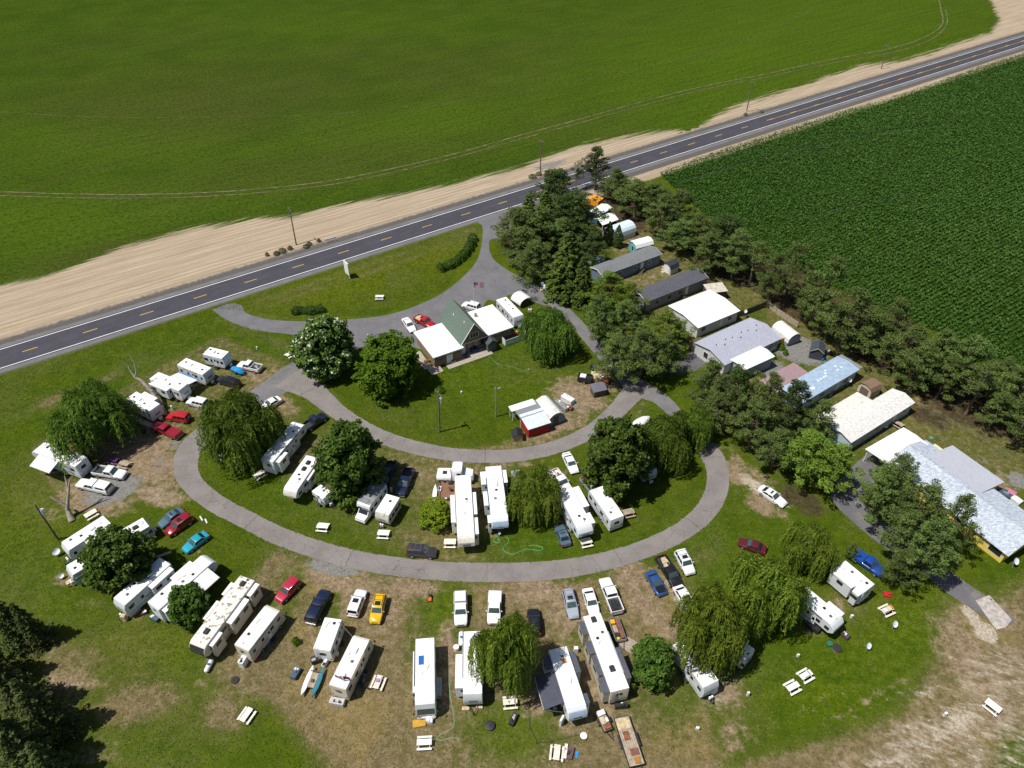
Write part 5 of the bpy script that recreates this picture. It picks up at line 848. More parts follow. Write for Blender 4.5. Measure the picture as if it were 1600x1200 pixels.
def crown_willow(seed, fount=9, R0=5.0, H0=9.0, golden=.5):
    rg = np.random.default_rng(seed); out = []
    FC = [(0, 0, H0*.93, 3.0)]
    for k in range(fount):
        th = k*2.4+rg.uniform(-.3, .3); rr = (.42+.36*(k/fount))*R0*rg.uniform(.85, 1.15); FC.append((math.cos(th)*rr, math.sin(th)*rr, H0*rg.uniform(.62, .88), rg.uniform(1.6, 2.5)))
    for (x, y, z, r) in FC:
        for s in range(int(26*r)):
            th = rg.uniform(0, 2*math.pi); rad = r*rg.uniform(.25, 1)**.7; d = np.array([math.cos(th), math.sin(th), 0]); ln = rg.uniform(.35, .62)*H0; n_ = 26
            t = np.linspace(0, 1, n_); hz = rad*(1-np.exp(-4.2*t))*1.02; dz = .55*np.sin(np.pi*np.clip(t*2.4, 0, 1))*min(1, rad*.5)-ln*np.clip(t-.12, 0, 1)**1.25
            sw = np.cumsum(rg.normal(0, .035, (n_, 2)), 0); P = np.stack([x+d[0]*hz+sw[:, 0], y+d[1]*hz+sw[:, 1], z+dz-rad*.25], 1)
            zmin = H0*.07; kk = P[:, 2] > zmin; P = P[kk]
            if len(P) < 4: continue
            al = np.gradient(P, axis=0); P2 = P+rg.normal(0, .07, P.shape); base = rg.uniform(.1, .75)
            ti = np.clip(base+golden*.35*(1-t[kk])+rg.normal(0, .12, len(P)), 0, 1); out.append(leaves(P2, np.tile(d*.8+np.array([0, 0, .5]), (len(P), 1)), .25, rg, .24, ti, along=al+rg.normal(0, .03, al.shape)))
            P3 = P+rg.normal(0, .16, P.shape); out.append(leaves(P3, np.tile(d+np.array([0, 0, .3]), (len(P), 1)), .22, rg, .22, np.clip(ti-.15, 0, 1), along=al+rg.normal(0, .08, al.shape)))
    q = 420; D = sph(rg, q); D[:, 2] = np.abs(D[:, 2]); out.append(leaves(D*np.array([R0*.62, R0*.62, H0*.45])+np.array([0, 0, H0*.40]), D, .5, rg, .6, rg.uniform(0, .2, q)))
    return pack(out)
def crown_pine(seed, spars=.0, limbs=30, R0=5.0, H0=12.0, dz=.30, low=.26):
    rg = np.random.default_rng(seed); lop = rg.uniform(0, 6.28); out = []; tips = []
    for k in range(limbs):
        h = low+(.97-low)*((k+.5)/limbs)**.85; th = k*2.399+rg.uniform(-.5, .5); prof_ = (1-((h-.38)/.66)**1.5) if h > .38 else .72+.28*(h-low)/(.38-low+1e-6)
        rl = R0*max(.13, prof_)*rg.uniform(.58, 1.18)*(1+.18*math.cos(th-lop))
        if rg.random() < spars: continue
        up = rg.uniform(-.08, .22); tip = np.array([math.cos(th)*rl, math.sin(th)*rl, H0*h+rl*up]); base = np.array([0, 0, H0*h-.25*rl*.5]); tips.append((base, tip))
        nc = max(2, int(rl*1.15))
        for j in range(nc):
            f = .40+.60*(j+.5)/nc; side = rg.normal(0, .20*rl*(1.1-f*.3), 2); c = base*(1-f)+tip*f+np.array([side[0], side[1], rg.uniform(-.1, .35)]); cr = rg.uniform(.60, 1.15)*(1.15-.25*f); q = int(66*cr+18)
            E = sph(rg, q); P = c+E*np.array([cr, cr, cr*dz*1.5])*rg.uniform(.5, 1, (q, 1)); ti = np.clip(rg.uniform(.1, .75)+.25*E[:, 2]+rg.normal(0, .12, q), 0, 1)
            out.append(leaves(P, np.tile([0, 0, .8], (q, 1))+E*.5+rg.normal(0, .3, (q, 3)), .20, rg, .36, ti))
    return pack(out), tips
def crown_spruce(seed, R0=3.6, H0=13.0, layers=20, droop=.28, br=10):
    rg = np.random.default_rng(seed); out = []
    for l in range(layers):
        h = .06+.93*(l/layers); rr = R0*(1-h)**.82*rg.uniform(.9, 1.1)+.12
        for b in range(max(4, int(br*(1-h*.45)))):
            th = b*2*math.pi/max(4, int(br*(1-h*.45)))+l*.7+rg.uniform(-.2, .2); r = rr*rg.uniform(.78, 1.12); q = int(20+24*r/R0*1.6); t = rg.uniform(.12, 1, q)**.75
            w_ = .30*r*(1-t*.6); sd = rg.normal(0, 1, q)*w_*.6; d = np.array([math.cos(th), math.sin(th)]); e = np.array([-d[1], d[0]])
            P = np.stack([d[0]*r*t+e[0]*sd, d[1]*r*t+e[1]*sd, H0*h-droop*r*t**1.3-np.abs(sd)*.25+rg.normal(0, .08, q)], 1)
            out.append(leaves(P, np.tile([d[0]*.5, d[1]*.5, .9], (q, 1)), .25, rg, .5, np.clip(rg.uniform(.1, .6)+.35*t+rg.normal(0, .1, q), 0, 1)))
    return pack(out)
def crown_cone(seed, R0=1.0, H0=5.0, n=2200, lsz=.14):
    rg = np.random.default_rng(seed); h = rg.random(n)**1.2; th = rg.uniform(0, 6.283, n); prof_ = np.minimum(1, (1-h)*1.9)**.8*np.minimum(1, .75+h*2); r = R0*prof_*rg.uniform(.75, 1.08, n)*(1+.12*np.sin(th*3+h*9))
    P = np.stack([np.cos(th)*r, np.sin(th)*r, .1+h*H0], 1); return leaves(P, np.stack([np.cos(th), np.sin(th), np.full(n, .5)], 1), lsz, rg, .5)
def trunk_mesh(H, r, lim, top=.8, seed=0, n=8):
    rg = np.random.default_rng(seed); m = MB(); pts = [(0, 0, -.1)]; k = 5
    for i in range(1, k+1): pts.append((rg.normal(0, .10), rg.normal(0, .10), H*top*i/k))
    m.tube(pts, [r*1.35]+[r*(1-.78*i/k) for i in range(1, k+1)], n)
    for b, t in lim:
        mid = (np.array(b)*.5+np.array(t)*.5)+np.array([0, 0, -.1]); rl = r*.34; m.tube([tuple(b), tuple(mid), tuple(t)], [rl, rl*.6, rl*.22], 5)
    return m
def radial(seed, n, R0, z0, z1, zt):
    rg = np.random.default_rng(seed); return [((0, 0, rg.uniform(z0, z1)), (math.cos(a)*R0*rg.uniform(.6, .9), math.sin(a)*R0*rg.uniform(.6, .9), zt*rg.uniform(.75, 1.05))) for a in [k*2.4 for k in range(n)]]
crop(); tufts()
_tm = {}
def tree_data(kind, v):
    key = (kind, v)
    if key in _tm: return _tm[key]
    sd_ = hash(kind) % 1 + v*17+sum(map(ord, kind))
    if kind in ('cat', 'catf', 'bright', 'lime'):
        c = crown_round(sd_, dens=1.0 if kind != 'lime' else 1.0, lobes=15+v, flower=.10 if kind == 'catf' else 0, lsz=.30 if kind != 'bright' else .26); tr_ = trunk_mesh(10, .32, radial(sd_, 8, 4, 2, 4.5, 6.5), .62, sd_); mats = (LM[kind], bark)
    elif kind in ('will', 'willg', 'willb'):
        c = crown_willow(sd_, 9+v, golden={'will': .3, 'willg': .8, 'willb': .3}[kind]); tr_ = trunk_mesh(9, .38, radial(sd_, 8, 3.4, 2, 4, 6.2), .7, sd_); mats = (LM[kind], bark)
    elif kind in ('pine', 'pineb', 'pined', 'pines'):
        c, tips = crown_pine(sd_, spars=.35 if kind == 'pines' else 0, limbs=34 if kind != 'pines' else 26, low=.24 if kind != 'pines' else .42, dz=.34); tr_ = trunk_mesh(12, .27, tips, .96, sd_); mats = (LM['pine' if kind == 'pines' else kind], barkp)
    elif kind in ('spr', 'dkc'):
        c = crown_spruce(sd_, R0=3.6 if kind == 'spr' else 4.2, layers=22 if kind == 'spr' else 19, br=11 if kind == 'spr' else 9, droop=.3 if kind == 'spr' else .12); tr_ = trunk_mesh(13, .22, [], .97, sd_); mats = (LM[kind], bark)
    elif kind == 'cone': c = crown_cone(sd_); tr_ = trunk_mesh(5, .08, [], .8, sd_); mats = (LM['pined'], bark)
    elif kind == 'bush': c = crown_cone(sd_, 1.0, 1.0, 500, .16); tr_ = trunk_mesh(1, .05, [], .7, sd_); mats = (LM['sage'], bark)
    elif kind == 'shrub': c = crown_cone(sd_, 1.0, 1.1, 700, .14); tr_ = trunk_mesh(1, .05, [], .7, sd_); mats = (LM['bright'], bark)
    V_, F_, t_ = c; cm = npmesh(kind+'_crown', V_, F_, mats[0], {'tint': t_}); _tm[key] = (cm, mkmesh(kind+'_trunk', tr_, mats[1], 60)); return _tm[key]
NOM = {'cat': (4.9, 9.6), 'catf': (4.9, 9.6), 'bright': (4.9, 9.6), 'lime': (4.9, 9.6), 'will': (4.9, 8.7), 'willg': (4.9, 8.7), 'willb': (4.9, 8.7), 'pine': (5.3, 12.3), 'pineb': (5.3, 12.3), 'pined': (5.3, 12.3), 'pines': (5.0, 12.3), 'spr': (3.6, 13), 'dkc': (4.2, 13), 'cone': (1.0, 5.1), 'bush': (1, 1.1), 'shrub': (1, 1.2)}
NMs = {'cat': ('catalpa_tree', 'tree'), 'catf': ('catalpa_tree', 'tree'), 'bright': ('maple_tree', 'tree'), 'lime': ('small_tree', 'tree'), 'will': ('weeping_willow', 'willow'), 'willg': ('weeping_willow', 'willow'), 'willb': ('weeping_willow', 'willow'), 'pine': ('pine_tree', 'pine'), 'pineb': ('pine_tree', 'pine'), 'pined': ('pine_tree', 'pine'), 'pines': ('pine_tree', 'pine'), 'spr': ('spruce_tree', 'spruce'), 'dkc': ('conifer_tree', 'conifer'), 'cone': ('columnar_conifer', 'conifer'), 'bush': ('sage_bush', 'bush'), 'shrub': ('garden_shrub', 'shrub')}
_tn = [0]
def tree(kind, px, py, rpx, H, label, group=None, v=None, zc=.5):
    _tn[0] += 1; k = _tn[0]; v = (k*7 % (5 if kind.startswith('pine') else 3)) if v is None else v; cm, tm = tree_data(kind, v); p = U(px, py, H*zc); r = rpx/pxm(p); r0, h0 = NOM[kind]
    nm, ct = NMs[kind]; T = thing(nm, label, ct, p[:2], k*2.17, group); T.scale = (r/r0, r/r0, H/h0*(1+.07*math.sin(k*5.1)))
    link('crown', cm, T); link('trunk', tm, T); return T
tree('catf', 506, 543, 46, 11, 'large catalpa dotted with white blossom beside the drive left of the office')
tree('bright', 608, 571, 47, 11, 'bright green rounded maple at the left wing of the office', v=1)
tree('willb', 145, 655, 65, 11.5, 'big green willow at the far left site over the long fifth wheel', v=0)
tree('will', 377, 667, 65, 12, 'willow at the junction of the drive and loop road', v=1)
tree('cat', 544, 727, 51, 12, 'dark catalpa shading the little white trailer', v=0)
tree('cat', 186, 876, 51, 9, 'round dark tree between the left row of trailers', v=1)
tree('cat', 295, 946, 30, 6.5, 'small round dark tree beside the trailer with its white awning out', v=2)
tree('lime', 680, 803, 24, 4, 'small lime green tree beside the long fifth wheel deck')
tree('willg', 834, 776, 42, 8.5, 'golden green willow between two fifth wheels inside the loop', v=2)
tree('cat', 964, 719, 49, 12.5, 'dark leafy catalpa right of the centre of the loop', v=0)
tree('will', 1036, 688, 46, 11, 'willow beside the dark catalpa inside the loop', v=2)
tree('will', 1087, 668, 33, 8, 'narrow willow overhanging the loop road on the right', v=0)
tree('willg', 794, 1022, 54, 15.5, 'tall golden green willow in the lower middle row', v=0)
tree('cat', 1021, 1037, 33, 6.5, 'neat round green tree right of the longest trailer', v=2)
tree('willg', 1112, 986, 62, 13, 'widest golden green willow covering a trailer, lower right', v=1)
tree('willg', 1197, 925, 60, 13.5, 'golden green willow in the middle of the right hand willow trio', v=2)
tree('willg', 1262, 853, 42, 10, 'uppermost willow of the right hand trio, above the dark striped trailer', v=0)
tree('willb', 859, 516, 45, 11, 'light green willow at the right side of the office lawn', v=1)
PG = 'pines and firs around the mobile homes'; BG = 'pines in the belt along the dark green field'
for kd, x, y, rr, H, lb in [
    ('pine', 806, 362, 38, 12, 'grey green pine overhanging the entrance drive'), ('pine', 845, 362, 36, 12, 'pine second from the entrance drive'), ('pined', 866, 306, 46, 14, 'blackish pine nearest the highway edge'), ('pined', 897, 340, 42, 15, 'blackish pine just left of the orange tent'),
    ('pine', 835, 405, 36, 10, 'pine over the white propane tank by the driveway'), ('spr', 888, 412, 38, 16, 'tall dark spruce with pointed twin tops by the blue home'), ('spr', 910, 438, 24, 11, 'shorter spruce merged against the tall twin topped one'), ('pined', 932, 264, 25, 12, 'dark pine standing alone in front of the highway'),
    ('pine', 878, 372, 30, 11, 'grey green pine in the middle of the entrance grove'), ('pined', 925, 385, 24, 9, 'dark pine behind the silver sedan'),
    ('pineb', 950, 455, 36, 10, 'bright pine hiding the red SUV'), ('pineb', 985, 470, 26, 8, 'bright pine at the left end of the charcoal roofed home'), ('pine', 938, 500, 30, 11, 'pine leaning over the driveway above the scrap pile'), ('pine', 975, 505, 36, 11, 'pine in the centre of the clump left of the wide white home'), ('pineb', 1040, 515, 38, 10, 'bright pine against the wall of the wide white home'),
    ('pine', 960, 560, 38, 11, 'pine directly above the grey tarpaulin shelter'), ('pine', 1005, 553, 40, 11, 'pine over the dark lane'), ('pine', 1038, 560, 30, 10, 'pine left of the white gable wall'),
    ('pine', 1108, 600, 34, 11, 'pine left of the pink carport'), ('pined', 1152, 612, 36, 13, 'dark pine in front of the pink carport'), ('pine', 1120, 640, 30, 9, 'low pine beside the narrow willow'), ('pine', 1200, 625, 34, 12, 'pine at the left end of the pale blue home'),
    ('pined', 1235, 640, 36, 12, 'dark pine between the pale blue home and the patched roof home'), ('pine', 1180, 665, 40, 11, 'pine above the lone white sedan'), ('pine', 1280, 660, 30, 11, 'pine at the left end of the patched roof home'), ('pine', 1215, 700, 34, 10, 'pine nearest to the lone white sedan'),
    ('pineb', 1262, 715, 50, 11, 'broad bright pine below the patched roof home'), ('pineb', 1305, 735, 38, 10, 'bright pine covering the start of the house lane'), ('pine', 1375, 775, 44, 12, 'pine in front of the yellow house carport'), ('pine', 1405, 745, 28, 10, 'slim pine beside the bright white carport roof'),
    ('pine', 1440, 803, 46, 14, 'large pine before the middle of the yellow house'), ('pine', 1416, 836, 38, 11, 'pine beside the bright blue pickup'), ('pine', 1455, 860, 44, 12, 'pine over the lower end of the house lane'), ('pine', 1488, 820, 32, 12, 'pine nearest the yellow end wall of the house'), ('pine', 1408, 886, 30, 8, 'low spreading pine right of the dark striped trailer'), ('pine', 1330, 860, 10, 4, 'tiny pine sapling above the bright blue pickup'),
    ('spr', 852, 330, 26, 13, 'pointed dark spruce between the blackish pines and the entrance drive'), ('pined', 880, 345, 34, 13, 'blackish pine in the heart of the entrance grove'), ('spr', 826, 342, 24, 12, 'pointed spruce at the upper left edge of the entrance grove'), ('pine', 962, 288, 20, 9, 'pine between the lone roadside pine and the belt')]:
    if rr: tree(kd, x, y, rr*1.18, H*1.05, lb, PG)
n_ = 0
ORD = ['first', 'second', 'third', 'fourth', 'fifth', 'sixth', 'seventh', 'eighth', 'ninth', 'tenth', 'eleventh', 'twelfth', 'thirteenth', 'fourteenth', 'fifteenth', 'sixteenth', 'seventeenth', 'eighteenth', 'nineteenth', 'twentieth', 'twenty first', 'twenty second', 'twenty third', 'twenty fourth', 'twenty fifth', 'twenty sixth', 'twenty seventh', 'twenty eighth', 'twenty ninth', 'thirtieth']
for kd, x, y, rr, H in [('pine', 970, 290, 28, 9), ('pine', 995, 308, 30, 10), ('pine', 1022, 312, 32, 10), ('pine', 1035, 342, 30, 10), ('pine', 1062, 330, 28, 10), ('pine', 1065, 368, 30, 10), ('pine', 1090, 360, 28, 9), ('pined', 1135, 372, 40, 13), ('pine', 1105, 400, 28, 9), ('pine', 1150, 400, 32, 11), ('pines', 1178, 412, 28, 13), ('pine', 1210, 432, 26, 12), ('pines', 1240, 420, 32, 14), ('pine', 1262, 455, 26, 11), ('pines', 1295, 450, 36, 13), ('pine', 1275, 480, 26, 10), ('pine', 1332, 495, 38, 13), ('pine', 1300, 500, 26, 9),
    ('pine', 1362, 520, 36, 12), ('pine', 1395, 512, 34, 11), ('pine', 1420, 550, 38, 12), ('pine', 1440, 575, 30, 10), ('pine', 1468, 553, 38, 12), ('pine', 1478, 590, 34, 11), ('pine', 1510, 575, 36, 11), ('pines', 1528, 612, 36, 11), ('pine', 1565, 590, 30, 10), ('pine', 1592, 610, 32, 12), ('pine', 1560, 640, 30, 9), ('pine', 1608, 650, 34, 11)]:
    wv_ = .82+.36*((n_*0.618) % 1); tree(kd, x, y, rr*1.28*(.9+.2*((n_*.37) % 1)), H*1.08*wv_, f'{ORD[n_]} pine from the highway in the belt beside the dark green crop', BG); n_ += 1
for i, (x, y) in enumerate([(952, 365), (966, 369)]): tree('cone', x, y, 8, 6.0, ['left', 'right'][i]+' one of two narrow dark columns beside the turquoise shed')
for x, y, rr, H, lb in [(8, 968, 34, 13, 'dark conifer highest on the left edge'), (42, 975, 26, 11, 'dark conifer right behind the highest one on the left edge'), (20, 1075, 46, 13, 'dark conifer in the middle of the left edge clump'), (60, 1110, 44, 13, 'dark conifer farthest right in the left edge clump'), (28, 1165, 56, 14, 'lowest dark conifer in the bottom left corner'), (-22, 1030, 40, 13, 'dark conifer cut off by the left edge'), (70, 1190, 36, 11, 'dark conifer at the foot of the bottom left corner')]:
    tree('dkc', x, y, rr, H, lb, 'dark conifers along the left edge', zc=.45)
for i, (x, y, rr) in enumerate([(432, 395, 5), (441, 391, 6), (453, 387, 4), (478, 384, 5), (483, 380, 4), (498, 375, 3), (417, 397, 3), (832, 275, 6), (842, 271, 5), (853, 272, 4), (1165, 178, 3), (1190, 174, 3)]):
    tree('bush', x, y, rr, 1.0, ORD[(i+1) % 7]+' sage bush from the left in the roadside sand' if i in (6, 0, 1, 2) else ['', '', '', 'dark sage bush just right of the sign side pole', 'sage bush tight behind the one right of the sign side pole', 'sage bush nearest the low white board', '', 'left sage bush of three at the pole by the grove', 'middle sage bush of three at the pole by the grove', 'right sage bush of three at the pole by the grove', 'sage bush at the foot of the pole halfway up the highway', 'lone sage bush past the pole halfway up the highway'][i], 'sage bushes along the highway')
for i, (x, y, rr, lb) in enumerate([(1221, 541, 6, 'low green shrub beside the flagstone path'), (1208, 556, 5, 'green shrub nearest the white porch'), (1228, 550, 4, 'small shrub between the two larger ones by the porch'), (687, 608, 7, 'thin sapling next to the lamp pole on the lawn'), (1062, 520, 12, 'dark shrub at the corner of the wide white home'), (462, 1001, 6, 'small weed clump on the grass between cream motorhome and porch trailer')]): tree('shrub', x, y, rr, 1.4, lb)
tree('pines', 874, 283, 9, 6, 'thin bare looking tree beside the highway left of the lone pine'); tree('pines', 902, 279, 9, 7, 'second thin bare looking tree beside the highway')
# dead trees
def deadtree(base, pts, label):
    b = U(*base, 0); T = thing('dead_tree', label, 'dead tree', b[:2])
    first = True
    for chain in pts:
        P = []; rr = []
        for (x, y, z, r) in chain: q = U(x, y, z)-b; P.append(tuple(q)); rr.append(r)
        m = MB(); m.tube(P, rr, 7); part(T, 'trunk' if first else 'branch', m, deadw, 60); first = False
deadtree((256, 648), [[(257, 650, -.1, .62), (250, 632, 1.2, .48), (236, 610, 3.0, .38), (220, 594, 4.6, .30)], [(220, 594, 4.6, .30), (211, 590, 5.0, .22), (203, 578, 6.4, .14), (200, 572, 7.2, .08), (193, 566, 8, .04)], [(211, 590, 5.0, .2), (213, 580, 6.2, .14), (209, 566, 8.0, .08), (201, 553, 9.5, .04)], [(238, 612, 3.0, .2), (228, 606, 3.8, .1)]], 'leafless leaning dead tree behind the logo trailer')
deadtree((113, 812), [[(113, 814, -.1, .62), (108, 803, .8, .42), (105, 793, 1.8, .33)], [(105, 793, 1.8, .3), (93, 785, 3.0, .2), (78, 776, 4.2, .14)], [(105, 795, 1.8, .3), (107, 770, 4.2, .2), (104, 752, 6.0, .16), (101, 744, 6.8, .07)], [(107, 770, 4.2, .2), (108, 755, 5.8, .12), (112, 744, 7.0, .06)]], 'stubby dead tree with sawn arms by the leaning lamp pole')
# hedges
def hedge(pts, w_, h_, label):
    P = smooth_pts([U(*p)[:2] for p in pts], 6); c = sum(P)/len(P); T = thing('hedge', label, 'hedge', c); rg = np.random.default_rng(5); out = []
    for a, b in zip(P[:-1], P[1:]):
        d = b-a; l = np.linalg.norm(d); d /= l; e = np.array([-d[1], d[0]]); q = int(l*190); t = rg.random(q)*l; ang = rg.uniform(0, math.pi, q)
        lump = 1+.16*np.sin((a[0]+a[1])*2.1)+rg.normal(0, .05, q); o = np.cos(ang)*w_/2*lump; z = .08+np.sin(ang)**.6*h_*lump
        Pp = np.stack([a[0]-c[0]+d[0]*t+e[0]*o, a[1]-c[1]+d[1]*t+e[1]*o, z], 1); out.append(leaves(Pp, np.stack([e[0]*np.cos(ang), e[1]*np.cos(ang), np.sin(ang)+.2], 1), .17, rg, .6))
    V_, F_, t_ = pack(out); link('foliage', npmesh('hedge_foliage', V_, F_, LM['hedge'], {'tint': t_}), T)
    m = MB()
    for k in range(0, len(P), 3): q = P[k]-c; m.cyl((q[0], q[1], 0), (q[0], q[1], h_*.8), .05, n=5)
    part(T, 'stems', m, bark)
hedge([(456, 491), (470, 488), (490, 489), (506, 485)], 1.9, 1.3, 'short dark hedge at the left end of the roadside lawn')
hedge([(684, 424), (705, 417), (722, 404), (734, 389), (740, 373)], 2.1, 1.5, 'long curved dark hedge at the right end of the roadside lawn')
# ================================================================ poles, signs, flag
polew = mt('pole_timber', (.16, .12, .09), .9, var=.25, sc=2); polel = mt('pale_pole_timber', (.38, .34, .29), .9, var=.15)
def pole(base, H, label, arm=True, can=False, lamp=False, r=.15, m_=None, lean=None, group='utility poles'):
    b = U(*base, 0); T = thing('utility_pole', label, 'utility pole', b[:2], AZ, group); tp = Vector((0, 0, H))
    if lean: q = U(*lean, H)-b; c, s = math.cos(-AZ), math.sin(-AZ); tp = Vector((q[0]*c-q[1]*s, q[0]*s+q[1]*c, H))
    m = MB(); m.tube([(0, 0, -.2), tuple(tp)], [r*1.2, r*.8], 8); part(T, 'pole', m, m_ or polew, 60)
    if arm:
        m = MB(); m.box(tp.x-.06, tp.x+.06, tp.y-1.1, tp.y+1.1, H-.5, H-.36); part(T, 'crossarm', m, m_ or polew)
        for y in (-1.0, 0, 1.0): m = MB(); m.cyl((tp.x, tp.y+y, H-.36 if y else H), (tp.x, tp.y+y, H-.12 if y else H+.25), .06, n=6); part(T, 'insulator', m, galv)
    if can: f = H*.72; m = MB(); m.cyl((tp.x*.8+.38, tp.y*.8, f), (tp.x*.8+.38, tp.y*.8, f+.95), .30, n=12); part(T, 'transformer', m, mt('transformer_grey', (.50, .55, .58), .5), 40)
    if lamp:
        m = MB(); m.tube([(tp.x*.9, tp.y*.9, H*.9), (tp.x*.9+.8, tp.y*.9, H*.9+.25)], .04, 5); m.box(tp.x*.9+.6, tp.x*.9+1.1, tp.y*.9-.15, tp.y*.9+.15, H*.9+.15, H*.9+.3, .04); part(T, 'lamp', m, galv)
    return T
pole((463, 383), 9.6, 'dark utility pole in the sand strip across from the roadside sign', lean=(452, 325))
pole((844.3, 268), 9.7, 'utility pole beside the highway near the tree grove')
pole((1166.5, 174), 9.8, 'utility pole beside the sandy verge halfway up the highway')
pole((1376.7, 107.5), 8.6, 'utility pole nearest the top right corner')
pole((687, 675), 9.9, 'dark pole with a white transformer can in front of the office lawn', can=True, lean=(685, 612))
pole((775, 651), 7.3, 'grey metered pole on the lawn left of the red walled shed', arm=False, lamp=True, m_=galv, r=.13)
pole((91, 843), 8.8, 'dark pole with white transformer can at the far left', can=True, lean=(54, 788), arm=False)
pole((323.4, 570.6), 4.2, 'short leaning dark pole against the first trailer', arm=False, lean=(314, 545), r=.12)
pole((559, 1003), 5.0, 'thin grey pole leaning over the short porch trailer', arm=False, m_=galv, r=.07, lean=(529, 971))
b = U(547, 436); q_ = U(541, 430); T = thing('roadside_sign', 'tall white roadside sign standing on the long lawn island', 'sign', (b[:2]+q_[:2])/2, math.atan2(b[1]-q_[1], b[0]-q_[0]))
m = MB(); m.box(-1.15, 1.15, -.12, .12, .9, 4.1, .02); part(T, 'panel', m, whitep)
for s in (-1, 1): m = MB(); m.box(s*.95-.08, s*.95+.08, -.09, .09, 0, .9); part(T, 'post', m, gutter)
m = MB(); m.box(-1.2, 1.2, -.15, .15, 4.1, 4.18); part(T, 'frame', m, woodw)
b = U(517.5, 378); T = thing('roadside_board', 'low white board on posts beside the highway sand', 'sign', b[:2], AZ-.05); m = MB(); m.box(-1.5, 1.5, -.05, .05, .8, 1.15); part(T, 'board', m, whitep)
for x in (-1.3, 0, 1.3): m = MB(); m.box(x-.06, x+.06, -.08, .0, 0, .95); part(T, 'post', m, gutter)
# flag of the United States on its pole
b = U(741.5, 487); T = thing('flagpole', 'tall white flagpole behind the office flying the national flag', 'flagpole', b[:2])
hz = [z for z in np.arange(2, 14, .1) if PJ(np.array([b[0], b[1], z]))[1] > 442]; HT = hz[-1]+.2
m = MB(); m.cyl((0, 0, 0), (0, 0, HT), .05, .03, 8); part(T, 'pole', m, whitep); m = MB(); m.cyl((0, 0, HT), (0, 0, HT+.12), .07, n=8); part(T, 'finial', m, mt('gilt', (.6, .42, .12), .3, metal=.8))
def wavy(x0, x1, z0, z1, off=0.0, n=12):
    m = MB(); L = []
    for k in range(n+1): x = x0+(x1-x0)*k/n; y = .09*math.sin(x*3.4)+off; L.append([(x, y, z0-.04*x), (x, y, z1-.04*x)])
    m.loft(L, False, False, False); return m
fr_ = mt('flag_red', (.45, .02, .03), .8, var=.03); fw = mt('flag_white', (.80, .80, .80), .8, var=.02); fb = mt('flag_blue', (.02, .04, .18), .8, var=.03)
fl = part(T, 'flag', wavy(.04, 2.4, HT-1.35, HT-.02), fw)
for k in range(7): z1 = HT-.02-k*2*1.33/13; part(fl, 'red_stripe', wavy(.04, 2.4, z1-1.33/13, z1, -.012), fr_)
part(fl, 'canton', wavy(.04, 1.0, HT-.02-7*1.33/13, HT-.02, -.02, 5), fb)
m = MB()
for r_ in range(5):
    for c_ in range(6): x = .13+c_*.155; z = HT-.12-r_*.135; y = .09*math.sin(x*3.4)-.03; m.box(x-.022, x+.022, y-.003, y, z-.022-.04*x, z+.022-.04*x)
part(fl, 'star_field', m, fw)
# two small flags at the rear corner of the motorhome
b = U(544, 1084); T = thing('flagstaff', 'short staff with one striped and one red flag on the motorhome corner', 'flagstaff', b[:2], -.15)
m = MB(); m.cyl((0, 0, 0), (0, 0, 4.9), .04, n=6); part(T, 'pole', m, galv); f_ = part(T, 'striped_flag', wavy(-1.15, -.1, 4.1, 4.8), fw)
for k in range(4): part(f_, 'red_stripe', wavy(-1.15, -.1, 4.1+k*.2, 4.2+k*.2, -.012), fr_)
part(f_, 'canton', wavy(-1.15, -.7, 4.45, 4.8, -.02), fb); f_ = part(T, 'red_flag', wavy(-.05, 1.0, 3.9, 4.7), fr_)
m = MB(); m.loft([[(0, -.03, 3.92), (0, -.03, 4.08)], [(.95, .05, 4.5), (.95, .05, 4.66)]], False, False, False); m.loft([[(0, -.03, 4.52), (0, -.03, 4.68)], [(.95, .05, 3.9), (.95, .05, 4.04)]], False, False, False); part(f_, 'diagonal_bands', m, fb)
# ================================================================ picnic tables
def ptable(px, py, ang, label, mat=None, top=None):
    p = U(px, py, .6); T = thing('picnic_table', label, 'picnic table', p[:2], 0, 'picnic tables'); q = U(px+math.cos(R(ang))*20, py-math.sin(R(ang))*20, .6); T.rotation_euler.z = math.atan2(q[1]-p[1], q[0]-p[0])
    mat = mat or woodw; m = MB()
    for k in range(5): m.box(-.95, .95, -.39+k*.157, -.39+k*.157+.145, .72, .76)
    part(T, 'tabletop', m, mat)
    for s in (-1, 1):
        m = MB()
        for k in range(2): y = s*.62+k*.14*s; m.box(-.95, .95, min(y, y+s*.13), max(y, y+s*.13), .43, .47)
        part(T, 'bench', m, mat)
    for x in (-.7, .7): m = MB(); m.tube([(x, -.75, 0), (x, -.25, .71)], .05, 4); m.tube([(x, .75, 0), (x, .25, .71)], .05, 4); m.box(x-.03, x+.03, -.78, .78, .36, .43); part(T, 'leg_frame', m, mat)
    return T
wt_ = mt('white_table_paint', (.74, .72, .68), .7, var=.1)
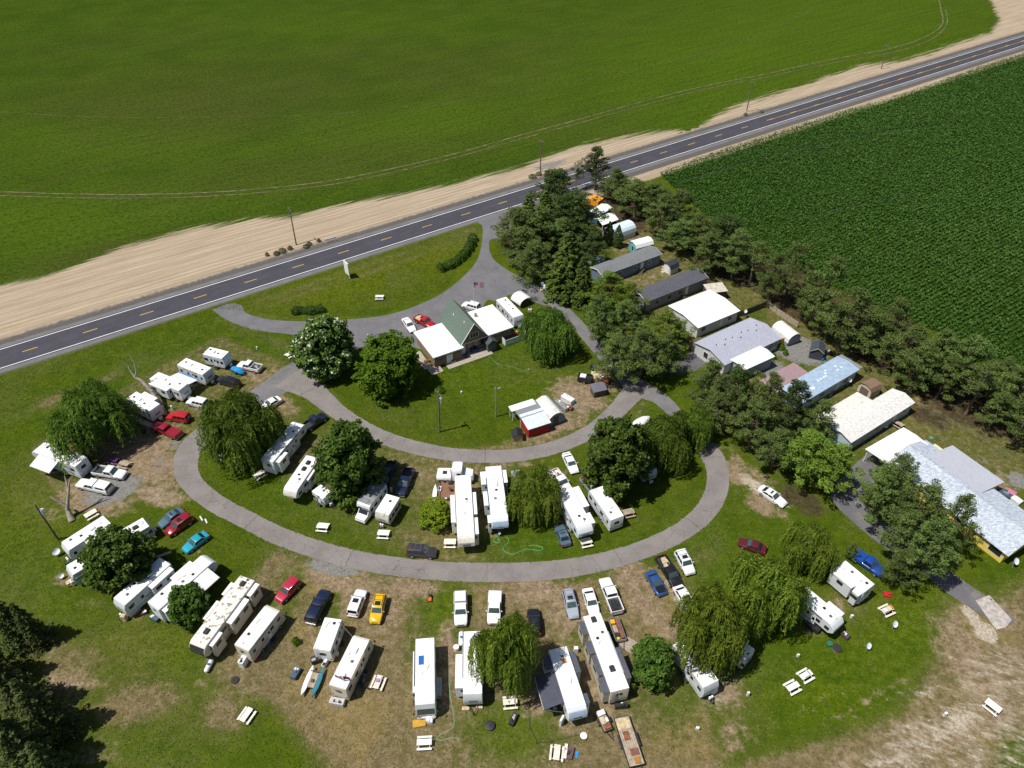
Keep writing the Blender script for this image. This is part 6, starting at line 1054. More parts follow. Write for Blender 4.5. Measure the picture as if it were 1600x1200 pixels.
for a in [(593, 463.5, 0, 'white picnic table alone on the roadside lawn island', wt_), (453, 553, 30, 'white picnic table by the blossoming catalpa', wt_), (405, 741, 30, 'pale picnic table at the rear of the fifth wheel by the willow'), (504, 823, -5, 'white picnic table on the verge near the outer loop road', wt_), (599, 834, -3, 'white picnic table below the short travel trailer', wt_), (703, 848, 0, 'picnic table left of the long fifth wheel hitch'),
    (982.5, 801, 12, 'brown picnic table beside the trailer inside the right of the loop', wood), (916, 847, 12, 'picnic table at the nose of the broad fifth wheel'), (590.6, 1066, 68, 'picnic table with clothes on it right of the flagged motorhome'), (663, 1160, 3, 'white picnic table below the solar panel motorhome', wt_), (870, 1176, 84, 'picnic table at the bottom beside brown cushions'), (1238.5, 1073, 28, 'left white picnic table of the pair on the lower right lawn', wt_),
    (1551, 1104, -38, 'white picnic table on the dry grass at the right edge', wt_), (385, 1117, 55, 'white picnic table on the lower left lawn', wt_), (176, 718, -15, 'purple picnic table under the leftmost willow', mt('purple_paint', (.12, .05, .16), .7)), (194, 725, -15, 'brown picnic table beside the purple one', wood), (142, 803, 30, 'pale picnic table above the leftmost row of trailers'), (1259, 1055, 30, 'right white picnic table of the pair with a grill box on it', wt_), (1386, 953, 25, 'picnic table heaped with white and yellow bags near the pines', woodw), (797, 1097, 5, 'picnic table at the foot of the tall willow', woodw), (1403, 662, -30, 'small picnic table behind the patched roof home', wood)]:
    T = ptable(*a)
    if 'clothes' in a[3]: loadbox(T, [(.2, .8, -.3, .2, .762, .9, whi), (-.1, .4, -.2, .3, .765, .98, mt('lilac_cloth', (.35, .22, .38), .9))], 'clothes')
    if 'heaped' in a[3]: loadbox(T, [(-.9, -.2, -.35, .2, .762, 1.1, whi), (-.1, .5, -.4, .3, .762, 1.05, mt('cream_bag', (.62, .50, .30), .8)), (.5, .9, -.3, .3, .762, 1.0, mt('orange_bag', (.55, .18, .04), .8))], 'bag')
    if 'grill box' in a[3]: loadbox(T, [(-.5, .3, -.35, .2, .762, 1.05, whi), (.35, .6, -.3, .3, .762, .85, galv)], 'grill_box')
# ================================================================ smaller things
def at(px, py, z=0): return U(px, py, z)[:2]
def rot_px(px, py, ang, z=0): p = U(px, py, z); q = U(px+math.cos(R(ang))*20, py-math.sin(R(ang))*20, z); return math.atan2(q[1]-p[1], q[0]-p[0])
def tank(px, py, ang, L, r, label):
    T = thing('propane_tank', label, 'propane tank', at(px, py, .5), rot_px(px, py, ang)); m = MB(); n_ = 5
    xs = [(-L/2, .15), (-L/2+.06, .6), (-L/2+.2, .93), (-L/2+.35, 1), (L/2-.35, 1), (L/2-.2, .93), (L/2-.06, .6), (L/2, .15)]
    m.loft([[(x, r*f*math.cos(t), .18+r+r*f*math.sin(t)) for t in [2*math.pi*k/12 for k in range(12)]] for x, f in xs]); part(T, 'tank', m, gtank, 60)
    m = MB(); m.cyl((0, 0, .15+2*r), (0, 0, .36+2*r), .16, n=10); part(T, 'valve_cover', m, mt('valve_blue', (.03, .18, .45), .5))
    for x in (-L*.28, L*.28): m = MB(); m.box(x-.08, x+.08, -r*.6, r*.6, 0, .26); part(T, 'foot', m, galv)
tank(326.5, 1040, 62, 2.0, .34, 'white propane tank below the stained roof fifth wheel'); tank(720.5, 998, 88, 2.2, .36, 'white propane tank left of the trailer in the tall willow'); tank(851, 447, -35, 2.4, .45, 'white propane tank by a wooden box beside the upper driveway')
def box_thing(name, label, cat, px, py, ang, sx, sy, sz, mat, extra=(), legs=0.0, c=.05, group=None, lid=None):
    T = thing(name, label, cat, at(px, py, sz/2), rot_px(px, py, ang), group); m = MB(); m.box(-sx/2, sx/2, -sy/2, sy/2, legs, sz, c); part(T, 'body', m, mat)
    if lid: m = MB(); m.box(-sx/2-.03, sx/2+.03, -sy/2-.03, sy/2+.03, sz+.003, sz+.06, .02); part(T, 'lid', m, lid)
    for nm_, x0, x1, y0, y1, z0, z1, mm in extra: m = MB(); m.box(x0, x1, y0, y1, z0, z1, .02); part(T, nm_, m, mm)
    if legs:
        for x in (-sx/2+.06, sx/2-.06):
            for y in (-sy/2+.06, sy/2-.06): m = MB(); m.box(x-.03, x+.03, y-.03, y+.03, 0, legs); part(T, 'leg', m, mat)
    return T
def trailer(name, label, px, py, ang, L, W, mat, wall=.0, deckm=None, cargo=(), zz=.6):
    T = thing(name, label, 'utility trailer', at(px, py, zz), rot_px(px, py, ang)); m = MB()
    for k in range(max(3, int(W/.28))): y0 = -W/2+k*W/max(3, int(W/.28)); m.box(-L/2, L/2, y0+.01, y0+W/max(3, int(W/.28))-.01, .50, .55)
    part(T, 'deck', m, deckm or wood); m = MB()
    for s in (-1, 1): m.box(-L/2, L/2, s*W/2-.04, s*W/2+.04, .40, .62)
    for s in (-1, 1): m.box(s*L/2-.04, s*L/2+.04, -W/2, W/2, .405, .615)
    part(T, 'frame', m, blackp); m = MB(); m.tube([(L/2, -W*.3, .45), (L/2+1.2, 0, .45)], .04, 4); m.tube([(L/2, W*.3, .45), (L/2+1.2, 0, .45)], .04, 4); part(T, 'tongue', m, blackp)
    for s in (-1, 1):
        for dx in ((-.4, .4) if L > 4 else (0,)): wheel(T, dx, s*(W/2+.16), .32, .2)
        m = MB(); m.box(-.9 if L > 4 else -.42, .9 if L > 4 else .42, s*(W/2+.03), s*(W/2+.28), .66, .70); part(T, 'mudguard', m, blackp)
    if wall:
        for s in (-1, 1): m = MB(); m.box(-L/2, L/2, s*W/2-.03, s*W/2+.03, .63, .6+wall); part(T, 'side_board', m, mat)
        for s in (-1, 1): m = MB(); m.box(s*L/2-.03, s*L/2+.03, -W/2+.03, W/2-.03, .63, .6+wall); part(T, 'end_board', m, mat)
    loadbox(T, cargo); return T
rusty = mt('rust_sheet', (.20, .085, .06), .8, var=.3)
trailer('flatbed_trailer', 'long flatbed trailer with weathered planks at the bottom centre', 983, 1157, -72, 6.2, 2.0, wood, cargo=[(-2.9, -1.5, -.9, .9, .56, .60, tan), (1.0, 1.9, -.3, .8, .56, .62, rusty), (-1.2, -.1, -.5, .2, .56, .75, rust), (2.1, 2.9, -.1, .6, .56, .70, mt('amber_box', (.35, .16, .03), .8))])
trailer('utility_trailer', 'open trailer with a red brown lid and yellow bins beside the longest trailer', 964, 985, -70, 3.6, 1.5, galv, .5, cargo=[(-1.7, 1.6, .15, .65, .56, 1.25, rusty), (-1.6, -.9, -.6, .05, .56, 1.1, mt('yellow_bin', (.65, .38, .02), .5)), (.4, 1.1, -.6, .0, .56, .9, blk), (1.2, 1.6, -.5, -.1, .56, 1.0, mt('lime_jug', (.45, .55, .03), .5))])
trailer('cargo_cart', 'small cart loaded with white boxes and boards below the dark awning', 944, 1126, -65, 2.6, 1.2, wood, .0, cargo=[(-1.3, -.6, -.5, .5, .56, 1.0, whi), (-.5, .5, -.5, .1, .56, .8, tan), (.5, 1.2, -.4, .5, .56, .9, rust), (-.2, .4, .15, .5, .56, .95, whi)])
trailer('dump_trailer', 'small black high sided trailer with white bags beside the scrap pile', 914, 592, -10, 2.8, 1.5, blackp, .8, cargo=[(-1.0, .2, -.6, .5, .56, 1.5, whi), (.3, 1.1, -.5, .5, .56, 1.2, blk)])
trailer('boat_trailer', 'blue tarp covered jet ski on a small trailer beside the first white pickup', 371, 578, -25, 3.2, 1.2, galv, 0, cargo=[])
T = thing('jet_ski', 'jet ski hidden under a tied bright blue tarp on its trailer', 'jet ski', at(371, 577, .9), rot_px(371, 577, -25))
m = MB(); hb = [(-1.7, .15, .60, .72), (-1.5, .55, .60, .95), (-.6, .62, .60, 1.25), (.2, .62, .60, 1.05), (1.0, .52, .60, 1.45), (1.4, .40, .60, 1.15), (1.75, .10, .62, .85)]
m.loft([[(x, -w_, z0), (x, -w_*.8, (z0+z1)/2), (x, -w_*.35, z1), (x, w_*.35, z1), (x, w_*.8, (z0+z1)/2), (x, w_, z0)] for x, w_, z0, z1 in hb]); part(T, 'tarp_cover', m, mt('bright_blue_tarp', (.01, .26, .62), .5, var=.15), 40); m = MB(); m.tube([(-.2, -.68, .75), (-.2, 0, 1.24), (-.2, .68, .75)], .03, 4); part(T, 'tie_strap', m, whitep)
# canoe raft
def canoe(T, y, mat, nm):
    m = MB(); st_ = [(-2.1, .04, .52), (-1.5, .24, .42), (-.6, .36, .38), (.6, .36, .38), (1.5, .24, .42), (2.1, .04, .52)]
    m.loft([[(x, y-w_, z+.30), (x, y-w_*.7, z+.02), (x, y, z-.10), (x, y+w_*.7, z+.02), (x, y+w_, z+.30), (x, y, z+.36)] for x, w_, z in st_]); part(T, nm, m, mat, 50)
T = thing('canoe_raft', 'raft of one white and one teal hull joined by a wooden deck', 'raft', at(489, 1066, .4), rot_px(489, 1066, 68)); canoe(T, .75, whitep, 'white_hull'); canoe(T, -.75, mt('teal_hull', (.03, .17, .22), .5), 'teal_hull')
m = MB(); m.box(-.9, 1.2, -.5, .5, .70, .76); part(T, 'deck', m, wood); m = MB(); m.box(1.3, 1.45, -.8, .8, .74, .82); m.box(-.2, .2, -.2, .2, .77, 1.0); part(T, 'seat_frame', m, woodd)
# semi tractor
a, b = U(741, 740, 1.6), U(682, 738, 1.6); d = a-b; L = np.hypot(d[0], d[1])*.98; T = thing('truck_tractor', 'white long nose semi tractor parked across the head of the long fifth wheel', 'truck', (a+b)[:2]/2, math.atan2(d[1], d[0])); h = L/2
m = MB(); m.box(-h*.15, h*.42, -1.2, 1.2, .9, 3.3, .18); part(T, 'cab', m, PA['white'], 40)
m = MB(); m.loft([[(h*.42, -1.05, .8), (h*.42, 1.05, .8), (h*.42, .95, 2.2), (h*.42, -.95, 2.2)], [(h*.95, -.9, .7), (h*.95, .9, .7), (h*.95, .75, 1.85), (h*.95, -.75, 1.85)], [(h, -.6, .8), (h, .6, .8), (h, .5, 1.6), (h, -.5, 1.6)]]); part(T, 'hood', m, PA['white'], 40)
m = MB(); m.panel([(h*.42, -1.0, 2.25), (h*.42, 1.0, 2.25), (h*.40, .95, 3.0), (h*.40, -.95, 3.0)], .02, .98, 0, 1, .03); part(T, 'windscreen', m, glass)
for s in (-1, 1):
    m = MB(); m.box(h*.12, h*.34, s*1.19, s*1.22, 2.1, 2.8); part(T, 'side_window', m, glass); m = MB(); m.box(h*.55, h*.9, s*.75, s*1.2, .7, 1.35, .15); part(T, 'front_fender', m, PA['white'], 40); m = MB(); m.cyl((-h*.18, s*1.1, 1.0), (-h*.18, s*1.1, 3.7), .08, n=8); part(T, 'exhaust_stack', m, chrome)
m = MB(); m.box(-h, -h*.17, -1.15, 1.15, .9, 1.6, .15); part(T, 'rear_body', m, PA['white'], 40); m = MB(); m.box(-h*.68, -h*.45, -.35, .35, 1.6, 1.72, .03); part(T, 'hitch_plate', m, blackp)
for x in (-h*.7, -h*.38, h*.72):
    for s in (-1, 1): wheel(T, x, s*1.02, .5, .3)
# deck beside the long fifth wheel
T = thing('timber_deck', 'brown timber deck crowded with chairs at the long fifth wheel', 'deck', at(700, 768), rot_px(700, 768, 88)); m = MB(); m.box(-3.0, 3.0, -1.6, 1.6, .1, .35); part(T, 'floor', m, mt('red_brown_boards', (.20, .10, .06), .85, var=.2, sc=5))
for y in (-1.55, 1.55): m = MB(); m.box(-3, 3, y-.04, y+.04, .9, 1.0); [m.box(x-.04, x+.04, y-.035, y+.035, .3, .9) for x in (-2.9, -1.5, 0, 1.5, 2.9)]; part(T, 'railing', m, blackp)
for i, (x, y, mm, lb) in enumerate([(696, 746, blackp, 'black grill at the head of the timber deck'), (706, 765, woodd, 'dark lounge chair in the middle of the timber deck')]): box_thing('patio_chair' if i else 'patio_grill', lb, 'chair' if i else 'grill', x, y, 30, .8, .7, .8, mm, legs=.3, lid=whi if i == 0 else None, extra=[('backrest', -.4, -.3, -.35, .35, .8, 1.2, mm)])
T = box_thing('white_cabinet', 'white topped cabinet on the timber deck', 'cabinet', 691, 747, 0, .9, .9, .9, whi, lid=whi)
T = thing('deck_boat', 'slim white covered kayak standing along the timber deck', 'kayak', at(679, 772, .8), rot_px(679, 772, 85)); canoe(T, 0, whitep, 'hull')
# wire pen with two tubs
T = thing('wire_pen', 'small round wire pen under the lime green tree', 'pen', at(676, 822)); 
for k in range(12): a_ = k*math.pi/6; m = MB(); m.cyl((1.6*math.cos(a_), 1.1*math.sin(a_), 0), (1.6*math.cos(a_), 1.1*math.sin(a_), .9), .03, n=5); part(T, 'stake', m, galv)
m = MB()
for z in (.25, .55, .85): m.tube([(1.6*math.cos(k*math.pi/12), 1.1*math.sin(k*math.pi/12), z) for k in range(25)], .015, 4)
part(T, 'wire', m, galv)
def drum(name, label, cat, px, py, r, h, mat, top=None, group=None):
    T = thing(name, label, cat, at(px, py, h/2), 0, group); m = MB(); m.cyl((0, 0, 0), (0, 0, h*.9), r, r*1.05, 14); part(T, 'body', m, mat, 40); m = MB(); m.cyl((0, 0, h*.9), (0, 0, h), r*1.1, r*.95, 14); part(T, 'rim', m, top or mat, 40); return T
water = mt('tub_water', (.05, .07, .07), .1)
drum('water_tub', 'left galvanised tub inside the wire pen', 'tub', 668, 823, .45, .4, galv, water); drum('water_tub', 'right galvanised tub inside the wire pen', 'tub', 681, 824, .5, .4, galv, water)
drum('fire_pit', 'brick ringed fire pit below the rounded nose fifth wheel', 'fire pit', 1307, 1013, .62, .4, mt('fire_brick', (.30, .24, .19), .9), mt('ash', (.03, .028, .026), .95)); drum('green_tub', 'green round tub by the fire pit', 'tub', 1296.5, 1006, .40, .5, mt('green_plastic', (.02, .14, .09), .5), mt('green_plastic', (.02, .14, .09), .5)); drum('fire_pit', 'small dark fire ring on the lower left dry grass', 'fire pit', 367, 1063, .5, .2, rust, mt('ash', (.03, .028, .026), .95)); drum('fire_pit', 'round black fire bowl on the grass below the tall willow', 'fire pit', 765.5, 1134, .6, .4, blackp, blk)
drum('loose_wheel', 'black tyre with a white hub lying on the dry grass', 'wheel', 912, 1150, .42, .3, rubber, whitep); drum('white_barrel', 'white barrel behind the willow at the loop junction', 'barrel', 346, 714, .38, 1.0, whitep, whitep); drum('white_bucket', 'white bin left of the trailer in the tall willow', 'bin', 713, 1012.5, .38, .8, whitep, whitep); drum('spool_table', 'round spool table behind the patched roof home', 'table', 1382, 667, .5, .7, woodd, whi)
# satellite dishes
def dish(px, py, label, r=.42, h=1.0, tripod=False):
    T = thing('satellite_dish', label, 'satellite dish', at(px, py, h), 0, 'satellite dishes'); m = MB(); d = Vector((.35, -.55, .76)).normalized(); c = Vector((0, 0, h)); L = []; a_ = d.orthogonal().normalized(); b_ = d.cross(a_)
    for k, f in enumerate((.02, .4, .75, 1)): L.append([c+d*(f*f*.18*r/.42)+(a_*math.cos(t)+b_*math.sin(t)*.85)*r*f for t in [2*math.pi*i/14 for i in range(14)]])
    m.loft(L, True, False); part(T, 'reflector', m, mt('dish_grey', (.60, .64, .68), .4), 60); m = MB(); m.cyl((0, 0, 0), (0, 0, h), .035, n=6); m.tube([tuple(c), tuple(c+d*.5)], .02, 4); part(T, 'mast', m, galv)
    if tripod:
        m = MB()
        for k in range(3): m.tube([(0, 0, h*.7), (.5*math.cos(k*2.1), .5*math.sin(k*2.1), 0)], .025, 4)
        part(T, 'tripod', m, galv)
dish(1397, 975, 'grey satellite dish standing on the right lawn', .55, .6, True); dish(1356, 1009, 'satellite dish with three white feet on the right lawn', .5, .7, True); dish(88, 862, 'white dish at the lower end of the leftmost trailer', .6, .8, True); dish(96, 900, 'small dish on the ground left of the green windowed trailer', .4, .5, True); dish(1164, 607 if False else 486.5, 'white dish in the yard behind the wide white home', .5, 1.6); dish(1327, 594, 'white dish at the corner of the pale blue home', .5, 1.6); dish(1586, 877, 'pale dish beside the end wall of the yellow house', .6, 1.0, True); dish(780, 833, 'small stand beside the pale blue nose fifth wheel', .25, .8, True)
# yard clutter
CL = 'odds and ends on the sites'
for a in [('crate', 'tan cardboard box standing on end by the littered roof trailer', 'box', 194, 965, -10, .7, .6, 1.2, tan), ('hot_tub_cover', 'grey and brown flat chest by the littered roof trailer', 'chest', 208, 955, 40, 1.8, 1.2, .5, wood), ('storage_tote', 'blue grey storage bins below the awning fifth wheel', 'bins', 241, 966, -30, 1.6, .6, .6, mt('slate_tote', (.05, .09, .12), .5)), ('storage_tote', 'red brown crate below the awning fifth wheel', 'crate', 224.5, 957, 20, .8, .6, .5, mt('terracotta', (.32, .09, .06), .7)),
    ('storage_tote', 'blue tarpaulin bundle right of the cream motorhome', 'bundle', 417, 1001, 50, .9, .8, .7, bluem), ('storage_tote', 'turquoise tote right of the cream motorhome', 'tote', 410, 1008, 50, .9, .6, .6, mt('turq_tote', (.03, .35, .42), .5)), ('storage_tote', 'dark green tote right of the cream motorhome', 'tote', 425, 985, 50, .9, .6, .5, mt('green_tote', (.02, .12, .07), .5)), ('cooler', 'red cooler at the rear of the cream motorhome', 'cooler', 400, 1026, 40, .8, .5, .5, mt('red_plastic', (.45, .02, .02), .5)), ('folding_screen', 'white folded screen leaning on the cream motorhome rear', 'panel', 380, 1034, 60, 1.2, .8, 1.3, whi),
    ('storage_bench', 'black grill and bench on the porch trailer end', 'bench', 496, 1030, 20, 1.7, .9, .9, blackp), ('white_chair', 'white slatted chair beside the porch trailer end', 'chair', 508, 1036, 60, 1.2, .5, .6, whi), ('cooler', 'white cooler right of the porch trailer', 'cooler', 526, 1021, 80, .6, .5, .5, whi), ('white_rack', 'white luggage rack behind the flagged motorhome', 'rack', 527, 1097, -10, 2.0, .9, .8, mt('rack_grey', (.45, .44, .42), .6)),
    ('tarp_bundle', 'mustard yellow tarp before the solar panel motorhome', 'tarp', 655, 1130, 10, 1.7, 1.0, .25, mt('mustard_tarp', (.50, .27, .02), .6)), ('storage_tote', 'black tote at the nose of the solar panel motorhome', 'tote', 657, 1121, 0, .9, .6, .5, blackp), ('storage_tote', 'tan box at the nose of the solar panel motorhome', 'box', 672, 1120, 0, 1.2, .7, .5, tan), ('folding_chair', 'white folding chair before the solar panel motorhome', 'chair', 671.5, 1127, 0, .8, .5, .6, whi), ('side_table', 'grey fold down table on the solar panel motorhome side', 'table', 686, 1075, 88, 2.6, .7, .9, galv),
    ('wood_step', 'tan step at the nose of the trailer in the tall willow', 'step', 728, 1107, 0, 1.0, .5, .3, tan), ('wood_step', 'second tan step right of the first under the willow trailer nose', 'step', 749, 1105, 0, .9, .4, .3, tan), ('lawn_roller', 'dark round grill lying on the grass below the tall willow', 'grill', 802, 1124, 65, 1.6, .7, .6, blackp), ('brown_cushion', 'brown cushions stacked beside the bottom picnic table', 'cushions', 891, 1176, 75, 1.6, .8, .35, mt('brown_cloth', (.13, .07, .07), .9)), ('blue_mat', 'small blue mat beside the brown cushions', 'mat', 901.5, 1179, 80, .8, .4, .12, bluem), ('bench_plank', 'white bench against the bottom picnic table', 'bench', 884, 1174, 84, 1.8, .4, .45, woodw),
    ('bicycle_rack', 'rack of bicycles behind the longest trailer', 'rack', 971, 1103, 5, 1.7, .5, .9, blackp), ('pallet_stack', 'weathered pallet deck beside the longest trailer', 'pallets', 981, 1007, -30, 2.4, 2.0, .3, mt('grey_pallet', (.34, .27, .22), .9, var=.35, sc=6)), ('potted_plants', 'clutter of plant pots under the dark awning edge', 'plant pots', 862, 1106, -10, 2.2, .8, .7, mt('pot_green', (.03, .05, .03), .8, var=.5, sc=8)), ('white_board', 'white door panel leaning at the pale blue nose', 'panel', 878, 1126, 60, .9, .3, 1.6, whi),
    ('grill_cart', 'black barbecue cart left of the rounded nose fifth wheel', 'barbecue', 1271, 980, -35, 1.9, .9, .9, blackp), ('brown_ottoman', 'brown padded box below the rounded nose', 'box', 1321, 993, -40, 1.1, .8, .6, mt('brown_pad', (.07, .05, .045), .7)), ('wheelbarrow_tray', 'red plastic sled on the lawn near the pines', 'sled', 1387, 929, -10, 1.2, .8, .35, mt('red_plastic', (.45, .02, .02), .5)), ('wood_stack', 'tan timber offcuts beside the rounded trailer under the widest willow', 'timber', 1068, 1024, -40, 1.6, 1.0, .15, woodw), ('step_box', 'grey step beside the trailer under the widest willow', 'step', 1085, 1024, -45, 1.0, .7, .5, wood), ('propane_box', 'white and red bottle cluster at the low end of the willow trailer', 'bottles', 1115, 1079, 30, .9, .6, .9, whi),
    ('spa_tub', 'dark spa tub with tan lid inside the white vinyl fence', 'spa', 793, 523, 20, 1.9, 1.7, .9, mt('spa_shell', (.10, .03, .03), .6), ), ('red_cushion', 'red garden seat inside the white vinyl fence', 'seat', 806, 520, 20, 1.3, .7, .6, mt('red_plastic', (.45, .02, .02), .5)), ('scrap_pile', 'heap of pale boards beside the black high sided trailer', 'scrap', 932, 588, 0, 2.0, 2.2, .9, tan), ('scrap_pile', 'rust red heap under the pine by the grey shelter', 'scrap', 945, 593, -20, 2.2, 1.4, .7, rust), ('orange_machine', 'black and orange log splitter above the scrap pile', 'machine', 926, 574, 0, 1.2, .9, .8, blackp), ('golf_cart', 'white topped garden cart beside the quonset hut', 'cart', 887, 624, -30, 2.6, 1.2, 1.1, whi),
    ('lumber_rack', 'grey ladder rack leaning beside the quonset hut', 'rack', 877, 634, -40, 3.2, .8, .9, galv), ('rusty_mower', 'rust coloured mower beside the quonset hut', 'mower', 889, 637, -20, 1.4, .9, .7, rust), ('appliance', 'white appliance at the mouth of the quonset hut', 'appliance', 859, 645, 40, .8, .7, 1.0, whi), ('appliance', 'dark blue barrel at the mouth of the quonset hut', 'barrel', 876, 650, 20, .9, .7, .7, mt('slate_tote', (.05, .09, .12), .5)), ('wood_box', 'tan wood box beside the propane tank by the upper driveway', 'box', 848, 454, 0, 1.1, .9, 1.0, tan), ('blue_cover', 'crumpled bright blue cover beside the slate shed', 'cover', 1281, 557, -30, 2.2, 1.2, .6, mt('bright_blue_tarp', (.01, .26, .62), .5)), ('trash_bin', 'dark bin near the slate shed', 'bin', 1294, 551, 0, 1.6, .9, .8, blackp),
    ('orange_tent', 'orange and yellow tent among the trees near the highway', 'tent', 931, 314, -20, 3.4, 2.6, 1.8, mt('orange_cloth', (.75, .30, .02), .7)), ('garden_chairs', 'cluster of bins and chairs behind the yellow house', 'clutter', 1571, 772, -25, 2.2, 1.4, .7, mt('slate_tote', (.05, .09, .12), .5)), ('garden_chairs', 'pink and white chairs behind the yellow house', 'chairs', 1580, 771, -25, 1.3, 1.0, .8, mt('pink_plastic', (.55, .18, .30), .6)), ('garden_table', 'white garden table behind the yellow house', 'table', 1588, 782, -35, 1.6, 1.2, .75, whi), ('garden_table', 'small white side table against the rear of the yellow house', 'table', 1545, 769, 20, 1.2, .8, .9, whi),
    ('orange_gate', 'orange fence panel beside the wide lilac roofed home', 'fence panel', 1223, 533, 22, 3.0, .15, 1.6, mt('orange_boards', (.48, .20, .03), .7)), ('red_steps', 'red wooden steps beside the fifth wheel by the willow', 'steps', 458.5, 709, 55, 1.8, 1.0, .45, mt('red_step_paint', (.28, .05, .03), .7)), ('green_hump', 'dark grill right of the leftmost willow', 'grill', 224, 674, 0, .7, .5, .8, blackp), ('white_post_box', 'white utility pedestal in front of the bright red SUV', 'pedestal', 268.5, 637, 0, .35, .3, 1.0, whi),
    ('power_pedestal', 'white utility pedestal between dark pickups', 'pedestal', 611.5, 765, 0, .35, .3, .9, whi), ('power_pedestal', 'white utility pedestal right of the dark awning trailer', 'pedestal', 900, 1015, 0, .6, .5, 1.1, whi), ('power_pedestal', 'tiny white post on the right lawn below the rounded nose', 'post', 1247, 1024, 0, .4, .25, .6, whi), ('power_pedestal', 'white post on the lawn right of the rounded nose fifth wheel', 'post', 1331, 963, 0, .4, .3, .7, whi), ('power_pedestal', 'white post at the right edge of the dry bottom grass', 'post', 1169, 1084, 0, .35, .3, .9, whi), ('power_pedestal', 'white figure like post on the grass at bottom right of centre', 'post', 1090, 1138, 0, .45, .3, .6, whi), ('power_pedestal', 'white post on the dry grass near the right edge table', 'post', 1477, 1116, 0, .4, .3, .9, whi),
    ('power_pedestal', 'white stub at the border of the mown strip near the highway', 'post', 401.5, 543.5, 0, .3, .3, .6, whi), ('power_pedestal', 'white stub on the office lawn', 'post', 721, 612.5, 0, .35, .3, .4, whi), ('picnic_shelf', 'wooden bench on the gravel edge by the blossoming catalpa', 'bench', 575, 525, 80, .6, .3, .9, wood), ('storage_tote', 'tan pallet under the green windowed trailer end', 'pallet', 109, 909, 30, 1.1, .9, .2, tan), ('plaster_pile', 'white planks on the grass above the turquoise sedan', 'planks', 314.5, 810, -60, 1.2, .25, .12, whi), ('plaster_pile', 'white plank beside the first planks', 'plank', 322, 814, -65, 1.1, .25, .12, whi), ('scooter', 'purple and dark scooter left of the canoe raft', 'scooter', 462, 1052, 60, 1.6, .9, .7, mt('slate_tote', (.05, .09, .12), .5))]:
    nm_, lb, ct, px, py, an, sx, sy, sz, mm = a[:10]; rg = np.random.default_rng(int(px*7+py)); ex = []
    if sz > .3 and sx > .7 and nm_ not in ('orange_gate', 'orange_tent', 'side_table', 'white_board'):
        for k in range(int(rg.integers(2, 4))):
            x, y = rg.uniform(-.3, .3)*sx, rg.uniform(-.3, .3)*sy; e = rg.uniform(.12, .28); ex.append((['handle', 'lump', 'fitting'][k], x-e, x+e, y-e*.7, y+e*.7, sz+.002*k, sz+rg.uniform(.08, .25), [blackp, mm, whi, galv][int(rg.integers(0, 4))]))
    box_thing(nm_, lb, ct, px, py, an, sx, sy, sz, mm, extra=ex, group=CL)
for a in [('patio_table', 'round blue patio table before the office gable', 'table', 741, 546, 10, 1.5, 1.3, .75, mt('navy_canvas', (.02, .04, .16), .7)), ('patio_planter', 'low planter with yellow flowers at the office patio edge', 'planter', 708, 565, 20, .9, .7, .45, tan), ('patio_barrel', 'dark barrel at the office patio edge', 'barrel', 728, 556, 0, .6, .6, .8, blackp), ('patio_chair', 'white patio chair by the office patio door', 'chair', 711, 552, 20, .7, .6, .8, whi), ('patio_planter', 'red brown planter at the left corner of the office', 'planter', 668, 564, 20, 1.4, .7, .5, rust), ('doormat_step', 'red brown step at the grey gabled porch', 'step', 769, 546, 20, 1.8, .7, .12, rust),
    ('deck_chair', 'white lounge chair on the left side of the timber deck', 'chair', 687, 765, 80, 1.0, .6, .7, whi), ('deck_chair', 'grey chair on the timber deck near the slide out', 'chair', 704, 755, 0, .7, .6, .8, cdk), ('deck_box', 'black storage box at the low end of the timber deck', 'box', 697, 781, 0, 1.2, .5, .6, blackp), ('deck_table', 'small pale table in the top corner of the timber deck', 'table', 700, 745, 0, .8, .8, .75, whi), ('side_table', 'blue grey side bench along the long fifth wheel slide out', 'bench', 702, 797, 88, 2.2, .6, .7, mt('lilac_bench', (.22, .22, .30), .6)),
    ('log_pile', 'cut log pile near the lower pines edge', 'logs', 1098, 1012, 30, 1.0, .6, .3, woodd), ('rubber_mat', 'dark rug under the first blue edged awning', 'rug', 305, 600, 20, 2.4, 1.2, .05, mt('rug_cloth', (.30, .20, .14), .9)), ('blue_bucket', 'cluster of blue buckets beside the logo trailer', 'buckets', 203, 640, 20, 1.4, .6, .6, bluem), ('white_planter', 'white planter box beside the white hoop canopy', 'planter', 828, 484, 0, .8, .5, .5, whi)]:
    nm_, lb, ct, px, py, an, sx, sy, sz, mm = a; ex = [] if sz < .2 else [('top_item', -.2*sx, .15*sx, -.25*sy, .2*sy, sz+.002, sz+.16, [blackp, whi, mm][int(px) % 3])]; box_thing(nm_, lb, ct, px, py, an, sx, sy, sz, mm, extra=ex, group=CL)
# motorcycle
T = thing('motorcycle', 'black motorcycle between the flagged motorhome and its picnic table', 'motorcycle', at(568, 1062, .5), rot_px(568, 1062, 65))
for x in (-.72, .72): m = MB(); m.cyl((x, -.07, .32), (x, .07, .32), .32, n=14); part(T, 'wheel', m, rubber, 40)
m = MB(); m.box(-.35, .35, -.14, .14, .3, .72, .05); part(T, 'engine', m, chrome); m = MB(); m.box(-.6, .05, -.14, .14, .72, .86, .05); part(T, 'seat', m, blackp); m = MB(); m.box(.02, .5, -.16, .16, .74, 1.0, .08); part(T, 'fuel_tank', m, PA['black']); m = MB(); m.tube([(.45, -.38, 1.08), (.52, 0, 1.0), (.45, .38, 1.08)], .025, 5); m.tube([(.52, 0, 1.0), (.74, 0, .34)], .035, 5); part(T, 'handlebar', m, chrome)
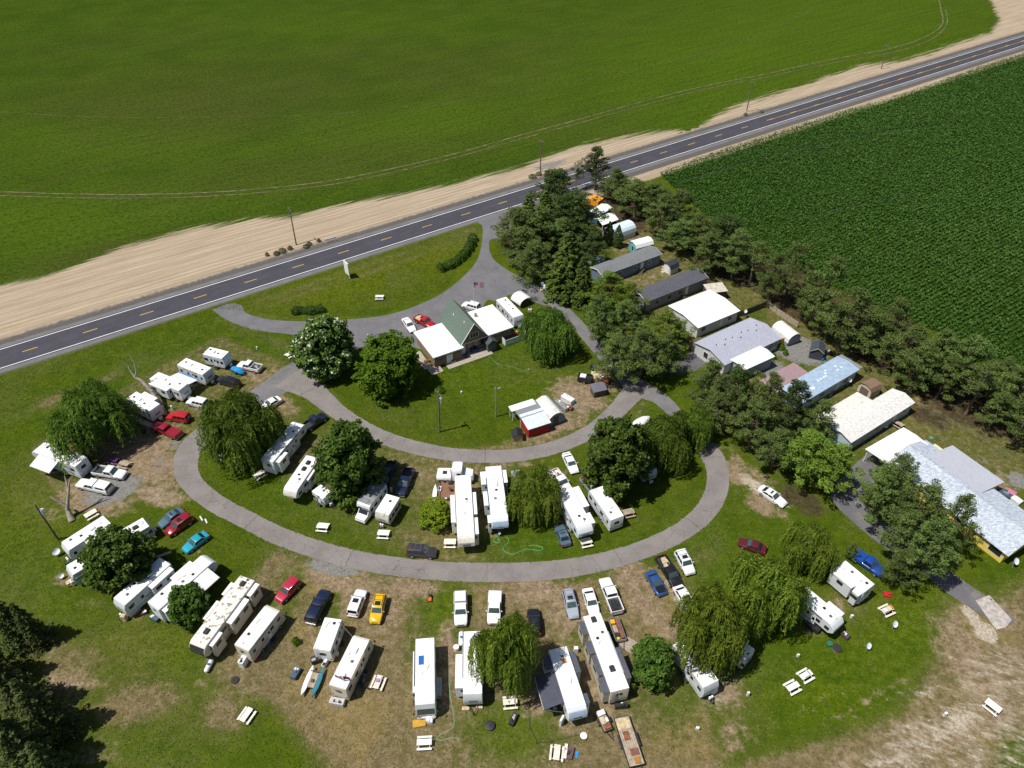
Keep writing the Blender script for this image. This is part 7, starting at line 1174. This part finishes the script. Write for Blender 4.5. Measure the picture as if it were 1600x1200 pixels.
# mower
T = thing('lawn_mower', 'small orange mower with a black bag on the verge of the loop road', 'mower', at(672, 934, .3), rot_px(672, 934, 88)); m = MB(); m.box(-.55, .1, -.25, .25, .12, .42, .08); part(T, 'deck', m, mt('mower_orange', (.62, .13, .02), .4)); m = MB(); m.box(.1, .55, -.22, .22, .25, .6, .1); part(T, 'grass_bag', m, blackp); m = MB(); m.tube([(0, -.2, .4), (.95, -.2, 1.0), (.95, .2, 1.0), (0, .2, .4)], .02, 4); part(T, 'handle', m, blackp)
for x in (-.45, .05):
    for s in (-1, 1): m = MB(); m.cyl((x, s*.25, .11), (x, s*.31, .11), .11, n=10); part(T, 'wheel', m, rubber)
# white hoop canopy, boat hull
def hoop(px, py, ang, L, W, H, label):
    T = thing('hoop_canopy', label, 'canopy', at(px, py, H*.6), rot_px(px, py, ang)); p = arc(W, H, 11, .9); m = MB(); pts = [(y, z) for y, z in p]; m.ext(pts+[(y*.96, z-.08) for y, z in pts[::-1]], -L/2, L/2); part(T, 'cover', m, whi, 40)
    for x in (-L/2+.1, L/2-.1): m = MB(); m.tube([(x, -W/2*.97, 0)]+[(x, y*.97, z-.06) for y, z in p]+[(x, W/2*.97, 0)], .04, 5); part(T, 'hoop', m, galv)
hoop(815, 466, -35, 3.4, 3.6, 2.2, 'white hoop canopy between trailer and driveway by the office')
T = thing('covered_boat', 'rounded white boat hull poking out behind the catalpa', 'boat', at(1000, 662, .8), rot_px(1000, 662, 35)); m = MB(); m.loft([[(x, w_*math.cos(t), .9+.75*w_*math.sin(t)) for t in [2*math.pi*k/12 for k in range(12)]] for x, w_ in [(-2.6, .7), (-1.5, 1.0), (0, 1.1), (1.4, .9), (2.4, .4), (2.8, .05)]]); part(T, 'hull', m, whitep, 60)
m = MB(); m.box(-1.8, .4, -1.3, 1.3, .1, .5); part(T, 'cradle', m, galv)
# fences
def fence(name, label, pts, h, mat, solid=True, step=2.2, rail=None, cat='fence'):
    P = [U(*p)[:2] for p in pts]; c = P[0]; T = thing(name, label, cat, c)
    for a, b in zip(P[:-1], P[1:]):
        d = b-a; L = np.linalg.norm(d); d /= L; e = np.array([-d[1], d[0]])*(.03 if solid else .012); n_ = max(1, int(L/step)); m = MB()
        for k in range(n_+1): q = a+d*L*k/n_-c; m2 = MB(); m2.cyl((q[0], q[1], 0), (q[0], q[1], h+.08), .06 if solid else .03, n=6); part(T, 'post', m2, rail or mat)
        q0, q1 = a-c, b-c
        zs = [(.05, h)] if solid else [(h-.03, h), (h*.5, h*.5+.02)]
        for z0, z1 in zs: m.loft([[(q0[0]-e[0], q0[1]-e[1], z), (q1[0]-e[0], q1[1]-e[1], z), (q1[0]+e[0], q1[1]+e[1], z), (q0[0]+e[0], q0[1]+e[1], z)] for z in (z0, z1)])
        part(T, 'panel' if solid else 'rail', m, mat)
vin = mt('white_vinyl', (.66, .72, .72), .4)
fence('vinyl_fence', 'white vinyl privacy fence around the spa at the office right wing', [(782, 532), (790, 541), (824, 529), (818, 514)], 1.5, vin)
fence('wood_fence', 'weathered board fence behind the white dish yard', [(1120, 500), (1160, 494), (1195, 480)], 1.6, woodd)
fence('wood_fence', 'pale patchy board fence under the belt pines', [(1198, 478), (1212, 490), (1245, 512)], 1.5, wood)
fence('chain_link_fence', 'green wire fence along the belt pines behind the yellow house', [(1440, 640), (1490, 668), (1530, 690), (1578, 722)], 1.3, mt('green_wire', (.10, .18, .14), .6), False, rail=galv)
fence('wire_fence', 'dark wire fence around the yard beside the dark awning', [(824, 1098), (826, 1140), (838, 1162), (862, 1160), (900, 1150)], .6, mt('thin_wire', (.09, .08, .07), .7), False, 2.4)
fence('low_rail', 'low black rail above the charcoal roofed home', [(1170, 486), (1190, 475)], 1.0, blackp, False)
# entry steps of the homes
def steps(px, py, ang, label, m_=None):
    T = thing('entry_steps', label, 'steps', at(px, py, .4), rot_px(px, py, ang), 'entry steps'); m = MB()
    for k in range(4): m.box(k*.28, k*.28+.28, -.55, .55, 0, .75-k*.19)
    m.box(-1.1, 0, -.7, .7, .72, .78); part(T, 'tread', m, m_ or woodd); m = MB(); m.tube([(-1.05, -.68, .78), (-1.05, -.68, 1.6), (0, -.68, 1.6), (1.1, -.68, .85)], .03, 4); part(T, 'handrail', m, m_ or woodd)
steps(1002, 423, -120, 'wooden steps at the door of the blue mobile home'); steps(1066, 462, -20, 'wooden steps at the door of the charcoal roofed home'); steps(1297, 612, -110, 'pale steps at the door of the pale blue home', wood)
# garden hoses
def hose(pts, label, mat, r=.035):
    P = smooth_pts([U(*p, .03)[:2] for p in pts], 5); c = P[0]; o = link('garden_hose', mkmesh('garden_hose', MB().tube([(p[0]-c[0], p[1]-c[1], .04) for p in P], r, 5), mat, 60)); o.location = (c[0], c[1], 0); tag(o, label, 'hose', 'garden hoses')
gh = mt('green_hose', (.10, .50, .16), .5, var=.05)
hose([(768, 829), (776, 838), (781, 846), (776, 848), (771, 845), (773, 842), (776, 838)], 'bright green hose looped below the pale blue nose trailer', gh); hose([(790, 839), (795, 843), (792, 850), (786, 855), (787, 860), (795, 865), (802, 866), (812, 862), (822, 858), (840, 860), (848, 859), (846, 855), (835, 852), (826, 853)], 'long bright green hose snaking over the grass inside the loop', gh)
hose([(700, 1032), (701, 1060), (704, 1090), (709, 1118), (708, 1136), (690, 1147), (682, 1154), (690, 1157), (704, 1153), (718, 1154)], 'pale green hose running down from the propane tank', mt('pale_green_hose', (.22, .42, .25), .6)); hose([(764, 557), (778, 568), (800, 573), (815, 579), (825, 580)], 'thin pale hose on the office lawn', mt('pale_green_hose', (.22, .42, .25), .6), .02); hose([(1000, 1006), (1006, 1004), (1012, 1000)], 'white hose by the neat round tree', whi)
T = thing('lawn_sprinkler', 'pale line sprinkler at the end of the office lawn hose', 'sprinkler', at(826, 580)); m = MB(); m.cyl((0, 0, 0), (0, 0, .5), .04, n=6); part(T, 'riser', m, galv); m = MB(); m.box(-.2, .2, -.03, .03, .5, .55); part(T, 'head', m, whitep)
# septic lids in the drive behind the yellow house
for i, (x, y) in enumerate([(1513, 718), (1523.5, 724), (1543, 736.5), (1558, 745.5), (1455, 684)]):
    T = thing('septic_lid', ORD[i]+' round green lid from the left in the drive behind the yellow house' if i < 4 else 'round green lid nearest the white carport roof', 'lid', at(x, y), 0, 'round green lids'); m = MB(); m.cyl((0, 0, 0), (0, 0, .07), .42, n=14); part(T, 'lid', m, mt('lid_green', (.09, .22, .14), .7)); m = MB(); m.cyl((0, 0, .07), (0, 0, .10), .1, n=8); part(T, 'knob', m, galv)
# stepping stones
for i, (x, y) in enumerate([(1037, 417), (1036, 421), (1035, 425)]):
    o = link('stepping_stone', mkmesh('stepping_stone', MB().box(-.35, .35, -.25, .25, 0, .05, .04), mt('pale_concrete2', (.6, .52, .4), .9))); o.location = (*at(x, y), 0); tag(o, ORD[i]+' pale stepping stone from the white barn shaped shed', 'stepping stone', 'stepping stones')
